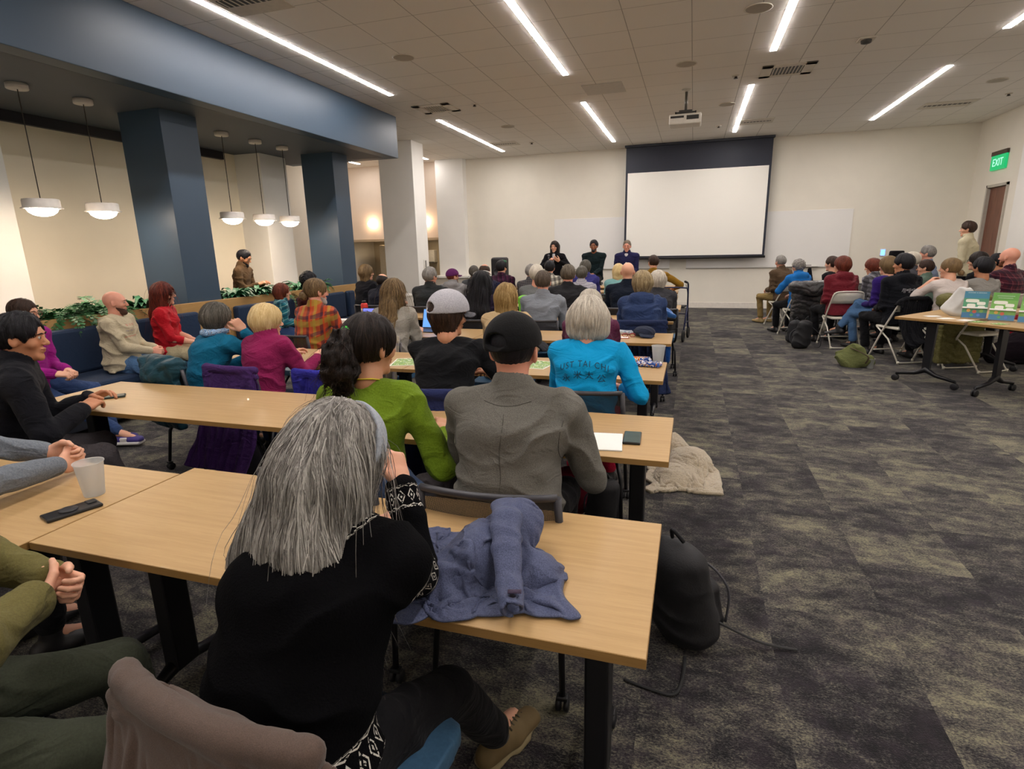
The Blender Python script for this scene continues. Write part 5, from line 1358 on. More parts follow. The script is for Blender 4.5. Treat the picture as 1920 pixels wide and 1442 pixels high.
dv = Vector((0, -1, 0)); o0 = Vector(fg.C)+Vector((0, .5, .03)); M_pk = plain('print_pink', '#c46a60', .8); M_pp = plain('print_mauve', '#8a7f9a', .8)
for s_, dz, sz, m_ in (('= = = =', .02, .05, M_pk), ('~ ~ ~ ~', -.03, .06, M_pp), ('-~-~-~-~-', -.085, .06, M_pk)): text_on(fg.topgeo, s_, sz, o0+Vector((0, 0, dz)), dv, (-1, 0, 0), m_, 'print', fg.root)
def sneaker(fg, sd, lg):
    S = SDF(); an = lg[2]; hz = an-A3((0, 0, .055)); S.seg(hz-A3((0, .05, 0)), hz+A3((0, .16, -.005)), (.042, .042), (.045, .030), (1, 0, 0), .02); S.plane(hz+A3((0, 0, -.02)), (0, 0, -1), .003); sdf_obj('shoe', S, .007, plain('sneaker_purple', '#3a2f78', .6), fg.root)
    S = SDF(); S.box(hz+A3((0, .055, -.028)), (.052, .125, .014), r=.012); S.ell(hz+A3((0, .15, -.002)), (.030, .030, .022), k=.01); S.box(hz+A3((0, .05, .006)), (.0475, .03, .016), r=.006); sdf_obj('sole', S, .006, plain('sneaker_white', '#d8d4d0', .5), fg.root)
for sd_, lg_ in sn.legs.items(): sneaker(sn, sd_, lg_)
person('person with long wavy red hair in a red blouse seated on the bench', (-5.41, 4.70, 1.28), -1.0, hy=.08, hp=.0, lean=-.02, slouch=.08, female=True, skin='fair', hair='long', ht=.020, hairm=H_red, hwd=1.15, topm=C('red_blouse', '#a8101e', '#b81826', 60, .6), style='shirt', pants=C('skirt_cream', '#c2b592'), shoe=S_blk,
    hands={-1: (-.02, .28, .64), 1: (.10, .30, .64)}, back=[((-.02, -.075, .06), .10, .05), ((-.03, -.10, -.08), .11, .04), ((-.02, -.11, -.16), .08, .03)], nstr=900, strw=.003, strL=.36, curl=.5, wave=.5, glasses=plain('glasses_black', '#1a1a1a', .4), face=True, vox=.0085, foldamp=.016, sleeve='elbow', bare=True)
person('person with a brown bob in a teal plaid shirt on the bench', (-5.28, 6.40, 1.16), -.9, hy=.05, female=True, skin='fair', hair='bob', hL=.14, ht=.018, hairm=H_auburn, topm=plaid('teal_plaid', '#1d6a78', [('#0f3048', .35, 0, 'x'), ('#8fc0c0', .12, .5, 'x'), ('#0f3048', .3, .1, 'z'), ('#a8d0c8', .1, .6, 'z')]), style='shirt', pants=T_djean, hands=BL, nstr=300, strw=.003, strL=.16, face=True)
person('person with dark curly hair half hidden behind the orange plaid shirt', (-5.36, 7.10, 1.27), -.7, hy=.1, skin='brown', hair='curlyshort', ht=.034, hairm=H_black, topm=C('maroon_knit', '#4a1c1c'), style='sweater', pants=T_blk, hands=BL)
# ---- fourth row
fg = person('person in an orange, yellow and navy plaid shirt with hair in a low bun', (-3.51, 4.75, 1.31), -.12, hy=-.45, hp=.05, lean=.16, slouch=.16, w=1.12, skin='pink', hair='tail', ht=.018, hairm=H_dblond,
    topm=plaid('orange_plaid', '#b8502a', [('#1c1c30', .26, 0, 'x'), ('#b09a3c', .22, .5, 'x'), ('#a39038', .34, .0, 'z'), ('#20203a', .18, .55, 'z'), ('#d8481e', .12, .8, 'x')], .15), style='shirt', pants=T_jean, hands={1: (.22, .42, .79), -1: (-.1, .42, .79)}, vox=.0095, foldamp=.016, beard=hair_mat('beard_grey', '#8d857c', '#b5aea6'), nstr=300, strw=.003, strL=.12)
S = SDF(); S.ell(fg.hw((-.025, -.125, -.035)), (.045, .035, .042), k=.01); S.displace(lambda P: -.008*vnoise(P*70, 3)); sdf_obj('hair_bun', S, .007, H_dblond, fg.root)
person('person with long light brown hair in a grey sweater typing on a laptop', (-2.65, 4.75, 1.30), .0, hy=-.15, hp=.08, lean=.14, slouch=.16, female=True, skin='fair', hair='long', ht=.020, hwd=1.1, hairm=H_dblond, topm=C('heather_grey', '#8a857c', '#a09b92'), style='sweater', pants=T_jean,
    hands=sit_at(-.04), back=[((0, -.085, .05), .095, .035), ((.0, -.12, -.10), .10, .03), ((.0, -.135, -.24), .07, .022)], nstr=1300, strw=.003, strL=.42, curl=.35, wave=.35, vox=.0095, foldamp=.016)
person('person with a straight blond bob in a beige sweater', (-1.53, 4.70, 1.26), .05, hy=-.05, lean=.16, slouch=.18, female=True, w=1.05, skin='fair', hair='bob', hL=.15, ht=.020, hwd=1.05, hairm=H_blond, topm=C('beige_knit', '#b39a74', '#c2a982'), style='sweater', pants=T_jean, hands=sit_at(.04), nstr=900, strw=.003, strL=.2, curl=.12, vox=.0095, foldamp=.012)
person('person in a maroon raincoat mostly hidden behind the turquoise t-shirt', (-0.78, 4.60, 1.21), .05, lean=.12, slouch=.18, female=True, w=1.1, skin='pink', hair='pixie', ht=.024, hairm=H_white, topm=C('maroon_raincoat', '#4f1c38', '#5c2544', 30, .6), style='coat', pants=T_navy, hands=sit_at(), nstr=400, strw=.003, strL=.1, foldamp=.018)
# ---- fifth row
fg = person('person with very long straight black hair falling to the chair seat', (-2.24, 6.00, 1.31), .05, hy=-.1, lean=.05, slouch=.1, female=True, w=1.05, skin='brown', hair='long', ht=.022, hwd=1.15, hairm=H_black, topm=C('dark_violet', '#2a2036'), style='sweater', pants=T_blk, hands=sit_at(),
    back=[((0, -.09, .05), .12, .05), ((-.02, -.14, -.15), .155, .045), ((-.04, -.16, -.38), .17, .04), ((-.04, -.15, -.50), .15, .03)], nstr=900, strw=.004, strL=.75, curl=.15)
mb = MB(); mb.tube([fg.hw((.105*math.cos(a), .0+.07*math.sin(a)*.6-.01, .10+.035*math.sin(a))) for a in np.linspace(.0, PI, 15)], .008, 6); mb.build('hairband', plain('hairband_silver', '#c8c4bc', .3, .5), fg.root)
person('person in a light grey dress shirt with thinning brown hair', (-1.56, 6.10, 1.31), .05, lean=.12, slouch=.14, w=1.12, skin='pink', hair='short', ht=.010, hairm=hair_mat('hair_thin', '#3a2f28', '#64584c', '#8d8072'), topm=C('grey_shirt', '#7b8088', '#888d95', 100), style='shirt', pants=T_navy, hands=sit_at(), foldamp=.016, fold_f=13, vox=.0095)
person('person with short grey-blond hair in a blue hooded jacket', (-0.49, 6.10, 1.29), .1, hy=.1, lean=.12, slouch=.16, female=True, w=1.15, skin='pink', hair='pixie', ht=.026, hairm=hair_mat('hair_ash', '#6a5a44', '#a8946e', '#d8caa8'), topm=C('blue_rainjacket', '#27375a', '#2e4068', 40, .7), style='hoodie', pants=T_navy, hands=sit_at(), foldamp=.020, nstr=500, strw=.0035, strL=.1, vox=.010)
person('person with white hair just behind the blue hooded jacket', (-0.40, 7.30, 1.24), .1, hy=.2, lean=.1, slouch=.16, female=True, w=1.08, skin='fair', hair='pixie', ht=.026, hairm=H_white, topm=C('charcoal_fleece', '#36363a'), style='cardigan', pants=T_blk, hands=sit_at(), nstr=300, strw=.004, strL=.1)
# ---- sixth row and on
person('person in a dark grey fleece with greying brown hair', (-1.53, 7.30, 1.33), .05, lean=.12, slouch=.14, w=1.16, skin='pink', hair='short', ht=.014, hairm=hair_mat('hair_greybrown', '#3a332c', '#6e6456', '#9a8f7e'), topm=C('dark_fleece', '#2c2c30'), style='blazer', pants=T_blk, hands=sit_at())
person('bald person in a navy turtleneck', (-0.78, 7.40, 1.36), .05, lean=.14, slouch=.14, w=1.12, skin='fair', hair='none', topm=C('navy_turtleneck', '#121c2e', '#18243a'), style='blazer', pants=T_blk, hands=sit_at(), foldamp=.016)
person('person with neat white hair in a grey knit top', (-1.98, 7.40, 1.33), .05, lean=.1, slouch=.14, female=True, w=1.05, skin='pink', hair='short', ht=.018, hairm=H_white, topm=C('grey_knit_top', '#6c6e6e'), style='sweater', pants=T_blk, hands=sit_at())
person('person with grey hair and glasses in a charcoal jacket beside the white column', (-3.50, 7.30, 1.32), .1, hy=-.45, lean=.10, slouch=.12, w=1.12, skin='pink', hair='short', ht=.016, hairm=H_grey, topm=C('charcoal_jacket', '#2a2e30', '#33373a', 30, .6), style='coat', pants=T_blk, hands=sit_at(), glasses=plain('glasses_wire', '#8a8478', .3, .8))
person('person in a purple baseball cap and grey hoodie with a beard', (-3.72, 8.60, 1.24), .05, hy=-.75, lean=.12, slouch=.14, w=1.08, skin='fair', hair='short', ht=.010, hairm=H_auburn, beard=hair_mat('beard_auburn', '#4a2c1c', '#6a4028'), topm=C('light_grey_hoodie', '#8d8b8c'), style='hoodie', pants=T_blk, hands=sit_at(), hatfn=cap_hat(C('cap_purple', '#4a1c4a', '#632a60'), 0, False))
person('balding person in a navy top directly beyond the long black hair', (-3.12, 8.50, 1.33), .0, lean=.1, slouch=.12, w=1.1, skin='pink', hair='fringe', hairm=H_brown, topm=C('navy_top', '#232640'), style='sweater', pants=T_blk, hands=sit_at())
person('person with tousled grey-brown hair left of the balding head', (-3.73, 9.60, 1.26), .0, hair='short', ht=.018, hairm=H_salt, topm=C('slate_top', '#4a4c50'), style='sweater', pants=T_blk, hands=sit_at())
person('person with dark hair dyed green on top in a plum plaid shirt', (-3.41, 10.20, 1.33), .0, hy=-.35, w=1.1, hair='short', ht=.020, hairm=H_black, topm=plaid('plum_plaid', '#3a1430', [('#1a0a1c', .4, 0, 'x'), ('#6a2a50', .12, .5, 'x'), ('#1a0a1c', .3, .2, 'z')]), style='shirt', pants=T_blk, hands=sit_at(),
    hatfn=lambda fg, vh: (lambda S: (S.ell((0, .03, .112), (.075, .075, .034), k=.01), S.displace(lambda P: -.008*vnoise(P*60, 2)), link('green_hair', np_mesh('green_hair', fg.hc+(S.mesh(.008)[0]*fg.hs)@fg.Rh.T, S.mesh(.008)[1]), H_green, fg.root)))(SDF()))
person('person with round grey hair in a white and grey checked shirt', (-1.61, 8.70, 1.26), .0, lean=.1, w=1.0, female=True, hair='short', ht=.020, hairm=H_salt, topm=plaid('pale_check', '#b0aeb8', [('#6a6a78', .2, 0, 'x'), ('#6a6a78', .2, 0, 'z')], .03), style='shirt', pants=T_blk, hands=sit_at())
person('person in a violet-blue fleece with grey wavy hair', (-1.82, 10.20, 1.32), .0, hy=-.2, lean=.1, w=1.0, female=True, skin='pink', hair='pixie', ht=.018, hairm=H_salt, topm=C('violet_fleece', '#3a3a7c'), style='cardigan', pants=T_blk, hands=sit_at())
person('person in a white and black buffalo check shirt with dark hair', (-2.43, 10.00, 1.32), .0, hair='short', ht=.016, hairm=H_black, topm=plaid('buffalo_check', '#cfcabc', [('#14141a', .5, 0, 'x'), ('#14141a', .5, 0, 'z')], .09), style='shirt', pants=T_blk, hands=sit_at())
person('person with wispy grey hair and glasses in a dark checked shirt', (-2.50, 9.00, 1.29), .0, hy=-.3, w=1.05, skin='pink', hair='short', ht=.016, hairm=H_grey, topm=plaid('dark_check', '#3c3a40', [('#6a6660', .2, 0, 'x'), ('#6a6660', .2, 0, 'z')], .03), style='shirt', pants=T_blk, hands=sit_at())
person('person with yellow-blond bob in a pale aqua top', (-1.14, 9.40, 1.27), .0, hy=.1, female=True, skin='fair', hair='bob', ht=.02, hL=.11, hairm=H_pblond, topm=C('aqua_top', '#7fb0b0'), style='sweater', pants=T_blk, hands=sit_at())
person('person in a mustard corduroy jacket with short brown hair leaning right', (-0.66, 10.50, 1.38), .15, hy=.30, lean=.05, w=1.15, skin='fair', hair='short', ht=.010, hairm=H_brown, topm=C('mustard_jacket', '#7c5a18', '#8c6820'), style='blazer', pants=T_blk, hands={1: (.42, .30, .79), -1: (-.1, .42, .79)}, eblows={1: (1, -.2, -.6)})
person('person with streaked blond hair in a black jacket beside the second blue column', (-5.19, 8.40, 1.34), -.35, hy=-.35, female=True, skin='fair', hair='bob', hL=.15, ht=.018, hairm=H_dblond, topm=C('black_blazer', '#14141c'), style='blazer', pants=T_blk, hands=sit_at(), face=True, nstr=200, strw=.004, strL=.2)
person('balding person in a navy jacket next to the red bottle', (-4.31, 7.40, 1.24), -.15, hy=-.1, lean=.1, slouch=.2, w=1.1, skin='fair', hair='fringe', hairm=H_dkb, topm=C('navy_jacket', '#1a1d2e'), style='coat', pants=T_blk, hands=sit_at())
# ---- the three speakers
fg = person('seated speaker in a black blazer holding a microphone, long dark hair', (-3.02, 12.90, 1.69), PI-.05, hy=-.05, seat=.78, lean=.0, slouch=.05, female=True, skin='fair', hair='long', ht=.016, hwd=1.15, hairm=H_dkb, topm=C('black_suit', '#121218'), style='blazer', pants=T_blk, shoe=S_blk, face=True, vox=.010,
    hands={1: (.09, .20, 1.26), -1: (-.17, .24, 1.26)}, eblows={1: (1, -.1, -1), -1: (-1, -.1, -1)}, palm={1: (-1, 0, 0), -1: (0, -1, .3)}, handcurl={1: 1.2, -1: .3}, legs={1: (.10, .38, .35), -1: (-.10, .38, .35)}, bare=True)
S = SDF(); S.seg(fg.C+A3((0, .12, .0)), fg.N+A3((0, .06, -.02)), (.028, .025), (.045, .03), (1, 0, 0)); sdf_obj('blouse', S, .008, C('blouse_white', '#b8b8bc'), fg.root)
MIC = (fg, fg.arms[1][2])
person('seated speaker with black beard in a dark green sweater over a collared shirt', (-2.12, 12.90, 1.69), PI, seat=.78, lean=.0, slouch=.06, w=1.14, skin='brown', hair='short', ht=.016, hairm=H_black, beard=H_black, topm=C('bottle_green_knit', '#16282c', '#1c3034'), style='sweater', pants=T_blk, shoe=S_blk, face=True, vox=.010,
    hands={1: (.05, .34, .97), -1: (-.05, .34, .97)}, legs={1: (.12, .38, .35), -1: (-.12, .38, .35)}, handcurl=.9, bare=True)
fg = person('seated speaker in a navy blazer, white shirt and red-framed glasses', (-1.39, 12.90, 1.67), PI, seat=.78, lean=.0, slouch=.06, w=1.10, skin='pink', hair='short', ht=.008, hairm=hair_mat('hair_silver_brown', '#4a4038', '#7a6e60'), topm=C('navy_blazer', '#1c1c3c', '#24244a'), style='blazer', pants=T_navy, shoe=S_blk, face=True, vox=.010, glasses=plain('glasses_red', '#8a1020', .4),
    hands={1: (.12, .30, .98), -1: (-.12, .30, .98)}, legs={1: (.12, .38, .35), -1: (-.12, .38, .35)}, bare=True)
S = SDF(); S.seg(fg.C+A3((0, .125, -.10)), fg.N+A3((0, .065, -.03)), (.022, .022), (.050, .030), (1, 0, 0)); sdf_obj('shirt_front', S, .008, C('shirt_white', '#c4c2c4'), fg.root)
# ---- standing
person('person with a dark beard in a brown shirt standing behind the planter, reading', (-6.43, 7.10, 1.62), -1.25, hp=.35, pose='stand', lean=.03, w=1.0, skin='tan', hair='short', ht=.010, hairm=H_black, beard=H_black, topm=C('brown_shirt', '#4d3a26', '#5a452e'), style='shirt', pants=T_blk, shoe=S_blk, hands={1: (.10, .30, 1.12), -1: (-.10, .30, 1.12)}, face=True, vox=.010)
person('person in a cream jacket standing by the door, dark hair pinned up', (4.68, 12.40, 1.84), .95, hy=.25, pose='stand', lean=.02, female=True, w=1.0, skin='fair', hair='short', ht=.022, hairm=H_brown, topm=C('cream_jacket', '#bdb496', '#c9c0a4'), style='coat', pants=T_blk, shoe=S_blk, hands={1: (.12, .24, 1.05), -1: (-.12, .26, 1.06)}, vox=.011, face=True)

# ------------------------------------------------------------------ the group on folding chairs at the right
RL = {-1: (-.10, .30, .66), 1: (.10, .30, .66)}
RF = [] 
def rp(label, top, yaw, chairlab=None, cdy=0, **k):
    k.setdefault('hands', RL); k.setdefault('seat', .455); k.setdefault('pants', T_blk); k.setdefault('shoe', S_blk)
    fg = person(label, top, yaw, **k); r = fg.root
    if chairlab: folding_chair(chairlab, r.location.x+math.sin(yaw)*.03, r.location.y-math.cos(yaw)*.03, yaw-(cdy or 0))
    return fg
rp('person with thin grey hair in a brown jacket and khaki trousers, nearest the back wall', (1.62, 12.10, 1.31), 0.7, 'white folding chair under the brown jacket, nearest the back wall', hy=-.2, lean=.10, slouch=.2, w=1.05, skin='pink', hair='short', ht=.010, hairm=H_grey, topm=C('brown_jacket', '#4a3a2a', '#564534'), style='coat', pants=T_khaki, shoe=S_tan)
rp('person in a bright blue hoodie with curly grey hair', (1.72, 10.75, 1.26), 0.5, 'white folding chair with the shiny black puffer jacket on its back', .1, hy=.2, lean=.10, slouch=.16, female=True, w=1.05, hair='curlyshort', ht=.024, hairm=H_grey, topm=C('bright_blue_fleece', '#1c64a8', '#2070b8'), style='hoodie', hands={-1: (-.06, .28, .90), 1: (.1, .3, .66)}, eblows={-1: (-.6, .4, -1)})
rp('person with cropped red hair in a maroon hooded jacket', (2.16, 9.75, 1.33), 0.35, 'white folding chair showing its whole back under the maroon jacket', .2, hy=.4, lean=.06, slouch=.14, w=1.15, female=True, hair='pixie', ht=.020, hairm=H_auburn, topm=C('maroon_coat', '#5c1620', '#6e1c28', 40, .6), style='hoodie', foldamp=.02)
rp('person with brown hair and glasses just beyond the red-haired person', (2.28, 11.00, 1.30), .8, hy=.1, female=True, hair='short', ht=.016, hairm=H_brown, topm=C('black_fleece', '#1c1c20'), style='sweater')
rp('person with reddish hair in a black and white flannel shirt', (2.66, 10.20, 1.28), .75, hy=.2, hp=.2, hair='pixie', female=True, ht=.018, hairm=H_auburn, topm=plaid('flannel_bw', '#8c8c94', [('#14141c', .45, 0, 'x'), ('#14141c', .45, 0, 'z')], .07), style='shirt')
rp('person with dark blond hair in a purple sweater and blue jeans, legs crossed', (2.62, 9.25, 1.33), 0.6, hy=.1, lean=.05, female=True, hair='pixie', ht=.020, hairm=H_dblond, topm=C('purple_knit', '#2c1a60', '#35206e'), style='sweater', pants=T_jean, legs={1: (-.28, .52, .30), -1: (-.12, .38, .095)}, knees={1: (0, .5, 1.2)}, footdir={1: (-.6, .8, -.2)})
fg = rp('person in a black hooded jacket with white lettering across the back', (2.64, 8.70, 1.37), 0.42, 'white folding chair under the black hooded jacket with lettering', 0, hy=.45, lean=.02, slouch=.10, w=1.10, skin='tan', hair='short', ht=.022, hairm=H_black, topm=C('black_hoodie', '#14161e', '#1a1c26'), style='hoodie', foldamp=.018)
text_on(fg.topgeo, '/||=||=||', .062, Vector(fg.C)+Vector((-.03, -.5, .0)), (0, 1, 0), (1, 0, 0), plain('print_white', '#c8c8cc', .8), 'lettering', fg.root, sx=.9)
def hat(mat, r=.17, h=.10):
    def fn(fg, vh):
        S = SDF(); S.seg((0, -.012, .075), (0, -.012, .075+h), (.098, .112), (.090, .104), (1, 0, 0), .01); S.plane((0, 0, .075+h), (0, 0, 1), .02)
        S.ell((0, -.01, .070), (r, r*1.05, .012), k=.01); V, Q = S.mesh(vh); link('hat', np_mesh('hat', fg.hc+(V*fg.hs)@fg.Rh.T, Q), mat, fg.root)
    return fn
rp('person wearing a flat black brimmed hat behind the black hooded jacket', (3.27, 11.20, 1.33), .8, hy=.0, hair='short', hairm=H_grey, topm=C('dark_coat', '#20202a'), style='coat', hatfn=hat(C('hat_black', '#101014')))
rp('person with silver hair in a light blue shirt, profile to the left', (3.65, 11.00, 1.45), .9, hy=.25, lean=.02, w=1.1, skin='pink', hair='short', ht=.014, hairm=H_grey, topm=C('lightblue_shirt', '#7c8aa4'), style='shirt', face=True)
rp('person with white hair seen just above the black-haired head', (3.26, 10.40, 1.36), .8, hair='short', ht=.016, hairm=H_white, topm=C('grey_coat2', '#4c4c54'), style='coat')
rp('person with short brown hair and glasses in a sage green vest', (3.29, 9.90, 1.26), .9, hy=.25, lean=.02, hair='short', ht=.014, hairm=H_brown, topm=C('sage_vest', '#5f7468'), style='shirt', glasses=plain('glasses_black', '#1a1a1a', .4), face=True)
fg = rp('person in a white blouse with a low brown bun, hand raised to the mouth', (3.09, 8.50, 1.32), 0.35, 'white folding chair under the white blouse, hung with the olive puffer', 0, hy=.5, lean=.05, slouch=.12, female=True, w=1.08, skin='fair', hair='tail', ht=.018, hairm=H_dblond, topm=C('white_blouse', '#bdb2ac', '#c9beb8'), style='sweater', sleeve='elbow', hands={-1: (-.14, .22, 1.02), 1: (.10, .3, .66)}, eblows={-1: (-.9, .3, -1)}, palm={-1: (.9, -.3, .2)}, bare=True, handcurl=.9)
S = SDF(); S.ell(fg.hw((.02, -.12, -.045)), (.04, .034, .036), k=.01); S.displace(lambda P: -.008*vnoise(P*70, 3)); sdf_obj('hair_bun', S, .008, H_dblond, fg.root)
rp('person with long dark hair and glasses, hat-like fringe, beyond the grey sweater', (3.92, 9.90, 1.36), .85, hy=.15, female=True, hair='bob', hL=.16, ht=.018, hairm=H_dkb, topm=C('black_knit2', '#18181c'), style='sweater', glasses=plain('glasses_black', '#1a1a1a', .4), face=True)
rp('person with thick black hair in a light grey sweater', (3.53, 8.75, 1.31), 0.45, hy=.0, lean=.05, w=1.08, skin='tan', hair='short', ht=.024, hairm=H_black, topm=C('lightgrey_knit', '#8c8984'), style='sweater', pants=T_khaki)
rp('bald person in a maroon plaid shirt at the right edge', (4.03, 9.30, 1.43), 0.6, 'white folding chair under the maroon plaid shirt at the right edge', hy=.1, hp=-.02, lean=.0, w=1.25, skin='pink', hair='none', beard=hair_mat('beard_auburn', '#4a2c1c', '#6a4028'), topm=plaid('maroon_plaid', '#4c1826', [('#241024', .4, 0, 'x'), ('#8a4a54', .10, .5, 'x'), ('#241024', .35, .1, 'z'), ('#8a5560', .08, .6, 'z')], .07), style='shirt', face=True)
rp('dark-haired bearded person peeking out left of the bald head', (4.36, 10.40, 1.32), .85, hy=.1, skin='tan', hair='short', hairm=H_black, beard=H_black, topm=C('dark_brown_top', '#2a2020'), style='sweater', face=True)
folding_chair('empty-looking white folding chair right behind the sign holders', 3.35, 8.2, .5)

# ------------------------------------------------------------------ chairs under the audience
for p in [o for o in list(COL.objects) if o.get('category') == 'person']:
    lb = p['label']; x, y = p.location.x, p.location.y; rz = p.rotation_euler.z
    if x > .5 or y > 12.2 or x < -4.9 or 'standing' in lb: continue
    ws = lb.replace(',', '').split()[:11]
    while ws[-1] in ('a', 'and', 'the', 'in', 'with', 'of', 'at', 'by', 'to', 'on', 'over', 'behind', 'beyond', 'under', 'dark', 'white', 'short', 'long', 'light'): ws.pop()
    chair('mesh-back chair under the ' + ' '.join(ws), x, y, rz)
for sx, lb in ((-3.04, 'tall black stool under the speaker with the microphone'), (-2.12, 'tall black stool under the bearded speaker in green'), (-1.41, 'tall black stool under the speaker in the navy blazer')):
    o = thing('bar_stool', lb, 'stool', (sx, 12.92, 0), 0, 'stools of the three speakers')
    MB().box(-.19, .19, -.17, .19, .71, .765, .02).build('seat', plain('stool_black', '#1a1a1e', .5), o)
    for a, b in ((-1, -1), (-1, 1), (1, -1), (1, 1)): MB().tube([(a*.15, b*.14, .72), (a*.20, b*.19, .0)], .013, 8).build('leg', M_blk, o)
    MB().tube([(-.18, .17, .28), (.18, .17, .28)], .010, 8).tube([(-.18, -.17, .28), (.18, -.17, .28)], .010, 8).tube([(-.18, -.17, .28), (-.18, .17, .28)], .010, 8).tube([(.18, -.17, .28), (.18, .17, .28)], .010, 8).build('footrest', M_blk, o)
# microphone in the first speaker's hand
fg, wr = MIC; r = fg.root; c_, s_ = math.cos(r.rotation_euler.z), math.sin(r.rotation_euler.z)
mp = Vector((r.location.x+c_*wr[0]-s_*wr[1], r.location.y+s_*wr[0]+c_*wr[1], wr[2]))
o = thing('microphone', 'handheld black microphone held up by the long-haired speaker', 'microphone', mp+Vector((.02, -.08, .0)))
MB().tube([(0, 0, -.10), (0, 0, .10)], [.012, .017], 10).build('handle', M_blkp, o)
bm = bmesh.new(); bmesh.ops.create_uvsphere(bm, u_segments=14, v_segments=10, radius=.027)
for v in bm.verts: v.co.z += .12
me = bpy.data.meshes.new('mesh_head'); bm.to_mesh(me); bm.free(); link('mesh_head', me, plain('mic_grey', '#55555a', .4, .5), o)
# ------------------------------------------------------------------ things on the tables
TZ = .7372
M_phone = plain('phone_black', '#101113', .35); M_glass = plain('phone_glass', '#1b2224', .08, 0, 0); M_scr = plain('phone_screen', '#4a5a58', .15, 0, .1)
def phone(label, x, y, rz, case=M_phone, scr=M_glass, face_up=True):
    o = thing('phone', label, 'phone', (x, y, TZ), rz, 'phones lying on tables')
    MB().box(-.038, .038, -.079, .079, 0, .011, .004).build('case', case, o)
    if face_up: MB().box(-.034, .034, -.074, .074, .0108, .0118, .0003).build('screen', scr, o)
    else: MB().lathe([(0, .0), (.027, 0), (.028, .002), (.024, .005), (.014, .006), (0, .006)], 24, c=(0, -.01, .011)).build('grip_ring', M_blkp, o); MB().box(-.03, .005, .045, .073, .011, .014, .002).build('camera_bump', M_blkp, o)
    return o
phone('black phone with a round grip lying near the clear cup', -1.955, 1.215, -.32, face_up=False)
phone('phone in a dark green case at the left end of the second row', -3.34, 2.42, -.75, plain('case_green', '#1d2a26', .5), M_scr)
phone('black phone lying at the aisle end of the second row', -.215, 2.41, .04, M_phone, M_scr)
M_cup = NT('clear_plastic'); M_cup.base('#f4f8f8'); M_cup.p(Roughness=.35, Transmission_Weight=.55, IOR=1.15, Alpha=.5); M_cup = M_cup.m
def cup(label, x, y, z=TZ, s=1, group='clear plastic cups'):
    o = thing('plastic_cup', label, 'cup', (x, y, z), 0, group)
    MB().lathe([(0, .001), (.030*s, .001), (.031*s, .004), (.043*s, .115*s), (.046*s, .118*s), (.046*s, .121*s), (.042*s, .118*s), (.0295*s, .005), (0, .005)], 28).build('cup_wall', M_cup, o)
cup('clear plastic cup on the nearest inner table by the clasped hands', -2.02, 1.34, TZ, 1.05); cup('clear plastic cup at the aisle end of the third row', -.20, 4.10, TZ, 1.1)
M_paper = plain('paper_white', '#eceae4', .8, 0, .01, 3); M_wire = plain('spiral_wire', '#8a8a8c', .3, .8)
def notepad(label, x, y, rz, w=.13, h=.20):
    o = thing('notepad', label, 'notepad', (x, y, TZ), rz, 'spiral notepads on the second row')
    MB().box(-w/2, w/2, -h/2, h/2, 0, .006, .001).build('pages', M_paper, o)
    mb = MB()
    for k in range(18):
        xx = -w/2+(k+.5)*w/18; mb.tube([(xx, h/2+.004*math.sin(a), .004+.005*math.cos(a)) for a in np.linspace(0, 2*PI, 9)[:-1]], .0007, 4, closed=True)
    mb.build('spiral', M_wire, o)
notepad('blank spiral notepad right of the grey suit jacket', -.325, 2.34, .10, .15, .22); notepad('spiral notepad with a pen on it, left of the grey suit jacket', -1.02, 2.36, -.06, .16, .22)
o = thing('pen', 'grey pen lying on the left notepad', 'pen', (-1.06, 2.37, TZ+.012), .05)
MB().tube([(0, -.07, 0), (0, .05, 0)], .0045, 8).build('barrel', plain('pen_grey', '#5a6066', .3, .4), o); MB().tube([(0, .05, 0), (0, .068, 0)], [.0045, .003], 8).build('cap', plain('pen_cap', '#22262a', .4), o)
o = thing('pen', 'dark pen beside the snack wrappers on the third row', 'pen', (-.42, 4.08, TZ+.005), 1.5)
MB().tube([(0, -.07, 0), (0, .05, 0)], .0045, 8).build('barrel', M_blkp, o); MB().tube([(0, .05, 0), (0, .068, 0)], [.0045, .002], 8).build('tip', M_wire, o)
def flyer_mat(name, a, b, sc=22):
    t = NT(name); v = t.coord(scale=(1, 1, 1)); n = t.noise(v, sc, 2, .5, .3); t.base(t.ramp(n, [(.42, a), (.46, b), (.52, '#e9ecd8'), (.56, a)], 'CONSTANT')); t.p(Roughness=.5); return t.m
M_fly = flyer_mat('flyer_green', '#8fae52', '#4f8a3e')
for i, (x, y, rz, lb) in enumerate([(-2.05, 3.80, .3, 'green printed flyer left of the black t-shirt on the third row'), (-1.28, 3.93, .1, 'green flyer under the black t-shirt sleeve on the third row'), (-1.05, 3.90, -.15, 'green flyer beside the black cap on the third row')]):
    o = thing('flyer', lb, 'flyer', (x, y, TZ), rz, 'green flyers on the third row'); MB().box(-.11, .11, -.14, .14, 0, .0012).build('sheet', M_paper, o); MB().box(-.10, .10, -.13, .13, .0012, .0016).build('print', M_fly, o)
def wrapper(label, x, y, rz, cols, sx=.075, sy=.045, seed=0):
    t = NT('wrapper'); n = t.noise(t.coord(), 28, 2, .5, 1); t.base(t.ramp(n, cols, 'CONSTANT')); t.p(Roughness=.25, Metallic=.2)
    lump('snack_wrapper', label, 'wrapper', (x, y, TZ+.012), rz, lambda S: S.box((0, 0, .006), (sx, sy, .016), r=.006).box((sx, 0, .002), (.012, sy*1.05, .008), r=.003).box((-sx, 0, .002), (.012, sy*1.05, .008), r=.003), t.m, .004, .010, 50, seed, 'foil', (1, .5, 0), 'snack wrappers on the tables')
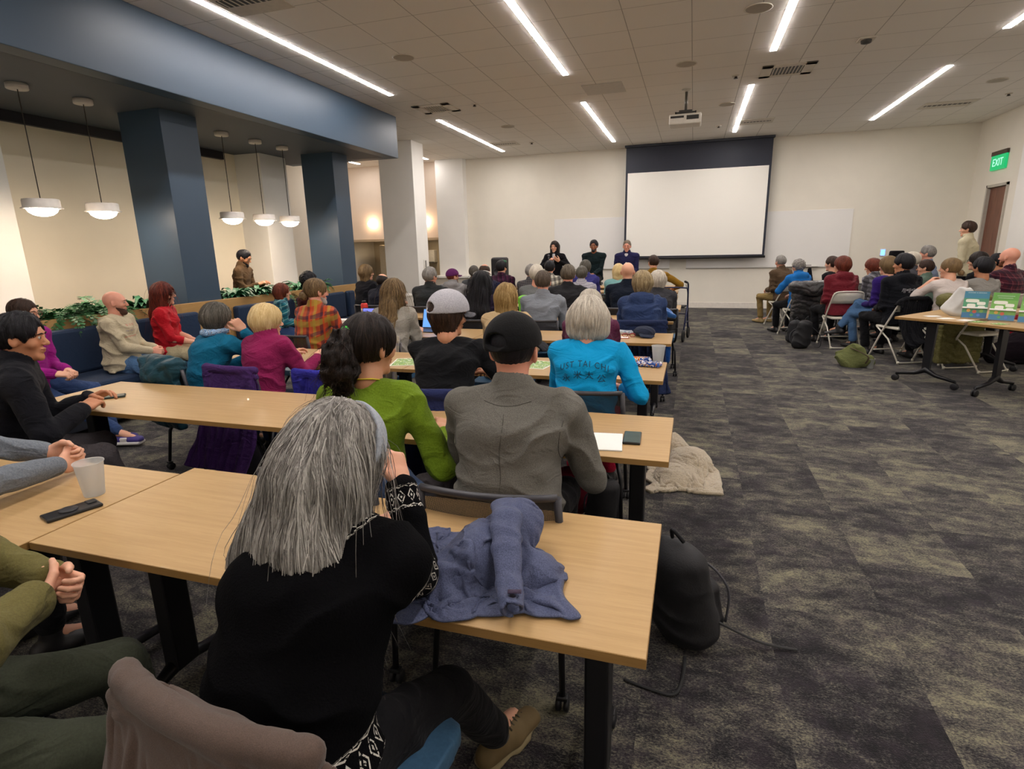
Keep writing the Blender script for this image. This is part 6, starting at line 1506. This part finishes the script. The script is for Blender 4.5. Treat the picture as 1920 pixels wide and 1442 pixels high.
wrapper('red, yellow and blue snack wrapper by the clear cup', -.33, 4.14, .1, [(.2, '#c83a28'), (.42, '#e8a63a'), (.5, '#dfe6ee'), (.56, '#2a4c9c')], seed=1)
wrapper('blue and white snack wrapper nearest the table edge', -.265, 4.0, -.15, [(.2, '#1f3f8a'), (.45, '#d8dce4'), (.52, '#a86a30'), (.56, '#27509c')], .085, seed=2)
wrapper('white tissue packet left of the navy cap on the fourth row', -.62, 5.50, -.2, [(.2, '#d0d4da'), (.55, '#b8c0cc'), (.65, '#8090a8')], .09, .05, 3)
# navy flat cap, red glasses case / booklet
o = thing('flat_cap', 'navy baseball cap lying on the fourth row table', 'cap', (-.40, 5.40, TZ), .5)
S = SDF(); S.ell((0, 0, .035), (.10, .115, .062), k=.01); S.plane((0, 0, .002), (0, 0, -1), .004); S.displace(folds(.010, 26, 3, (1, .4, .2))); sdf_obj('crown', S, .006, C('cap_navy', '#272e40'), o)
S = SDF(); S.seg((-.02, -.10, .022), (-.05, -.155, .010), (.075, .010), (.055, .008), (1, 0, 0), .01); sdf_obj('brim', S, .005, C('cap_navy', '#272e40'), o)
o = thing('eyeglasses', 'red-framed eyeglasses folded in front of the navy cap', 'glasses', (-.53, 5.27, TZ+.012), .2); mb = MB()
for s in (-1, 1): mb.tube([(s*.033+.025*math.cos(a), 0, .012+.018*math.sin(a)) for a in np.linspace(0, 2*PI, 15)[:-1]], .0028, 6, closed=True)
mb.build('frame', plain('glasses_red2', '#9a1522', .4), o)
for s in (-1, 1): MB().tube([(s*.058, 0, .018), (s*.062, .06, .012), (-s*.02, .13, .003)], .0026, 6).build('temple', plain('glasses_red2', '#9a1522', .4), o)
o = thing('booklet', 'small red-edged booklet beside the tissue packet', 'booklet', (-.60, 5.24, TZ), .15); MB().box(-.075, .075, -.05, .05, 0, .005, .001).build('cover', plain('booklet_red', '#9a2a26', .6), o); MB().box(-.068, .068, -.043, .043, .005, .007).build('label_patch', M_paper, o)
# laptops
def laptop(label, x, y, rz, scol, seed=0):
    o = thing('laptop', label, 'laptop', (x, y, TZ), rz, 'open laptops on the fourth row')
    MB().box(-.16, .16, -.11, .11, 0, .012, .004).build('base', plain('laptop_grey', '#3a3c42', .4, .5), o)
    MB().box(-.145, .145, -.02, .095, .012, .0135).build('keyboard', M_blkp, o)
    R = Matrix.Translation((0, .11, .012))@Matrix.Rotation(-.30, 4, 'X')
    l = MB().box(-.16, .16, -.004, .004, 0, .215, .003, M=R).build('lid', plain('laptop_lid', '#22242a', .4, .4), o)
    MB().box(-.150, .150, -.0055, -.0042, .012, .205, M=R).build('screen', emit('laptop_'+str(seed), scol, .9), l)
laptop('open laptop with a violet-blue screen on the fourth row', -3.33, 5.38, .08, '#8088ff', 1); laptop('open laptop with a bright blue screen left of the white mesh cap', -2.60, 5.36, -.05, '#6aa8ff', 2)
o = thing('paper_stack', 'white papers left of the violet-blue laptop', 'papers', (-3.68, 5.42, TZ), .2)
MB().box(-.12, .12, -.10, .10, 0, .02, .001).build('sheets', M_paper, o); MB().box(-.10, .08, -.08, .07, .02, .10, .003).build('upright_card', M_paper, o)
o = thing('water_bottle', 'red water bottle with a black lid behind the violet laptop', 'bottle', (-4.16, 6.62, TZ))
MB().lathe([(0, 0), (.044, 0), (.046, .006), (.046, .135), (.038, .155), (.026, .162), (0, .162)], 28).build('flask', plain('bottle_red', '#c8281c', .4), o); MB().lathe([(0, .160), (.028, .160), (.028, .185), (.022, .192), (0, .192)], 20).build('lid', M_blkp, o)
MB().lathe([(.0465, .05), (.0468, .05), (.0468, .09), (.0465, .09)], 28).build('label_patch', plain('label_white', '#e8d8d0', .5), o)
lump('tote_bag', 'lime green tote bag between the blond bob and grey shirt', 'bag', (-2.02, 6.95, TZ), .1, lambda S: S.seg((0, 0, .03), (0, 0, .20), (.075, .05), (.095, .045), (1, 0, 0)), plain('lime', '#76c83a', .6), .010, .010, 20, 1, 'bag_body', group=None)
cup('white cup on the eighth row near the loudspeaker', -3.35, 10.7, TZ, 1.1, 'far paper cups'); cup('white cup on the seventh row beside the checked shirt', -3.0, 9.6, TZ, 1.1, 'far paper cups')
# rain jacket heap on the nearest table
M_rain = C('periwinkle_rain_shell', '#3a4059', '#565d7a', 110, .5, wrinkle=.2, sheen=.05, bump=.0008)
o = thing('rain_jacket', 'periwinkle blue rain jacket bundled on the nearest table', 'jacket', (0, 0, 0), 0)
def rain_sheet(u, v):
    a = .62; x, y = u*.72, (v-.36)*.74; r = .045*math.sin(u*24+1.5*math.sin(v*7))+.030*math.sin(v*19+u*9+2)
    return Vector((-.52+x*math.cos(a)-y*math.sin(a)*.9, 1.245+y*math.cos(a)+x*math.sin(a)*.25, TZ+.30+r+.05*math.sin(u*9+v*5)))
parts = [grid_sheet(.74, .70, 62, 58, rain_sheet), tube_sheet((-.48, 1.34, TZ+.54), (-.62, 1.06, TZ+.46), .095, .070, 22, 36, .6)]
V, Q = join_sheets(parts)
R_ = drop_cloth(V, Q, [bm_box(-1.88, -.05, .0, 1.64, TZ-.2, TZ), bm_ball((-.56, 1.17, TZ), (.07, .07, .06)), bm_ball((-.50, 1.25, TZ+.02), (.075, .11, .10)), bm_ball((-.425, 1.36, TZ+.03), (.075, .09, .125)), bm_ball((-.36, 1.26, TZ), (.07, .06, .06))], 60, bend=1.2, stiff=14, shrink=-.03)
R_ = [Vector((p.x, p.y, max(p.z, TZ+.003))) if p.y > 1.0 else p for p in R_]
cloth_parts(R_, Q, [len(p[0]) for p in parts], ['shell', 'sleeve'], M_rain, o, .004)
S = SDF(); SP = [(-.46, 1.37, TZ+.135), (-.435, 1.29, TZ+.145), (-.405, 1.20, TZ+.105), (-.375, 1.12, TZ+.062), (-.345, 1.05, TZ+.046)]
for k in range(4): S.seg(SP[k], SP[k+1], (.044-.004*k, .022), (.040-.004*k, .020), (1, .3, 0), .015)
dS = unit(A3(SP[4])-A3(SP[3])); S.plane(SP[4], tuple(dS), .003); S.cone(A3(SP[4])-dS*.02, A3(SP[4])+dS*.06, .019, .019, .004, '-')
def sl_f(P):
    w = vnoise(P*9, 5)*2.2; return -.008*(1-np.abs(np.sin(P[:, 1]*52+P[:, 0]*22+w))-.35)*np.clip(.5+vnoise(P*12, 8), .1, 1)-.003*vnoise(P*22, 3)
S.displace(sl_f); sdf_obj('sleeve', S, .0035, M_rain, o)
MB().tube([Vector(SP[4])-Vector(dS)*.022+Vector((-.008, -.002, .028)), Vector(SP[4])-Vector(dS)*.022+Vector((.022, .006, .028))], .008, 8, flat=.3).build('cuff_tab', C('tab_plum', '#453a4c'), o)
# ------------------------------------------------------------------ garments on chair backs
def pchair(label_part):
    for o in COL.objects:
        if o.get('category') == 'chair' and label_part in o.get('label', ''): return o
    raise KeyError(label_part)
def on_chair(part, name, label, mat, **k):
    c = pchair(part); return drape(name, label, 'jacket', c.location.x, c.location.y, c.rotation_euler.z, mat, **k)
c_ = pchair('long grey hair'); LCX, LCY, LCR = -.72, .865, -.12; c_.location = (LCX, LCY, 0); c_.rotation_euler = (0, 0, LCR)
def sim_on(part, name, label, mat, variant, solid=.008, at=None):
    if at is None: c = pchair(part); at = (c.location.x, c.location.y, c.rotation_euler.z)
    V, Q, cnt = chair_garment(variant); o = thing(name, label, 'jacket', (at[0], at[1], 0), at[2]); cloth_parts(V, Q, cnt, ['jacket_body', 'sleeve', 'sleeve'], mat, o, solid); return o
o = sim_on(None, 'velour_jacket', 'brown-grey velour jacket over the nearest chair back', C('velour_brown', '#4a3c35', '#5c4c43', 200, .75, .12, .0006, .14, .12), 'wide', .010, (LCX, LCY, LCR))
sim_on('pale blond cropped', 'purple_jacket', 'dark purple jacket hanging over a chair on the third row', C('purple_wool', '#3a2154', '#452a62'), 'long')
sim_on('black t-shirt and', 'navy_jacket', 'bunched navy jacket on the chair of the black t-shirt', C('navy_cotton', '#1d2448', '#232b54'), 'wide', .012)
on_chair('teal top with', 'puffer_jacket', 'dark teal puffer jacket over the chair of the teal top', C('teal_puffer', '#1a3a46', '#1f4450', 20, .45), w=.20, zt=.87, zb=.40, amp=.022, kind='puff', thick=.06, vox=.010, bulk=.03)
chair('mesh-back chair hidden beneath the royal blue jacket on the third row', -2.22, 3.24, 0)
sim_on(None, 'blue_jacket', 'royal blue jacket hanging on the chair beside the purple one', C('royal_blue', '#26247c', '#2c2a8c'), 'narrow', .008, (-2.22, 3.24, 0))
sim_on('long light brown', 'wool_blanket', 'pale plaid blanket over the chair of the long-haired person', plaid('pale_plaid', '#b4aa9a', [('#8d8a9a', .25, 0, 'x'), ('#c49a86', .10, .5, 'x'), ('#8d8a9a', .2, .3, 'z')], .10), 'wide')
sim_on('maroon raincoat', 'violet_jacket', 'violet jacket on the chair in front of the turquoise t-shirt', C('violet_wool', '#33246e', '#3a2a7a'), 'wide')
sim_on('blue hooded jacket', 'navy_coat', 'navy coat hung on the chair of the blue hooded jacket', C('navy_coat', '#1d2744', '#222d4e'), 'long', .012)

lump('denim_jacket', 'slate blue jacket bundled beside the green sweater', 'jacket', (-1.02, 1.72, .0), 0, lambda S: S.chain([(-.14, .0, .80), (-.02, -.04, .76), (.10, -.06, .66), (.17, -.07, .52)], [.05, .085, .095, .08], .04), C('slate_cloth', '#2c3a52', '#34435c'), .008, .016, 16, 3)
# floor things, aisle side
M_carp = None
def backpack(label, x, y, rz, col, s=1, seed=0, straps=True, lean_=.25, detail=True):
    o = thing('backpack', label, 'backpack', (x, y, 0), rz); m = plain('pack_'+str(seed), col, .7, 0, .15, 40, .001)
    S = SDF(); S.seg((0, 0, .10*s), (0, -lean_*.25*s, .38*s), (.15*s, .11*s), (.12*s, .08*s), (1, 0, 0), .03); S.seg((0, .10*s, .09*s), (0, .07*s, .24*s), (.11*s, .05*s), (.10*s, .04*s), (1, 0, 0), .02)
    S.displace(folds(.014*s, 16, seed, (0.3, .4, 1))); S.plane((0, 0, .004), (0, 0, -1), .01); sdf_obj('pack_body', S, .009*max(1, s), m, o)
    mb = MB(); mb.tube(cr([(-.02*s, -lean_*.3*s, .47*s), (0, -lean_*.3*s-.03, .52*s), (.03*s, -lean_*.3*s, .47*s)], 5), .008, 6); mb.build('top_handle', m, o)
    zp = MB(); zp.tube(cr([(-.12*s, .10*s, .10*s), (-.11*s, .125*s, .22*s), (-.04*s, .12*s, .29*s), (.04*s, .12*s, .29*s), (.11*s, .125*s, .22*s), (.12*s, .10*s, .10*s)], 5), .005, 6); zp.build('zipper', plain('zip_grey', '#3a3a40', .5), o)
    if straps:
        MB().tube(cr([(.10*s, -.08*s, .36*s), (.20*s, -.16*s, .22*s), (.19*s, -.20*s, .06*s), (.13*s, -.14*s, .03*s)], 5), .016, 8, flat=.35).build('strap', m, o)
    return o
o = backpack('large black backpack standing on the carpet beside the nearest table', .04, 2.10, -.6, '#17171b', 1.02, 3, False)
MB().tube(cr([(.08, -.10, .02), (.14, -.20, .010), (.16, -.28, .008), (.10, -.32, .007), (.0, -.36, .007)], 6), .007, 6, flat=.5).build('strap', plain('strap_black', '#121214', .7), o)
MB().tube(cr([(.13, .03, .14), (.22, .14, .06), (.27, .22, .02), (.33, .28, .009)], 6), .009, 6, flat=.4).build('strap', plain('strap_black', '#121214', .7), o)
def coat_s(S):
    S.chain([(-.04, .28, .16), (.0, .18, .18), (.06, .02, .14), (.10, -.16, .09), (.06, -.32, .05)], [.05, .07, .08, .08, .05], .05)
    S.chain([(-.02, .0, .12), (-.02, -.20, .10), (.02, -.32, .07)], [.10, .11, .07], .05); S.box((.04, -.22, .04), (.13, .17, .04), r=.03, k=.04); S.chain([(.16, -.10, .16), (.24, -.20, .05)], [.07, .05], .04)
    S.ell((-.05, .12, .20), (.06, .07, .05), k=.02, op='-')
M_fleece = NT('cream_fleece'); _n = M_fleece.noise(M_fleece.coord(), 90, 4, .8); M_fleece.base(M_fleece.ramp(_n, [(.3, '#b09c80'), (.65, '#d8c8a8')])); M_fleece.p(Roughness=1, Sheen_Weight=.6); M_fleece.bump(_n, .012); M_fleece = M_fleece.m
o = thing('fleece_coat', 'cream fleece-lined coat slumped on the carpet by the second row', 'coat', (-.02, 3.98, 0), 0)
def fl_sheet(u, v): return Vector((u*.46+.05*math.sin(v*6), (v-.60)*.80, .50+.05*math.sin(u*24+v*6)+.05*math.sin(v*15)))
V, Q = join_sheets([grid_sheet(.80, 1.05, 60, 78, fl_sheet), tube_sheet((.10, .0, .62), (.18, -.42, .60), .11, .075, 20, 34, .6)])
R_ = drop_cloth(V, Q, [bm_box(-1, 1, -1.2, 1.2, -.2, 0), bm_ball((.0, -.20, .0), (.15, .18, .08)), bm_ball((.07, .02, .02), (.15, .16, .11)), bm_ball((-.08, .26, .02), (.14, .16, .15))], 55, bend=1.2, stiff=14)
cloth_parts([Vector((p.x, p.y, max(p.z, .012))) for p in R_], Q, [61*79, len(V)-61*79], ['fleece', 'sleeve'], M_fleece, o, .022)
backpack('black bag on the floor under the second row aisle end', -.42, 2.95, .4, '#15151a', .7, 5, False)
lump('red_bag', 'dark red bag on the floor beneath the second table end', 'bag', (-.62, 3.05, 0), 0, lambda S: S.seg((0, 0, .08), (0, 0, .26), (.11, .08), (.09, .06), (1, 0, 0)), C('dark_red_cloth', '#6a1226'), .010, .012, 14, 6, 'bag_body')
backpack('dark backpack on the floor under the third row', -3.0, 3.05, .2, '#181520', .85, 8, False)
# things around the sixth row: blue bag, cushion, walker
lump('blue_bag', 'crumpled bright blue bag on the fifth row table end', 'bag', (-.30, 6.62, TZ+.0), 0, lambda S: S.chain([(-.10, 0, .05), (.04, .02, .065), (.12, 0, .04)], [.05, .06, .04], .03), plain('bag_blue', '#1c5aa0', .4), .007, .024, 34, 6, 'bag_body')
lump('black_gloves', 'black gloves lying before the blue bag on the table', 'gloves', (-.26, 6.52, TZ), 0, lambda S: S.chain([(-.12, 0, .02), (0, -.01, .022), (.10, .0, .015)], [.02, .028, .018], .02), C('glove_black', '#14151a'), .008, .006, 26, 7, 'knit')
lump('blue_sweater', 'blue cloth hanging at the fourth row table end', 'sweater', (-.24, 5.75, 0), 0, lambda S: S.box((0, 0, .55), (.08, .05, .14), r=.03), C('blue_cloth', '#1c4c94'), .011, .014, 20, 9, 'cloth')
o = thing('rollator_walker', 'dark blue rollator walker standing at the aisle end of the rows', 'walker', (-.32, 9.85, 0), -.15)
M_roll = plain('rollator_blue', '#20264c', .4, .3); M_rub = plain('rubber_black', '#141416', .7)
for s in (-1, 1):
    MB().tube(cr([(s*.27, -.16, .97), (s*.27, .02, .94), (s*.27, .06, .80), (s*.27, .12, .45), (s*.27, .26, .12)], 4), .014, 8).tube([(s*.27, .06, .58), (s*.27, -.10, .35), (s*.27, -.22, .12)], .013, 8).tube([(s*.27, -.16, .30), (s*.27, .18, .30)], .011, 8).build('side_frame', M_roll, o)
    MB().tube([(s*.27, -.27, .985), (s*.27, -.12, .965)], .019, 8).build('hand_grip', M_rub, o)
    MB().tube(cr([(s*.27, -.20, .94), (s*.29, -.18, .85), (s*.28, .05, .6), (s*.28, -.15, .25)], 4), .004, 5).build('brake_cable', M_rub, o)
    for y_ in (-.22, .27):
        MB().lathe([(.035, -.016), (.09, -.016), (.10, -.010), (.10, .010), (.09, .016), (.035, .016), (.035, -.016)], 26, M=Matrix.Translation((s*.27, y_, .10))@Matrix.Rotation(PI/2, 4, 'Y')).lathe([(0, -.012), (.04, -.012), (.04, .012), (0, .012)], 16, M=Matrix.Translation((s*.27, y_, .10))@Matrix.Rotation(PI/2, 4, 'Y')).build('wheel', M_rub, o)
MB().box(-.25, .25, -.14, .14, .55, .575, .01).build('seat', M_rub, o); MB().tube(cr([(-.27, .04, .84), (-.2, .12, .86), (.2, .12, .86), (.27, .04, .84)], 5), .013, 8).build('back_bar', M_roll, o)
MB().tube([(-.27, .18, .42), (.27, .18, .42)], .010, 8).build('cross_bar', M_roll, o)
lump('grey_cushion', 'grey knitted hat resting on the walker seat', 'hat', (-.42, 9.3, TZ), 0, lambda S: S.ell((0, 0, .07), (.13, .11, .08)), C('grey_wool', '#6f7476'), .010, .012, 26, 11, 'knit')
# ------------------------------------------------------------------ right-hand side things
def on_fold(part, name, label, mat, **k):
    c = pchair(part); k.setdefault('ybase', -.17); return drape(name, label, 'jacket', c.location.x, c.location.y, c.rotation_euler.z, mat, **k)
t = NT('shiny_puffer'); t.base('#15161b'); t.p(Roughness=.22, Specular_IOR_Level=.7, Coat_Weight=.5, Coat_Roughness=.15); t.bump(t.noise(t.coord(), 60, 4, .6, 1.5), .012)
on_fold('shiny black puffer', 'puffer_jacket', 'shiny black puffer jacket over a white folding chair', t.m, w=.27, zt=.87, zb=.22, amp=.020, kind='puff', thick=.10, vox=.010, bulk=.05)
c_ = pchair('lettering'); sim_on(None, 'black_coat', 'black coat hanging down from the chair of the lettered hoodie', C('black_cotton', '#15161c'), 'folding', .012, (c_.location.x, c_.location.y, c_.rotation_euler.z))
on_fold('olive puffer', 'puffer_jacket', 'long olive green puffer coat hanging behind the white blouse', C('olive_puffer', '#5c5832', '#69653c', 20, .6), w=.27, zt=.86, zb=.06, amp=.020, kind='puff', thick=.09, vox=.011)
on_fold('right edge', 'red_jacket', 'red jacket hanging low on the chair at the right edge', C('red_shell', '#8a1426'), w=.24, zt=.55, zb=.12, amp=.024, vox=.012, thick=.08)
backpack('black backpack on the carpet left of the maroon jacket chair', 1.62, 9.3, .5, '#17171a', .95, 12)
backpack('second dark backpack leaning behind the black one', 1.60, 9.85, .2, '#1d1e22', .8, 13)
o = lump('green_bag', 'olive green canvas bag slumped on the carpet', 'bag', (2.03, 8.02, 0), -.5, lambda S: (S.seg((-.08, 0, .07), (.03, .02, .22), (.17, .10), (.10, .06), (1, 0, 0), .04), S.seg((.06, .0, .08), (.17, .02, .10), (.06, .08), (.05, .07), (0, 1, 0), .04)), C('canvas_green', '#5a5f38', '#6a6f46'), .009, .020, 14, 14, 'bag_body')
MB().tube(cr([(-.05, -.02, .24), (.06, -.08, .22), (.18, -.10, .16), (.16, -.12, .08)], 5), .014, 8, flat=.35).build('strap', C('strap_brown', '#4a3f30'), o)
cup('clear cup standing on the carpet beside the green bag', 2.20, 7.95, 0, 1.05)
lump('dark_coat_pile', 'dark coat piled under the display table behind the legs', 'coat', (3.95, 8.6, 0), 0, lambda S: S.chain([(-.2, 0, .12), (.1, .05, .2), (.25, 0, .12)], [.12, .2, .14], .05), C('dark_plum', '#241a24'), .014, .02, 12, 15)
# empty mesh chairs behind the maroon jacket
chair('empty black mesh chair between the blue hoodie and the maroon jacket', 1.98, 11.6, 2.6); chair('empty black mesh chair seen over the maroon shoulder', 2.6, 11.3, 2.4)
lump('black_cloth', 'black cloth hanging from the marker tray', 'cloth', (2.62, 14.86, .62), 0, lambda S: S.seg((0, 0, .34), (.02, 0, .0), (.04, .015), (.09, .02), (1, 0, 0)), C('cloth_black', '#15151c'), .012, .01, 14, 16)
# sign holders with printed sheets
def sign_mat(name, top, mid, low):
    t = NT(name); v = t.coord(); sp = t.t.nodes.new('ShaderNodeSeparateXYZ'); t.l(v, sp.inputs[0]); z = sp.outputs[2]; x = sp.outputs[0]
    c = t.mix(0., mid, mid)
    c = t.mix(t.math('GREATER_THAN', z, .20), c, top); c = t.mix(t.math('LESS_THAN', z, .055), c, low)
    for cx, cz, rx, rz in ((-.03, .175, .055, .017), (.045, .15, .035, .017), (-.035, .125, .035, .020), (.05, .11, .03, .016)):
        d = t.math('ADD', t.math('POWER', t.math('DIVIDE', t.math('SUBTRACT', x, cx), rx), 4.), t.math('POWER', t.math('DIVIDE', t.math('SUBTRACT', z, cz), rz), 4.))
        c = t.mix(t.math('LESS_THAN', d, 1.), c, '#e6e6d8')
    for cx, cz, r, col in ((-.05, .075, .016, '#d8a84a'), (.0, .065, .017, '#c8583a'), (.055, .072, .016, '#7aa84a'), (-.02, .03, .014, '#4a9a5a'), (.035, .03, .014, '#4a7ac8')):
        d = t.math('ADD', t.math('POWER', t.math('DIVIDE', t.math('SUBTRACT', x, cx), r), 2.), t.math('POWER', t.math('DIVIDE', t.math('SUBTRACT', z, cz), r), 2.))
        c = t.mix(t.math('LESS_THAN', d, 1.), c, col)
    t.base(c); t.p(Roughness=.3); return t.m
M_acr = NT('acrylic'); M_acr.base('#f4f8f8'); M_acr.p(Roughness=.05, Transmission_Weight=.9, IOR=1.1, Alpha=.35); M_acr = M_acr.m
def sign(label, x, y, rz, mat, title=None):
    o = thing('sign_holder', label, 'sign holder', (x, y, TZ+.012), rz, 'acrylic sign holders on the display table'); R = Matrix.Rotation(-.22, 4, 'X')
    MB().box(-.108, .108, -.003, .003, -.006, .285, M=R).build('acrylic_stand', M_acr, o); MB().box(-.108, .108, .0, .09, -.012, -.009).build('foot', M_acr, o)
    MB().box(-.103, .103, -.0045, -.0035, .0, .278, M=R).build('printed_sheet', mat, o)
    MB().box(-.106, .106, -.03, -.006, .095, .112, .004, M=R).build('pocket_lip', plain('pocket_white', '#f2f4f0', .1), o)
    for k, (s_, zz_, sz) in enumerate(title or []):
        me = text_mesh(s_, sz, .0003); me.transform(R@Matrix.Translation((0, -.0052, zz_))@Matrix.Rotation(PI/2, 4, 'X')); link('lettering', me, plain('sign_text', '#e8efe0', .5), o)
    return o
SM1 = sign_mat('sign_blue_green', '#2f7a96', '#4a9068', '#2f6a94'); SM2 = sign_mat('sign_green', '#5a9a3c', '#6fa84a', '#3c78a0')
sign('acrylic sign holder with a blue and green printed sheet', 2.86, 7.12, -.42, SM1, [('====== = ======', .262, .019)]); sign('acrylic sign holder with a green printed sheet of speech bubbles', 3.02, 6.93, -.62, SM2, [('================', .245, .015), ('==== =========', .225, .015)])
sign('third acrylic sign holder cut off by the right picture edge', 3.19, 6.75, -.62, SM2)
lump('plastic_bag', 'translucent white plastic bag standing behind the sign holders', 'bag', (2.80, 7.38, TZ), -.4, lambda S: S.seg((-.02, 0, .05), (.05, 0, .29), (.13, .05), (.07, .02), (1, 0, 0), .03), plain('bag_white', '#cdcdca', .35), .009, .018, 16, 18, 'bag_body')
for i, (x, y, rz, m) in enumerate([(2.62, 7.12, .3, M_paper), (2.74, 6.98, .7, M_paper), (2.80, 6.86, .5, M_fly), (2.92, 6.70, .6, M_fly), (2.55, 7.28, .2, M_paper)]):
    o = thing('leaflet', ['white leaflet near the display table corner', 'white leaflet overlapping in front of the first sign', 'green leaflet in front of the blue sign holder', 'green leaflet in front of the green sign holder', 'small white card at the back of the display table'][i], 'leaflet', (x, y, TZ+.001*i), rz, 'leaflets on the display table'); MB().box(-.07, .07, -.05, .05, 0, .002).build('sheet', m, o)
# bottom left: pale cloth on the blue seat
lump('blue_cloth_bundle', 'grey-blue quilted garment hanging at the bottom left corner', 'jacket', (-1.50, .52, 0), 0, lambda S: S.chain([(-.16, .08, .62), (-.06, .0, .52), (.0, -.03, .40)], [.10, .09, .06], .04), C('bluegrey_quilt', '#4a5168', '#596078', 60, .5), .007, .016, 16, 21)
# counter by the white column
o = thing('side_counter', 'low pale counter beside the white column', 'counter', (-6.3, 11.2, 0)); MB().box(-.5, .45, -.25, .25, .60, .635, .004).build('worktop', M_white, o); MB().box(-.48, .43, -.23, .23, .0, .60, .004).build('cabinet', plain('counter_grey', '#c8c2b6', .5), o)
o = thing('wall_phone', 'small white intercom on the white column side', 'intercom', (-5.97, 12.2, 1.25)); MB().box(0, .03, -.05, .05, -.10, .10, .01).build('body', M_white, o); MB().box(.03, .05, -.02, .02, -.08, .08, .008).build('handset', plain('handset_grey', '#8a867e', .5), o)
